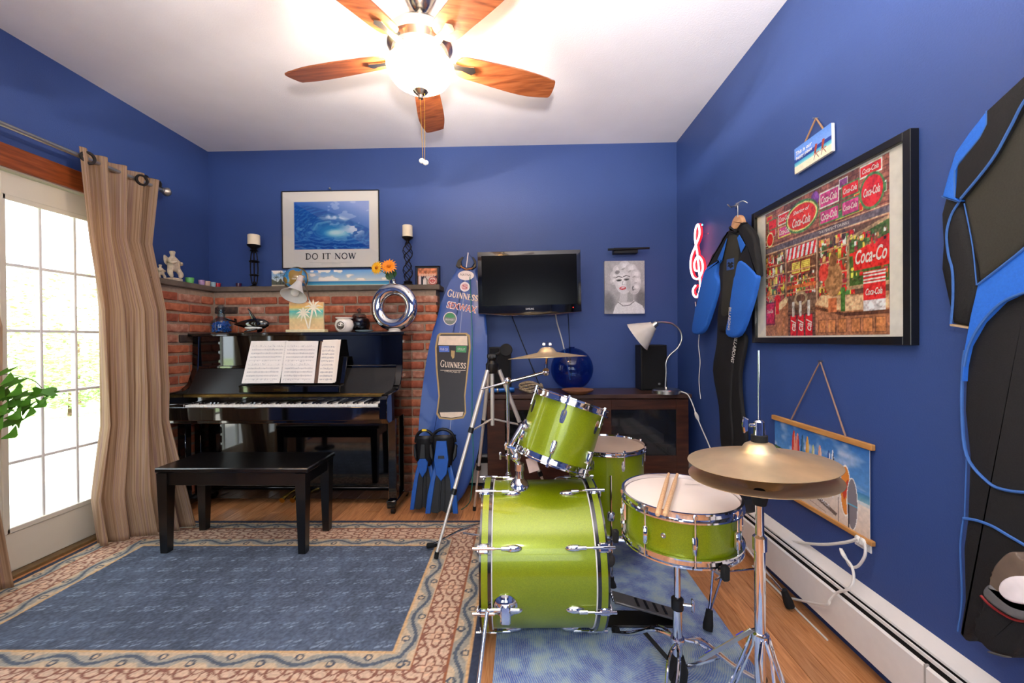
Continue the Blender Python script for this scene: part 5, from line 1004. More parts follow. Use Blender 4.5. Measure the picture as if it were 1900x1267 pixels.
# ---- floor tom
fc = at(1124, 823, Y=2.25); R, L = .196, .40; TF = M.Translation(V((fc.x, 2.25, fc.z-L/2-.008))); ft = thing('floor_tom', 'lime green floor tom standing behind the bass drum', 'drum', (fc.x, 2.25, .008)); shell(TF, R, L, ft); head(TF, R, L/2+.006, HEADB, ft); head(TF, R, -L/2-.006, HEADB, ft, -1)
for s in (-1, 1): hoop(TF if s > 0 else TF @ M.Rotation(PI, 4, 'X'), R, L/2+.004, ft)
for k in range(8):
    a = 2*PI*k/8+.25; toplug(TF, R, a, L/2-.055, L/2+.01, .045, ft, .009); toplug(TF, R, a, -L/2+.055, -L/2-.01, .045, ft, .009)
lg1 = at(1133, 950, Y=2.05); a1 = math.atan2(2.05-2.25, lg1.x-fc.x)
for k in range(3):
    a = a1+k*2*PI/3; A = M.Translation(V((fc.x, 2.25, 0))) @ M.Rotation(a, 4, 'Z'); zt = fc.z-.1; m = MB(A); rr_ = R+.022
    m.tube(smoothp([(rr_, 0, zt), (rr_, 0, .26), (rr_+.005, 0, .22), (rr_+.03, 0, .06), (rr_+.032, 0, .03)], 5, False), .0055, 8); lo = m.build('leg', CHROME, ft); MB(A).lathe([(.02, 0), (.018, .01), (.009, .03), (.009, .045)], 14, M.Translation(V((rr_+.032, 0, .008)))).build('rubber_foot', RUBBER, lo); MB(A).box((R+.015, 0, .33), (.03, .035, .05), .008).build('leg_bracket', CHROME, ft)
# ---- snare and stand
SY = 1.42; sc_ = at(1262, 916, Y=SY); sc_ = V((sc_.x, SY, sc_.z)); R, L = .178, .135; TS = M.Translation(sc_-V((0, 0, L/2+.006))); sn = thing('snare_drum', 'lime green snare drum with white head and chrome hoops', 'drum', sc_-V((0, 0, L+.02)))
shell(TS, R, L, sn); head(TS, R, L/2+.006, HEAD, sn); head(TS, R, -L/2-.006, HEAD, sn, -1); hoop(TS, R, L/2+.002, sn, .026); hoop(TS @ M.Rotation(PI, 4, 'X'), R, L/2+.002, sn, .024)
for k in range(8):
    a = -PI/2-.14+2*PI*k/8; A = TS @ M.Rotation(a, 4, 'Z'); m = MB(A); m.box((R+.01, 0, -.012), (.02, .016, .062), .007); lo = m.build('lug', CHROME, sn); m = MB(A); m.cyl((R+.013, 0, -L/2-.008), (R+.013, 0, L/2+.006), .0032, n=8); m.cyl((R+.013, 0, L/2+.0), (R+.013, 0, L/2+.012), .006, n=6); m.build('tension_rod', CHROME, lo)
A = TS @ M.Rotation(.25, 4, 'Z'); m = MB(A); m.bb((R, -.02, -.05), (R+.022, .02, .03), .005); m.bb((R+.018, -.012, -.02), (R+.04, .012, .04), .004); m.cyl((R+.03, 0, .03), (R+.03, 0, .06), .006, n=10); m.build('strainer', CHROME, sn)
A = TS @ M.Rotation(PI-.1, 4, 'Z'); MB(A).bb((R, -.018, -.02), (R+.014, .018, .04), .004).build('snare_butt', CHROME, sn)
MB(zto(TS @ V((R*math.cos(-2.2), R*math.sin(-2.2), .0)), (math.cos(-2.2), math.sin(-2.2), 0))).lathe([(.008, 0), (.008, .003), (.005, .004), (.005, .001), (.001, .001)], 16).build('air_vent', STEEL, sn)
text('PERCUSSION', fr(sc_+V((.075, .085, .0015)), (1, -.12, 0), (.12, 1, 0)), .007, mat('print_black', (40, 36, 38), .6), sn, .05)
for (a, b, lab) in (((1241, 878, 1221, 951), 0, 'left of the two wooden drumsticks lying on the snare'), ((1257, 879, 1235, 951), 1, 'right of the two wooden drumsticks lying on the snare')):
    z = sc_.z+.013; p1 = at(a[0], a[1], Z=z); p2 = at(a[2], a[3], Z=z+.013); p2 = p2+(p2-p1)*.04; d = p1-p2; Ls = d.length
    z_ = 0; tag(MB(zto(p2, d)).lathe([(.004, 0), (.0072, .004), (.0075, .02), (.0072, Ls*.75), (.0045, Ls*.95), (.0055, Ls*.97), (.004, Ls*.995), (.001, Ls)], 16).build('drumstick', STICK), lab, 'drumstick', 'drumsticks on the snare')
ss = thing('snare_stand', 'chrome tripod snare stand with black hub under the snare', 'drum stand', (sc_.x-.005, SY, .008)); bx = at(1257, 1150, Y=SY).x; zb = sc_.z-L-.02
m = MB(); m.cyl((bx, SY, .29), (bx, SY, zb-.03), .0105, n=16); m.build('upper_tube', CHROME, ss); m = MB(); m.cyl((bx, SY, .07), (bx, SY, .31), .0155, n=18); m.build('lower_tube', CHROME, ss)
MB(M.Translation(V((bx, SY, .30)))).lathe([(.02, -.02), (.02, .015), (.014, .02)], 16).build('tube_collar', BLACK, ss); m = MB(); m.cyl((bx+.015, SY-.01, .30), (bx+.04, SY-.015, .30), .005, n=8); m.box((bx+.045, SY-.016, .30), (.008, .016, .045), .003); m.build('wing_bolt', CHROME, ss)
MB().sph((bx, SY, zb-.03), (.026, .026, .03), 16, 10).build('tilter', CHROME, ss); MB().box((bx-.035, SY-.02, zb-.045), (.02, .02, .02), .004).build('tilter_lever', CHROME, ss)
for k in range(3):
    a = -PI/2+.35+k*2*PI/3; d = V((math.cos(a), math.sin(a), 0)); c0 = V((bx, SY, zb-.02)); MB().tube([c0, c0+d*.10+V((0, 0, .004)), c0+d*.20+V((0, 0, .0)), c0+d*.20+V((0, 0, .03))], .006, 8).build('basket_arm', CHROME, ss); MB().box(c0+d*.203+V((0, 0, .014)), (.022, .022, .045), .005).build('arm_grip', RUBBER, ss)
MB(M.Translation(V((bx, SY, .10)))).lathe([(.03, -.06), (.034, -.03), (.026, .0), (.02, .02)], 20).build('hub', RUBBER, ss); MB(M.Translation(V((bx, SY, .175)))).lathe([(.022, -.008), (.024, 0), (.022, .008)], 18).build('leg_collar', CHROME, ss)
for k in range(3):
    a = -2.05+k*2*PI/3; d = V((math.cos(a), math.sin(a), 0)); c0 = V((bx, SY, .175)); e = V((bx, SY, .016))+d*.3; s_ = d.cross(V((0, 0, 1)))*.011; m = MB()
    for sg in (-1, 1): m.tube(smoothp([tuple(c0+d*.02), tuple(c0+d*.09+s_*sg*1.5-V((0, 0, .015))), tuple(c0+d*.2+s_*sg-V((0, 0, .10))), tuple(e+s_*sg*.4)], 5, False), .0055, 7)
    lo = m.build('leg', CHROME, ss); MB().tube([e+V((0, 0, .015)), e-d*.02+V((0, 0, .022))], .013, 10).build('rubber_foot', RUBBER, lo); MB().tube([V((bx, SY, .07)), c0+d*.15-V((0, 0, .06))], .0075, 7).build('leg_brace', RUBBER if k != 1 else CHROME, ss)
# ---- hi-hat
hy = 1.12; hp = at(1409, 845, Y=hy); hx = hp.x; hz = at(1409, 842, Y=hy).z; axh = V((-.05, .03, 1)).normalized()
hs = thing('hi_hat_stand', 'chrome hi-hat stand with tall rod in the right foreground', 'cymbal stand', (hx, hy, .008))
def cymbal(name, T, R, label, grp=None, flip=1):
    pr = [(.006, .034*1), (.02, .033), (.034, .026), (.044, .012), (.05, .006), (R*.6, -.006), (R, -.02), (R, -.0212), (R*.6, -.0075), (.05, .0045), (.042, .01), (.032, .024), (.006, .031)]
    o = MB(T).lathe([(a, b*flip) for a, b in pr], 72).build(name, BRONZE); return tag(o, label, 'cymbal', grp)
TH = zto((hx, hy, hz), axh); cymbal('hi_hat_cymbal', TH, .178, 'upper bronze hi-hat cymbal on the tall chrome rod', 'hi-hat cymbals'); cymbal('hi_hat_cymbal', TH @ M.Translation(V((0, 0, -.078))), .178, 'lower upturned bronze hi-hat cymbal under the upper one', 'hi-hat cymbals', -1)
zr = at(1409, 650, Y=hy).z; MB().cyl((hx, hy, hz-.05), (hx, hy, zr), .0032, n=10).build('pull_rod', CHROME, hs)
m = MB(M.Translation(V((hx, hy, hz)))); m.lathe([(.014, .05), (.0135, .085), (.008, .09)], 18); m.build('clutch', CHROME, hs); MB(M.Translation(V((hx, hy, hz)))).lathe([(.02, .032), (.02, .05), (.008, .052)], 20).build('clutch_felt', RUBBER, hs)
m = MB(); m.cyl((hx-.01, hy, hz+.076), (hx-.025, hy, hz+.076), .005, n=8); m.prism([(0, -.022), (.012, -.016), (.012, .016), (0, .022), (-.004, 0)], .008, .003, 1, fr((hx-.04, hy+.004, hz+.077), (1, 0, 0), (0, 0, 1))); m.build('clutch_wing', CHROME, hs)
z1 = at(1409, 915, Y=hy).z; z2 = at(1409, 1000, Y=hy).z; m = MB(); m.cyl((hx, hy, z2-.02), (hx, hy, z1-.03), .0105, n=18); m.build('upper_tube', CHROME, hs); MB(M.Translation(V((hx, hy, z1)))).lathe([(.016, -.03), (.02, -.012), (.02, .0), (.012, .01)], 20).build('cymbal_seat', RUBBER, hs)
m = MB(M.Translation(V((hx, hy, 0)))); m.lathe([(.0135, .06), (.0135, z2-.03), (.0175, z2-.028), (.0175, z2+.006), (.011, z2+.012)], 22); m.build('lower_tube', CHROME, hs)
zc_ = at(1409, 1180, Y=hy).z; m = MB(M.Translation(V((hx, hy, zc_)))); m.lathe([(.0145, -.012), (.022, -.008), (.022, .008), (.0145, .012)], 20); m.build('leg_collar', CHROME, hs); m = MB(); 
for k in range(3):
    a = -PI/2+(-.1, 1.5, 3.6)[k]; d = V((math.cos(a), math.sin(a), 0)); s_ = d.cross(V((0, 0, 1)))*.015; c0 = V((hx, hy, zc_)); e = V((hx, hy, .02))+d*(.15 if k else .12)
    m = MB()
    for sg in (-1, 1): m.tube([c0+d*.02+s_*sg*.3, c0+d*.03+s_*sg-V((0, 0, .045)), e+s_*sg*.8], .004, 7)
    lo = m.build('leg', CHROME, hs); MB().tube([e+V((0, 0, .006)), e-d*.03+V((0, 0, .012))], .013, 10).build('rubber_foot', RUBBER, lo)
q1, q2 = at(1396, 1168, Y=1.0), at(1300, 1224, Y=1.1); d = q2-q1; T = fr(q1, d, (0, -.5, 1)); m = MB(T); m.bb((0, -.007, -.002), (d.length, .007, .002), .001); so = m.build('brace_strip', STEEL, hs)
TAPE = mat('blue_tape', (40, 44, 200), .4)
for a in (.12, .72): MB(T).bb((d.length*a, -.0072, .002), (d.length*(a+.13), .0072, .0035)).build('tape_mark', TAPE, so, smooth=False)
MB(fr(V((hx, hy-.02, .03)), (1, 0, 0), (0, -.97, .25))).bb((-.045, 0, 0), (.045, .28, .012), .006).build('footboard', STEEL, hs)
# ---- crash cymbal and boom stand
cy = 2.12; cs = thing('cymbal_stand', 'chrome boom cymbal stand behind the bass drum', 'cymbal stand', (at(943, 800, Y=cy).x, cy, .008)); px = at(943, 800, Y=cy).x; zt = at(943, 708, Y=cy).z
TC = zto(at(1015, 656, Y=cy), (-.035, .05, 1)); cymbal('crash_cymbal', TC, .2, 'thin bronze crash cymbal on a boom arm in front of television cables')
m = MB(); m.cyl((px, cy, .5), (px, cy, zt), .0085, n=14); m.cyl((px, cy, .16), (px, cy, .52), .0125, n=14); m.build('tube', CHROME, cs); b0, b1 = at(893, 722, Y=cy-.02), at(1013, 690, Y=cy-.01); m = MB(); m.tube([b0, b0+(b1-b0)*.4, b1], [.004, .007, .0075], 10); m.build('boom_arm', CHROME, cs)
m = MB(); m.sph((px, cy-.01, zt+.005), .02, 14, 10); m.build('boom_clamp', CHROME, cs); m = MB(); m.sph(b1, .02, 14, 10); m.tube([b1, at(1015, 656, Y=cy)], .006, 8); m.build('tilter', CHROME, cs); tp = at(1015, 645, Y=cy); m = MB(); m.cyl(tp+V((0, 0, -.03)), tp+V((0, 0, .03)), .0035, n=8); m.box(tp+V((-.016, 0, .018)), (.018, .008, .016), .004); m.box(tp+V((.016, 0, .018)), (.018, .008, .016), .004); m.build('wing_nut', CHROME, cs)
m = MB(); q = at(912, 857, Y=cy-.03)
for z in (.5, .6): m.lathe([(.016, -.012), (.016, .012), (.01, .015)], 14, M.Translation(V((px, cy, z))))
m.cyl((px, cy, .6), (px-.035, cy-.02, .61), .005, n=8); m.box((px-.04, cy-.022, .61), (.012, .01, .04), .003); m.build('height_clamp', CHROME, cs)
for e in (at(797, 1013, Z=.03), V((px+.3, cy+.2, .03)), V((px+.02, cy+.4, .02))):
    c0 = V((px, cy, .3)); d = V((e.x-px, e.y-cy, 0)).normalized(); m = MB(); s_ = d.cross(V((0, 0, 1)))*.008
    for sg in (-1, 1): m.tube([c0+s_*sg, (c0*.4+e*.6)+s_*sg*1.4+V((0, 0, .02)), e+s_*sg*.3], .0045, 7)
    m.tube([V((px, cy, .17)), c0*.45+e*.55], .005, 6); lo = m.build('leg', CHROME, cs); MB().tube([e+d*.01, e-d*.045+V((0, 0, .018))], [.016, .013], 10).build('rubber_foot', RUBBER, lo)
# ---- bass drum pedal
pf = V((bc.x+.25, bc.y-.0, .008)); pd = thing('kick_pedal', 'black kick pedal on the right side of the bass drum', 'pedal', pf+V((.15, 0, 0)))
MB().bb(pf+V((0, -.06, 0)), pf+V((.33, .04, .01)), .003).build('base_plate', BLACK, pd); T = fr(pf+V((.34, -.045, .018)), (-1, 0, .28), (0, 1, 0))
m = MB(T); m.bb((0, 0, -.004), (.29, .08, .006), .003); fo = m.build('footboard', mat('footboard_grey', (120, 118, 116), .35, .6), pd); mm = MB(T)
for x in (.06, .1, .14, .18): mm.bb((x, .012, -.0075), (x+.012, .068, -.004), .001); mm.bb((x, .012, .006), (x+.012, .068, .008), .001)
mm.build('grip_bars', BLACK, fo)
for y in (-.055, .035): MB().cyl(pf+V((.02, y, 0)), pf+V((.03, y, .2)), .009, n=10).build('upright', BLACK, pd)
m = MB(); m.cyl(pf+V((.028, -.06, .19)), pf+V((.028, .045, .19)), .008, n=10); m.cyl(pf+V((.028, -.01, .19)), pf+V((.045, -.01, .25)), .004, n=8); m.build('axle', CHROME, pd); MB().sph(pf+V((.046, -.01, .255)), (.025, .022, .03), 14, 10).build('beater', mat('beater_felt', (60, 56, 54), .9), pd)
m = MB()
for k in range(9): m.sph(pf+V((.03+.004*k, -.01, .18-.012*k)), .007, 8, 6)
m.build('chain', CHROME, pd); MB().box(pf+V((.0, 0, .03)), (.05, .07, .05), .008).build('hoop_clamp', BLACK, pd)
# ---- drum throne behind the snare
tx, ty = at(1349, 1060, Y=1.9).x, 1.9; tz = at(1392, 912, Y=1.85).z; th = thing('drum_throne', 'drum throne with black round seat hidden behind snare and hi-hat', 'stool', (tx, ty, 0)); T = M.Translation(V((tx, ty, 0)))
MB(T).lathe([(.12, tz-.07), (.142, tz-.055), (.146, tz-.02), (.135, tz-.004), (.001, tz)], 40).build('seat', mat('black_vinyl', (16, 15, 16), .45, coat=.2), th); m = MB(T); m.cyl((0, 0, .13), (0, 0, tz-.07), .0125, n=16); m.build('post', CHROME, th); m = MB(T); m.lathe([(.018, .2), (.018, .23), (.013, .235)], 16); m.cyl((.01, -.01, .215), (.015, -.045, .215), .005, n=8); m.box((.016, -.05, .215), (.03, .008, .02), .003); m.build('collar', CHROME, th)
for e in (at(1313, 1176, Z=.0), at(1466, 1132, Z=.0), V((tx-.1, ty+.27, 0))):
    e = V((e.x, e.y, .0)); c0 = V((tx, ty, .36)); d = V((e.x-tx, e.y-ty, 0)).normalized(); s_ = d.cross(V((0, 0, 1)))*.02; m = MB()
    for sg in (-1, 1): m.tube([c0+s_*sg, c0*.5+e*.5+s_*sg+V((0, 0, .015)), e+V((0, 0, .07))-d*.02], .005, 7)
    m.tube([V((tx, ty, .14)), c0*.4+e*.6+V((0, 0, .03))], .005, 7); lo = m.build('leg', CHROME, th); T2 = zto(e+V((0, 0, .016)), V((-d.x*.35, -d.y*.35, 1))); MB(T2).lathe([(.019, 0), (.02, .02), (.016, .05), (.013, .075), (.001, .078)], 12).build('rubber_foot', RUBBER, lo)
# ---- camera tripod
ty_ = 2.63; hx_ = at(913, 672, Y=ty_); tr = thing('camera_tripod', 'tall silver camera tripod with black head beside the surfboard', 'tripod', (hx_.x, ty_, 0)); SILV = mat('satin_silver', (222, 216, 206), .35, .6, var=.04)
top = hx_+V((0, 0, -.02))
m = MB(); m.lathe([(.03, -.05), (.04, -.03), (.04, .01), (.022, .03), (.02, .05)], 20, M.Translation(top)); m.box(top+V((0, 0, .06)), (.06, .05, .03), .006); m.sph(top+V((.0, 0, .05)), .03, 14, 10); m.build('head', BLACK, tr)
q = at(938, 650, Y=ty_-.02); MB(zto(q+V((0, .02, 0)), (0.15, -1, .1))).lathe([(.036, -.02), (.04, 0), (.04, .03), (.036, .034), (.001, .03)], 28).build('phone_mount', RUBBER, tr); m = MB(); m.tube([top+V((.01, 0, .06)), q], .01, 8); m.tube([top+V((-.02, -.02, .04)), top+V((-.04, -.06, -.14))], .006, 8); m.build('pan_handle', BLACK, tr)
for e in (at(809, 1041, Z=.0), at(880, 947, Z=.0), V((hx_.x+.42, ty_+.1, 0))):
    e = V((e.x, e.y, .028 if e.y < 2.5 else .012)); d = V((e.x-top.x, e.y-top.y, 0)).normalized(); a = top+d*.045+V((0, 0, -.03)); m = MB()
    for f0, f1, r_ in ((0, .36, .0135), (.34, .68, .011), (.66, 1, .0085)): m.cyl(a+(e-a)*f0, a+(e-a)*f1, r_, n=12)
    lo = m.build('leg', SILV, tr)
    for f0 in (.34, .67): MB().cyl(a+(e-a)*f0, a+(e-a)*(f0+.03), .0165, n=12).build('leg_lock', BLACK, lo)
    MB().cyl(e-V((0, 0, .012)), e+(a-e)*.02, .012, n=10).build('rubber_tip', RUBBER, lo); MB().tube([top+V((0, 0, -.34)), a+(e-a)*.36], .006, 6).build('spreader', SILV, tr)
MB().cyl(top+V((0, 0, -.38)), top, .0125, n=14).build('center_column', SILV, tr)
# ================================================================== CEILING FAN
fx, fy = at(780, 112, Y=1.78).x, 1.78; HB = 2.405
fan = thing('ceiling_fan', 'five-blade wooden ceiling fan with glowing glass bowl light', 'ceiling fan', (fx, fy, H)); T0 = M.Translation(V((fx, fy, 0)))
MB(T0).lathe([(.075, H-.001), (.078, H-.03), (.07, H-.09), (.045, H-.14), (.025, H-.165), (.012, H-.17)], 36).build('canopy', NICKEL, fan)
MB(T0).cyl((0, 0, HB+.12), (0, 0, H-.15), .0125, n=16).build('downrod', NICKEL, fan)
MB(T0).lathe([(.02, HB+.16), (.05, HB+.135), (.11, HB+.12), (.135, HB+.095), (.138, HB+.05), (.12, HB+.03), (.12, HB+.012), (.11, HB+.004), (.07, HB-.004), (.05, HB-.05), (.001, HB-.05)], 48).build('motor_housing', NICKEL, fan)
WALN = ramp_mat('walnut_blade', [(.3, (96, 48, 26)), (.5, (132, 72, 40)), (.7, (150, 88, 52))], 7, (.6, 9, 9), .35, .05, dist=.6)
bl_out = smoothp([(.17, -.045), (.3, -.062), (.5, -.07), (.61, -.06), (.635, -.048), (.648, .03), (.62, .05), (.5, .07), (.3, .062), (.17, .045)], 4)
for k in range(5):
    a = math.radians(25+72*k); A = T0 @ M.Rotation(a, 4, 'Z') @ M.Translation(V((0, 0, HB+.012))) @ M.Rotation(-.2, 4, 'X')
    b = MB(A).prism(bl_out, .007, .002, 1).build('blade', WALN, fan); m = MB(A); m.prism([(.1, -.02), (.19, -.012), (.235, -.022), (.25, 0), (.235, .022), (.19, .012), (.1, .02)], .006, .002, 1, z0=-.007); m.build('blade_iron', NICKEL, b)
BOWL = mat('lit_frosted_bowl', (255, 240, 215), .3, emit=(255, 214, 160), es=30)
MB(T0).lathe([(.140, HB-.03), (.143, HB-.035), (.138, HB-.06), (.115, HB-.092), (.075, HB-.118), (.03, HB-.130), (.02, HB-.131), (.02, HB-.127), (.073, HB-.112), (.11, HB-.087), (.132, HB-.058), (.137, HB-.035), (.136, HB-.03)], 48).build('light_bowl', BOWL, fan)
MB(T0).lathe([(.032, HB-.130), (.032, HB-.138), (.02, HB-.150), (.012, HB-.155), (.01, HB-.168), (.001, HB-.172)], 24).build('finial', NICKEL, fan)
ch = MB(); zk = at(784, 302, Y=fy).z
for s in (-1, 1):
    pc = MB(); pc.cyl((fx+.012+s*.004, fy-.005, zk+(.0 if s > 0 else .008)), (fx+.008+s*.01, fy-.005, HB-.14), .0012, n=6); po = pc.build('pull_chain', BRASS, fan); MB().sph((fx+.012+s*.008, fy-.005, zk-.002+(.0 if s > 0 else .008)), (.013, .009, .011), 14, 9).build('pull_knob', IVORY, po)
for k in range(3):
    a = 2*PI*k/3+.5; lamp('fan_bulb', 'POINT', (fx+.112*math.cos(a), fy+.112*math.sin(a), HB-.036), 112, (1, .87, .74), .02)
    
# ================================================================== RIGHT WALL
MF = mat('black_frame_wood', (16, 15, 15), .35, coat=.2)
# ---- large framed shop picture
ya, yb_, z0, z1 = 2.254, 1.344, 1.171, 1.856; off = .03; w_, h_ = ya-yb_, z1-z0; c = V((XR, (ya+yb_)/2, (z0+z1)/2)); T = fr(c, (0, -1, 0), (0, 0, 1)); t = thing('shop_picture', 'large black-framed picture of an old soda shop full of red signs', 'picture', c)
frame(t, T, w_, h_, .028, .028, MF)
def lx(u): p = at(u, 500, X=XR-.013); return -(p.y-c.y)
mx0, mx1, px0, px1 = -w_/2+.03, w_/2-.03, lx(1421), lx(1651); MB(T).bb((mx0, -h_/2+.03, .0126), (mx1, h_/2-.03, .0132)).build('mat_board', mat('cream_mat', (236, 226, 212), .6), t, smooth=False)
pw, ph_ = px1-px0, h_-.07; cv = Cv(1.32, 1, 300, 225, (132, 78, 60)); r = random.Random(5); cv.noise(9, .25)
def RR(x0, y0, x1, y1, c, e=None, s=.012):
    if e: cv.rect(x0-s, y0-s, x1+s, y1+s, e)
    cv.rect(x0, y0, x1, y1, c)
RED = (196, 40, 38); GR = (70, 110, 60); YE = (220, 178, 70); CRM = (232, 214, 180); BRN = (110, 64, 44)
bx = (((cv.x*16+(np.floor(cv.y*30) % 2)*.5) % 1 < .08) | ((cv.y*30) % 1 < .14)) & (cv.y > .7); cv.put(bx*.5, (60, 34, 30))
for k in range(16):
    xx, yy = r.uniform(0, 1.25), r.choice((.74, .8, .86, .93)); RR(xx, yy, xx+r.uniform(.05, .12), yy+r.uniform(.03, .05), r.choice((RED, (150, 50, 60), GR, (120, 60, 110), (170, 110, 60))), r.choice((CRM, YE, GR)), .006)
for a, b, c1, d1 in ((.05, .86, .17, .93), (.2, .87, .36, .94), (.2, .77, .36, .84), (.72, .86, .9, .95), (.72, .75, .9, .83), (.94, .86, 1.08, .93), (.94, .75, 1.08, .83), (1.1, .93, 1.26, .99)): RR(a, b, c1, d1, r.choice((RED, RED, (176, 60, 110), (150, 40, 60))), r.choice((CRM, GR, YE)), .008)
cv.ell(1.19, .83, .1, .105, GR); cv.ell(1.19, .83, .085, .09, RED); cv.ell(.07, .78, .055, .06, (220, 190, 130)); cv.ell(.07, .78, .045, .05, RED); cv.ell(.66, .94, .045, .05, (110, 60, 130))
cv.ell(.5, .86, .2, .115, GR); cv.ell(.5, .86, .185, .1, (226, 200, 110)); cv.ell(.5, .86, .17, .09, (198, 46, 34))
cv.rect(0, .675, 1.32, .715, (92, 80, 84)); cv.rect(0, .664, 1.32, .674, (176, 140, 110)); cv.rect(0, .716, 1.32, .724, (190, 150, 120))
for x in (.3, .68): cv.rect(x-.012, .2, x+.012, .67, (128, 92, 74)); cv.rect(x-.003, .2, x+.003, .67, (190, 150, 120))
def clutter(x0, y0, x1, y1, n, s0=.015, s1=.05):
    for k in range(n):
        x, y = r.uniform(x0, x1), r.uniform(y0, y1); a, b = r.uniform(s0, s1), r.uniform(s0, s1)*1.2; col = r.choice((RED, RED, YE, CRM, GR, BRN, (60, 44, 44), (170, 120, 80), (90, 90, 60), (140, 50, 60), (190, 90, 50)))
        if r.random() < .3: cv.ell(x, y, a*.6, b*.6, col)
        else: cv.rect(x, y, min(x+a, x1), min(y+b, y1), col)
cv.rect(0, .2, .29, .66, (84, 60, 48)); clutter(.0, .22, .27, .64, 260); cv.rect(.31, .22, .67, .66, (96, 62, 48)); clutter(.32, .24, .65, .46, 170, .012, .035); cv.rect(.69, .22, 1.32, .66, (92, 66, 52)); clutter(.7, .24, 1.05, .64, 240)
cv.put(((cv.x > .31) & (cv.x < .67) & (cv.y > .57) & (cv.y < .655))*1., (236, 226, 214)); cv.put(((cv.x > .31+.0*cv.y) & (cv.x < .67) & (cv.y > .56+.012*np.sin(cv.x*90)) & (cv.y < .655) & (((cv.x-(cv.y-.6)*.3)*19) % 1 < .5))*1., (190, 36, 40))
for x in (.38, .5): RR(x, .46, x+.1, .54, (222, 180, 80), (130, 50, 36), .008); [cv.rect(x+.01, .47+.014*k, x+.09, .476+.014*k, (160, 110, 50)) for k in range(5)]
cv.rect(.31, .35, .67, .375, (176, 90, 50)); cv.rect(.31, .2, .67, .3, (104, 78, 64)); cv.ell(.49, .27, .08, .05, (150, 126, 100)); cv.ell(.49, .27, .055, .032, (90, 60, 48))
# counters
for x0_, x1_ in ((0, .28), (.32, .66), (.7, 1.0)):
    for yy in (.32, .4, .48, .56): cv.rect(x0_, yy, x1_, yy+.008, (176, 132, 96))
for x0_, x1_ in ((.02, .28), (.7, .98)):
    for k in range(14): xx = r.uniform(x0_, x1_-.04); yy = r.choice((.33, .41, .49)); RR(xx, yy, xx+.03, yy+r.uniform(.03, .06), r.choice((YE, CRM, RED, (226, 150, 90))), BRN, .003)
cv.poly([(0, 0), (0, .2), (.1, .22), (.32, .28), (.33, .26), (.33, 0)], (150, 96, 64)); cv.poly([(0, .1), (.3, .24), (.33, .28), (.3, .3), (0, .17)], (196, 160, 124)); cv.poly([(.66, 0), (.66, .22), (.72, .26), (1.32, .24), (1.32, 0)], (150, 96, 66)); cv.poly([(.66, .21), (.72, .27), (1.32, .22), (1.32, .15), (.95, .15)], (188, 148, 112)); cv.poly([(.66, .2), (.95, .14), (1.32, .14), (1.32, .12), (.95, .12), (.66, .18)], (90, 54, 38))
for x in (.7, .8, .9, 1.02, 1.12, 1.22): RR(x, .02, x+.07, .1, (176, 110, 66), (104, 64, 44), .006)
cv.rect(.33, 0, .66, .2, (96, 66, 50))
for k in range(7): cv.rect(.33, .03*k, .66, .03*k+.006, (70, 46, 38))
for x in (.36, .45, .55): RR(x, 0, x+.075, .15, (190, 30, 34), (90, 40, 40), .006); cv.rect(x+.02, .14, x+.05, .25, (176, 168, 160))
RR(.01, .1, .13, .26, (170, 36, 60), (110, 40, 50)); RR(.15, .17, .2, .32, RED); cv.poly([(.98, .28), (.98, .6), (1.32, .66), (1.32, .28)], (150, 120, 90)); cv.poly([(1.0, .3), (1.0, .58), (1.32, .64), (1.32, .3)], (64, 84, 40)); clutter(1.0, .3, 1.31, .6, 60, .01, .03); cv.poly([(1.04, .39), (1.03, .5), (1.32, .56), (1.32, .39)], (186, 40, 36)); clutter(1.0, .53, 1.31, .6, 30, .01, .025)
RR(1.12, .18, 1.29, .37, (186, 40, 40)); [cv.rect(1.12, .3+.02*k, 1.29, .308+.02*k, (226, 190, 180)) for k in range(4)]; cv.rect(1.12, .14, 1.29, .2, (196, 186, 186)); cv.ell(.85, .36, .09, .11, (150, 106, 70)); cv.ell(.85, .49, .04, .045, (120, 80, 52)); RR(.8, .15, .88, .24, (176, 96, 60)); cv.rect(.92, .15, .96, .3, (70, 110, 50)); cv.ell(.75, .42, .05, .06, (196, 60, 50)); cv.c = np.clip(cv.c*1.22+.03, 0, 1); cv.noise(70, .2); cv.noise(24, .12)
cv.build('print', T @ M.Translation(V((px0, -ph_/2, .0136))) @ M.Diagonal((pw/1.32, ph_, 1, 1)), t, PRINTG)
SCR = mat('print_white_script', (240, 226, 214), .5); SCRR = mat('print_red_script', (206, 44, 40), .5)
def ptx(s, x, y, wd, hg, m, sh=.35, rot=0, b=.02): text(s, T @ M.Translation(V((px0+x*pw/1.32, -ph_/2+y*ph_, .0139))) @ M.Rotation(rot, 4, 'Z'), hg*ph_, m, t, wd*pw/1.32, sh, b)
for a in (('Coca-Cola', .28, .905, .14, .04, SCR), ('Coca-Cola', .28, .805, .14, .045, SCR), ('Coca-Cola', .81, .905, .16, .05, SCR), ('Coca-Cola', .81, .79, .16, .05, SCR), ('Coca-Cola', 1.01, .895, .12, .035, SCR), ('Coca-Cola', 1.01, .79, .12, .035, SCR), ('Coca-Cola', 1.18, .96, .13, .03, SCR), ('Coca-Cola', 1.19, .83, .13, .05, SCR), ('Coca-Cola', .5, .83, .22, .065, SCR), ('Coca-Co', 1.18, .465, .25, .085, SCR), ('Coca-Cola', 1.205, .25, .13, .04, SCR), ('Coca-Cola', .07, .49, .12, .04, SCR), ('Coca-Cola', .07, .2, .09, .03, SCR)): ptx(*a)
ptx('Sharing of', .5, .9, .2, .035, SCR); ptx('THE PERFECT DRINKS', .85, .695, .3, .018, SCR, 0, 0, 0)
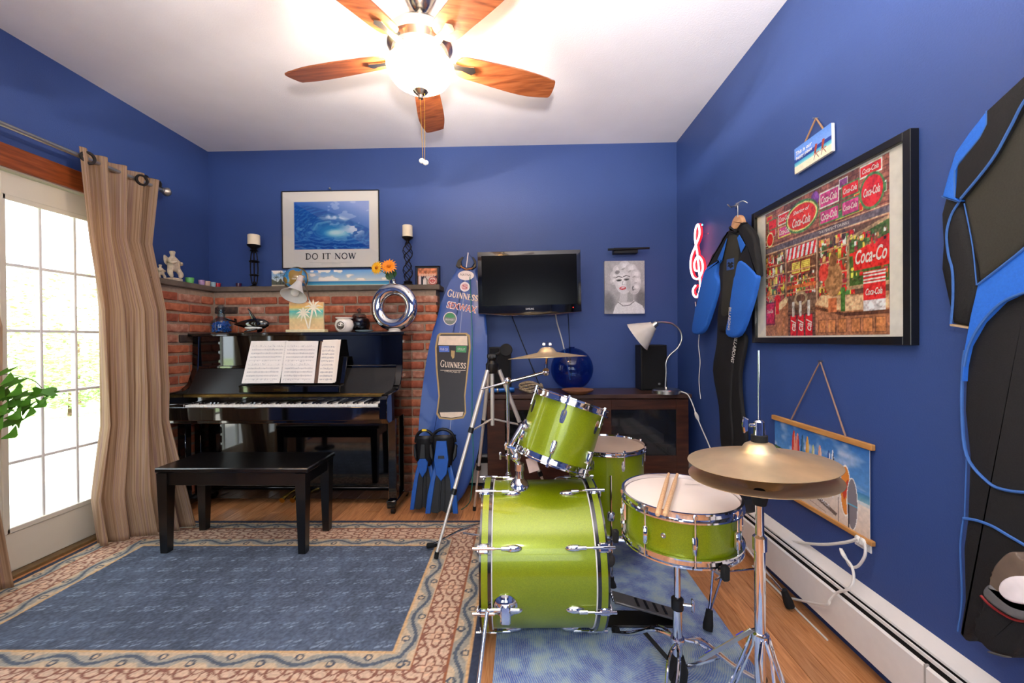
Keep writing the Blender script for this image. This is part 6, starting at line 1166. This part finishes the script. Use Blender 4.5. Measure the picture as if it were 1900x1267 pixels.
for x in (.397, .487, .587): ptx('cal', x, .075, .09, .06, SCR, .3, PI/2*.9)
MB(T).bb((-w_/2+.03, -h_/2+.03, .0205), (w_/2-.03, h_/2-.03, .022)).build('glazing', PANE, t, smooth=False)
# ---- small beach sign
y0, y1 = at(1477, 300, X=XR-.012).y, at(1546, 250, X=XR-.012).y; zt0, zb0 = at(1477, 284, X=XR-.012).z, at(1477, 317, X=XR-.012).z; zt1, zb1 = at(1546, 219, X=XR-.012).z, at(1546, 288, X=XR-.012).z; hh = ((zt0-zb0)+(zt1-zb1))/2
c = V((XR, (y0+y1)/2, (zt0+zb0+zt1+zb1)/4)); w_ = y0-y1; T = fr(c, (0, -w_, ((zt1+zb1)-(zt0+zb0))/2), (0, 0, 1)); t = thing('beach_sign', 'small beach sign with two deck chairs hanging above the shop picture', 'sign', c)
MB(T).bb((-w_/2, -hh/2, .004), (w_/2, hh/2, .018), .002).build('board', mat('sign_white', (240, 238, 232), .5), t, smooth=False); cv = Cv(1.6, 1, 110, 70, (110, 160, 236)); cv.grad(.55, 1, (120, 160, 240), (96, 146, 226)); cv.rect(0, .42, 1.6, .56, (36, 66, 150)); cv.grad(.27, .42, (150, 214, 220), (60, 160, 204)); cv.rect(0, .0, 1.6, .27, (246, 234, 206)); cv.noise(30, .04)
for cx in (.98, 1.28):
    cv.poly([(cx-.1, .25), (cx-.02, .25), (cx+.06, .62), (cx-.04, .64)], (170, 70, 50)); cv.line([(cx-.1, .12), (cx+.0, .4)], .025, (120, 60, 40)); cv.line([(cx+.1, .1), (cx-.05, .36)], .025, (110, 56, 40)); cv.line([(cx-.1, .28), (cx+.1, .3)], .04, (196, 110, 80)); cv.line([(cx-.12, .14), (cx-.06, .3)], .02, (250, 240, 230))
cv.build('print', T @ M.Translation(V((-w_/2, -hh/2, .0186))) @ M.Diagonal((w_/1.6, hh, 1, 1)), t, PRINT); LT_ = mat('print_white', (250, 250, 250), .5)
text('This is our', T @ M.Translation(V((-w_*.22, hh*.27, .019))), hh*.15, LT_, t, w_*.46, .2, .02); text('happy place', T @ M.Translation(V((-w_*.22, hh*.06, .019))), hh*.17, LT_, t, w_*.46, .2, .02)
nl = at(1514, 219, X=XR-.008); m = MB(); m.tube([T @ V((-w_*.28, hh*.48, .008)), nl, T @ V((w_*.26, hh*.48, .008))], .004, 7); m.build('hanging_cord', mat('jute', (170, 130, 96), .9, bump=.5, bscale=200), t); MB().cyl((XR, nl.y, nl.z), (XR-.02, nl.y, nl.z), .003, n=8).build('nail', STEEL, t)
# ---- surf scroll
PN = ramp_mat('pine', [(.3, (176, 120, 62)), (.7, (206, 152, 90))], 8, (1, 1, 6), .5, .03); yL, yRr, zt, zb = 2.085, 1.516, .815, .452
t = thing('surf_scroll', 'hanging scroll print of surfboards on a beach with wooden rails', 'poster', (XR, (yL+yRr)/2, zb)); w_, h_ = yL-yRr, zt-zb; T = fr((XR-.012, yL, zb), (0, -1, 0), (0, 0, 1))
MB(T).bb((-.012, h_-.022, -.008), (w_+.012, h_, .008), .002).build('rail', PN, t, smooth=False); MB(T).bb((-.012, 0, -.008), (w_+.012, .018, .008), .002).build('rail', PN, t, smooth=False); MB(T).bb((.004, .01, -.0012), (w_-.004, h_-.01, 0)).build('sheet', PAPER, t, smooth=False)
cv = Cv(1.55, 1, 200, 130, (226, 210, 196)); cv.grad(.45, 1, (96, 150, 206), (56, 112, 182)); n1 = vnoise(cv.x*5, cv.y*8)+.5*vnoise(cv.x*12, cv.y*18); cv.put(np.clip(n1, 0, 1)*(cv.y > .5), (190, 200, 222)); cv.poly([(0, .62), (.2, .6), (.4, .53), (.42, .47), (0, .47)], (60, 84, 62)); cv.put(((cv.x < .42) & (cv.y > .46) & (cv.y < .6) & (n1 > .1))*1., (110, 140, 90))
cv.grad(.36, .47, (150, 190, 196), (64, 130, 178)); cv.rect(0, .33, 1.55, .38, (206, 214, 214)); cv.grad(0, .34, (218, 196, 178), (232, 218, 204)); cv.noise(40, .04)
for cx, w2, top, c1, c2 in ((.4, .045, .92, (196, 60, 50), (226, 150, 130)), (.47, .04, .9, (226, 140, 120), (190, 60, 60)), (.56, .03, .9, (50, 90, 130), (80, 130, 160)), (.65, .035, .9, (226, 160, 60), (230, 190, 110)), (.75, .03, .82, (190, 190, 120), (220, 216, 190)), (.86, .035, .84, (226, 160, 130), (236, 196, 170)), (1.0, .03, .82, (40, 80, 150), (230, 230, 236)), (1.06, .025, .84, (236, 236, 240), (60, 60, 70))):
    cv.ell(cx, .55, w2, top-.55, c1); cv.ell(cx+w2*.35, .55, w2*.5, top-.58, c2)
cv.ell(1.24, .42, .075, .3, (246, 240, 232)); cv.ell(1.24, .42, .065, .28, (226, 140, 60)); cv.poly([(1.19, .4), (1.27, .56), (1.31, .5), (1.22, .3)], (200, 70, 50)); cv.ell(1.33, .3, .075, .3, (240, 236, 232)); cv.ell(1.33, .3, .066, .285, (130, 124, 130)); cv.rect(1.27, .28, 1.4, .3, (96, 170, 200)); cv.line([(1.28, .0), (1.28, .27)], .016, (40, 38, 44)); cv.line([(1.14, .0), (1.14, .3)], .012, (70, 60, 56)); cv.poly([(.6, .2), (1.1, .06), (1.12, .1), (.7, .24)], (120, 104, 96)); cv.line([(.5, .16), (.7, .08), (.95, .04)], .008, (170, 140, 120))
cv.build('print', T @ M.Translation(V((.004, .014, .0006))) @ M.Diagonal(((w_-.008)/1.55, h_-.03, 1, 1)), t, PRINT)
text('SURF SHACK', T @ M.Translation(V((w_*.55, h_*.2, .001))) @ M.Rotation(-.2, 4, 'Z'), .016, LT_, t, .12)
nl = at(1522, 670, X=XR-.01); m = MB(); m.tube([T @ V((w_*.22, h_-.004, 0)), nl, T @ V((w_*.8, h_-.004, 0))], .0035, 7); m.build('hanging_cord', mat('brown_cord', (150, 118, 100), .8), t); MB().cyl((XR, nl.y, nl.z), (XR-.018, nl.y, nl.z), .004, n=8).build('nail', STEEL, t)
# ---- baseboard heater, outlet and cords
t = thing('baseboard_heater', 'long white baseboard heater along the right wall', 'heater', (XR-.03, 1.0, .02)); Y0, Y1 = YR+.02, 3.33
MB().bb((XR-.034, Y0, .05), (XR-.001, Y1, .225)).build('element_housing', DK, t, smooth=False)
m = MB(fr((0, Y0, 0), (1, 0, 0), (0, 0, 1))); m.prism([(XR, .285), (XR, .255), (XR-.018, .243), (XR-.026, .236), (XR-.026, .244)], -(Y1-Y0)); m.build('top_cover', HW_, t, smooth=False)
MB().bb((XR-.039, Y0, .222), (XR-.033, Y1, .234), .001).build('damper_strip', HW_, t, smooth=False); m = MB(fr((0, Y0, 0), (1, 0, 0), (0, 0, 1))); m.prism([(XR-.046, .212), (XR-.053, .205), (XR-.053, .066), (XR-.044, .06), (XR-.044, .205)], -(Y1-Y0)); m.build('front_panel', HW_, t, smooth=False)
for y_ in (-.9, 1.27, 2.9): MB().bb((XR-.05, y_, .0), (XR-.001, y_+.02, .06)).build('foot_bracket', DK, t, smooth=False)
MB().bb((XR-.055, 1.27, .062), (XR-.043, 1.275, .215)).build('panel_seam', mat('seam_shadow_grey', (170, 164, 158), .5), t, smooth=False)
a, b = at(1588, 985, X=XR), at(1619, 1030, X=XR); t = thing('power_outlet', 'white wall outlet with two plugs below the surf scroll', 'outlet', (XR, (a.y+b.y)/2, (a.z+b.z)/2)); MB().bb((XR-.006, b.y, b.z+.004), (XR, a.y, a.z), .002).build('cover_plate', WHITE, t, smooth=False)
for u, v in ((1595, 999), (1604, 1004)): q = at(u, v, X=XR-.015); MB().box(q+V((0, 0, -.004)), (.026, .026, .03), .006).build('plug', CORDW, t)
def cord(pts, r_, m_, lab):
    for p in pts:
        if p.z < .03: p.x = min(p.x, XR-.062)
    return tag(MB().tube(smoothp([tuple(p) for p in pts], 6, False), r_, 7).build('extension_cord', m_), lab, 'cord')
cord([at(1592, 999, X=XR-.025), at(1570, 1006, X=XR-.03), at(1530, 1010, X=XR-.02), at(1490, 1007, X=XR-.012), at(1455, 998, X=XR-.012), at(1415, 975, X=XR-.012), at(1370, 940, X=XR-.012)], .006, CORDW, 'white cord running from the outlet leftwards above the heater')
cord([at(1605, 1007, X=XR-.025), at(1605, 1030, X=XR-.03), at(1592, 1050, X=XR-.03), at(1578, 1050, X=XR-.03), at(1566, 1028, X=XR-.03), at(1560, 1018, X=XR-.032), at(1564, 1030, X=XR-.035), at(1580, 1050, X=XR-.035), at(1584, 1075, X=XR-.04), at(1575, 1092, X=XR-.055), at(1552, 1100, X=XR-.06), at(1540, 1112, X=XR-.066), at(1528, 1122, X=XR-.07), at(1505, 1108, Z=.012), at(1490, 1110, Z=.006), at(1470, 1098, Z=.006), at(1455, 1084, Z=.006), at(1438, 1070, Z=.006), at(1424, 1050, Z=.006)], .005, CORDW, 'white looped cord dropping from the outlet over the heater')
cord([at(1462, 1096, Z=.005), at(1490, 1122, Z=.005), at(1520, 1140, Z=.005), at(1555, 1165, Z=.005), at(1590, 1188, Z=.005)], .004, CORDW, 'thin white cord lying on the floor along the heater')
# ---- neon treble clef
NO = .05; KP = [(120, 530), (92, 520), (86, 460), (115, 402), (150, 440), (157, 520), (122, 595), (76, 582), (53, 500), (60, 400), (100, 300), (130, 210), (120, 125), (97, 160), (91, 250), (110, 370), (128, 540), (136, 650), (126, 720), (104, 757), (78, 735), (74, 690), (96, 655)]
q0 = at(1293, 480, X=XR); t = thing('neon_sign', 'lit red and white neon treble clef on the right wall', 'neon sign', (XR, q0.y, q0.z))
pts = smoothp([tuple(at(1270+x/4.693, 390+y/4.693, X=XR-NO)) for x, y in KP], 6, False); MB().tube(pts, .0065, 8).build('white_tube', mat('neon_white', (255, 240, 240), .3, emit=(255, 216, 226), es=2.6), t)
MB().tube([(p[0]+.016, p[1]+.004, p[2]) for p in pts], .0085, 8).build('red_tube', mat('neon_red', (255, 30, 40), .3, emit=(255, 14, 30), es=2.0), t)
for x, y in ((65, 295), (140, 205), (125, 640)): q = at(1270+x/4.693, 390+y/4.693, X=XR-NO); MB().cyl((XR, q.y, q.z), (XR-NO, q.y, q.z), .004, n=8).build('standoff', GLASSC, t)
q = at(1303, 417, X=XR-.03); MB().sph(q, .006, 8, 6).build('transformer_light', mat('cyan_led', (90, 190, 230), .4, emit=(90, 200, 255), es=3), t)
tag(MB().tube(smoothp([tuple(at(u, v, X=XR-.008)) for u, v in ((1290, 560), (1297, 612), (1296, 640), (1299, 670), (1297, 705), (1300, 740))], 5, False), .003, 6).build('hanging_wire', CORDW), 'thin white cord hanging below the neon treble clef', 'cord')

# ================================================================== WETSUITS
NEO = mat('neoprene_black', (20, 19, 20), .75, var=.1, scale=200, bump=.3); NEOB = mat('neoprene_blue', (36, 104, 204), .7, var=.06, scale=200, bump=.3); NEOO = mat('neoprene_olive', (50, 48, 40), .8, var=.1, scale=200, bump=.3); SEAM = mat('seam_blue', (56, 100, 168), .7)
def panel(par, name, pts, cs, off, th, m, bev=.02, sm=3):
    ox, oy, k = cs; P = [rw(ox+x/k, oy+y/k, off+th) for x, y in pts]; P = smoothp(P, sm) if sm else P
    try: return MB(MRIGHT(off)).prism(P, th, min(bev, th*.8), 3).build(name, m, par, ang=60)
    except Exception: return MB(MRIGHT(off)).prism(P, th).build(name, m, par)
C1 = (1270, 390, 4.693); C2 = (1080, 360, 2.535)
h0 = at(1366, 412, X=XR-.07); t = thing('wetsuit', 'blue and black wetsuit on a wooden hanger beside the neon clef', 'wetsuit', (XR, h0.y, h0.z), 'wetsuits on the right wall')
panel(t, 'leg', [(640, 545), (690, 560), (725, 640), (705, 800), (695, 1000), (705, 1190), (652, 1190), (640, 1000), (612, 830), (630, 700)], C2, .025, .025, NEO, .012); panel(t, 'leg', [(690, 560), (740, 640), (765, 690), (738, 850), (746, 1000), (765, 1185), (692, 1190), (688, 1000), (694, 800)], C2, .02, .02, NEO, .01)
panel(t, 'torso', [(385, 165), (352, 240), (322, 380), (296, 500), (306, 700), (290, 900), (285, 1040), (345, 1060), (420, 1000), (470, 700), (520, 420), (550, 300), (470, 150), (430, 190)], C1, .04, .025, NEO, .015); panel(t, 'chest_panel', [(372, 240), (350, 380), (335, 520), (330, 700), (318, 900), (365, 915), (385, 850), (420, 640), (468, 430), (460, 240), (420, 215)], C1, .064, .003, NEOO, .001)
panel(t, 'shoulder', [(385, 170), (345, 222), (275, 330), (185, 505), (250, 480), (312, 430), (345, 330), (372, 240)], C1, .045, .03, NEO, .015); panel(t, 'shoulder', [(490, 112), (540, 150), (592, 220), (610, 330), (632, 545), (605, 568), (470, 452), (500, 360), (525, 300), (455, 175)], C1, .045, .03, NEO, .015)
panel(t, 'shoulder_stripe', [(368, 245), (285, 432), (325, 432), (345, 345)], C1, .0745, .003, NEOB, .001, 0); panel(t, 'shoulder_stripe', [(475, 215), (527, 305), (490, 370), (458, 240)], C1, .0745, .003, NEOB, .001, 0)
panel(t, 'sleeve', [(308, 430), (190, 495), (150, 580), (108, 780), (58, 1052), (148, 1062), (218, 900), (287, 645), (264, 560), (275, 490)], C1, .055, .025, NEOB, .014, 4); panel(t, 'sleeve', [(462, 442), (560, 500), (612, 560), (616, 625), (560, 850), (466, 1088), (353, 1082), (385, 880), (420, 650)], C1, .058, .025, NEOB, .014, 4)
def wtx(s, x, y, cs, wd, hg, rot, m, off, par): p = at(cs[0]+x/cs[2], cs[1]+y/cs[2], X=XR-off); text(s, fr(p, (0, -1, 0), (0, 0, 1)) @ M.Rotation(rot, 4, 'Z'), hg, m, par, wd, 0, .02)
WT = mat('suit_print_white', (206, 204, 200), .6); wtx('BILLABONG', 392, 945, C1, .13, .028, -PI/2-.13, WT, .0842, t); wtx('BILLABONG', 716, 730, C2, .16, .034, -PI/2-.3, WT, .052, t)
panel(t, 'chest_logo', [(368, 430), (432, 415), (430, 512), (366, 525)], C1, .0672, .001, mat('logo_blue', (50, 84, 150), .6), 0, 0)
for P in ([(372, 470), (385, 448), (398, 465), (410, 448), (428, 462), (410, 474), (398, 486), (388, 470)], [(372, 490), (386, 470), (400, 488), (412, 474), (428, 486), (412, 498), (400, 508), (388, 492)]): panel(t, 'logo_wave', P, C1, .0683, .0006, NEO, 0, 0)
panel(t, 'collar', [(378, 150), (395, 135), (440, 165), (485, 108), (500, 118), (450, 190), (425, 200), (390, 190)], C1, .05, .03, NEO, .012)
HWD = ramp_mat('hanger_wood', [(.3, (196, 140, 96)), (.7, (222, 172, 128))], 10, (1, 1, 5), .45, 0); hg = thing('coat_hanger', 'wooden coat hanger holding the blue and black wetsuit', 'hanger', (XR-.07, h0.y, h0.z))
panel(hg, 'hanger_body', [(400, 172), (412, 95), (440, 48), (468, 42), (490, 60), (505, 112), (490, 125), (440, 165)], C1, .055, .02, HWD, .008)
q = at(1369, 396, X=XR-.075); m = MB(); m.tube(smoothp([tuple(q+V((0, 0, -.02))), tuple(q+V((0, 0, .035))), tuple(q+V((.0, .012, .055))), tuple(q+V((.03, .006, .07))), tuple(q+V((.05, -.004, .055)))], 5, False), .003, 7); m.build('hook', STEEL, hg)
q = at(1369, 381, X=XR); m = MB(); m.cyl((XR, q.y, q.z), (XR-.012, q.y, q.z), .014, n=14); m.tube([(XR-.01, q.y, q.z), (XR-.04, q.y, q.z-.01), (XR-.06, q.y, q.z+.008)], .004, 7); tag(m.build('wall_hook', STEEL), 'small metal wall hook above the wooden coat hanger', 'hook')
# big wetsuit at the right edge (left half seen, right half mirrored beyond the frame)
D1 = (1700, 130, 2.304); D2 = (1700, 650, 2.054); yc = .86
h0 = V((XR, yc, 1.9)); t = thing('wetsuit', 'large black, olive and blue wetsuit at the right edge of the photo', 'wetsuit', h0, 'wetsuits on the right wall')
def panel2(name, pts, cs, off, th, m, bev=.02, sm=3, mir=True):
    ox, oy, k = cs; P = [rw(ox+x/k, oy+y/k, off+th) for x, y in pts]; P = [(min(a, -yc), b) for a, b in P]; P = smoothp(P, sm) if sm else P
    for s in ((1, -1) if mir else (1,)):
        Q = P if s > 0 else [(-2*yc-a, b) for a, b in P]; MB(MRIGHT(off)).prism(Q, th, min(bev, th*.8), 3).build(name, m, t, ang=60)
panel2('chest_panel', [(470, 120), (400, 250), (320, 390), (190, 550), (225, 700), (250, 830), (262, 920), (430, 790), (480, 735), (760, 640), (760, -60), (600, -20)], D1, .03, .06, NEOO, .015, 0)
panel2('shoulder', [(620, -90), (461, 25), (300, 175), (300, 230), (270, 290), (175, 410), (165, 545), (190, 552), (320, 390), (400, 250), (480, 100), (640, -50)], D1, .04, .062, NEO, .003, 0)
panel2('shoulder_stripe', [(300, 172), (230, 265), (165, 355), (140, 440), (110, 540), (180, 562), (165, 545), (165, 430), (180, 400), (270, 290), (300, 230)], D1, .052, .05, NEOB, .003, 0)
panel2('sleeve', [(110, 540), (90, 620), (112, 850), (140, 1085), (220, 1098), (245, 1000), (262, 920), (235, 740), (190, 555)], D1, .03, .058, NEO, .022, 0)
panel2('side_panel', [(262, 918), (430, 788), (480, 733), (760, 640), (760, 880), (461, 950), (370, 990), (280, 1080), (225, 1180), (205, 1267), (200, 1330), (192, 1330), (205, 1190), (235, 1040)], D1, .03, .066, NEOB, .002, 0)
panel2('leg', [(188, -10), (180, 50), (175, 230), (193, 400), (185, 640), (170, 750), (175, 950), (155, 1078), (180, 1108), (240, 1060), (420, 1050), (700, 1030), (700, -340), (411, -240), (330, -200), (250, -115), (205, -40)], D2, .025, .06, NEO, .015, 0)
def seam(pts, cs, off, r_=.0045):
    r_ *= .75
    P = smoothp([tuple(at(cs[0]+x/cs[2], cs[1]+y/cs[2], X=XR-off)) for x, y in pts], 5, False); MB().tube(P, r_, 6).build('seam', SEAM, t)
seam([(640, -40), (480, 108), (400, 250), (320, 390), (190, 550)], D1, .1); seam([(300, 175), (300, 230), (270, 290), (180, 400), (165, 430), (165, 545)], D1, .1, .003); seam([(110, 540), (180, 562), (190, 550)], D1, .095, .003); seam([(185, 562), (150, 620), (130, 700), (138, 790), (155, 860), (157, 980), (148, 1085)], D1, .09, .004); seam([(205, 570), (240, 750), (258, 920)], D1, .092, .002); seam([(262, 918), (430, 788), (500, 725)], D1, .098, .004); seam([(205, 1267), (225, 1180), (280, 1080), (370, 990), (480, 945)], D1, .098, .004)
seam([(186, 0), (178, 60), (174, 230), (192, 400), (270, 500), (340, 532), (430, 542)], D2, .088, .005); seam([(192, 400), (184, 640)], D2, .086, .002); seam([(180, 640), (230, 648), (290, 670), (350, 705), (430, 752)], D2, .088, .005); seam([(180, 640), (168, 750), (174, 950), (158, 1070)], D2, .086, .003)
MB(MRIGHT(.03)).prism([rw(1700+x/2.304, 130+y/2.304, .088) for x, y in ((140, 1085), (220, 1098), (221, 1106), (140, 1093))], .056).build('cuff_lining', mat('cuff_tan', (176, 150, 116), .7), t, smooth=False)
# goggles hanging low at the right edge
D3 = (1780, 980, 4.875); q = at(1862, 1090, X=XR-.12); t = thing('swim_goggles', 'grey goggles with white oval lens and black hood hanging over the large wetsuit', 'goggles', q)
def pan3(name, pts, off, th, m, bev, sm=4): return panel(t, name, pts, D3, off, th, m, bev, sm)
pan3('hood', [(200, 600), (190, 700), (150, 800), (110, 940), (180, 1040), (260, 1115), (430, 1170), (520, 1120), (640, 900), (650, 700), (400, 640)], .092, .05, NEO, .012); pan3('hood_edge', [(258, 1112), (350, 1140), (440, 1160), (438, 1172), (345, 1152), (256, 1124)], .143, .006, mat('edge_grey', (90, 88, 84), .6), .002)
pan3('goggle_frame', [(265, 520), (285, 420), (320, 330), (420, 230), (500, 215), (545, 270), (640, 285), (760, 300), (900, 400), (900, 640), (640, 720), (450, 690), (330, 610)], .13, .05, mat('goggle_taupe', (104, 88, 76), .45, var=.15), .004)
pan3('lens', [(342, 560), (360, 490), (420, 445), (500, 432), (640, 440), (780, 500), (760, 640), (620, 690), (480, 675), (390, 630)], .178, .012, mat('lens_white', (236, 226, 226), .3), .006); pan3('foam_band', [(200, 600), (210, 540), (255, 508), (300, 545), (380, 620), (470, 680), (620, 715), (800, 690), (820, 800), (600, 830), (500, 820), (380, 760), (270, 680)], .14, .045, mat('goggle_foam', (96, 94, 94), .8, var=.2), .008)
P = smoothp([tuple(at(1780+x/4.875, 980+y/4.875, X=XR-.165)) for x, y in ((195, 608), (270, 688), (380, 768), (500, 828), (620, 840))], 5, False); MB().tube(P, .003, 6).build('red_piping', mat('piping_red', (140, 30, 30), .6), t)
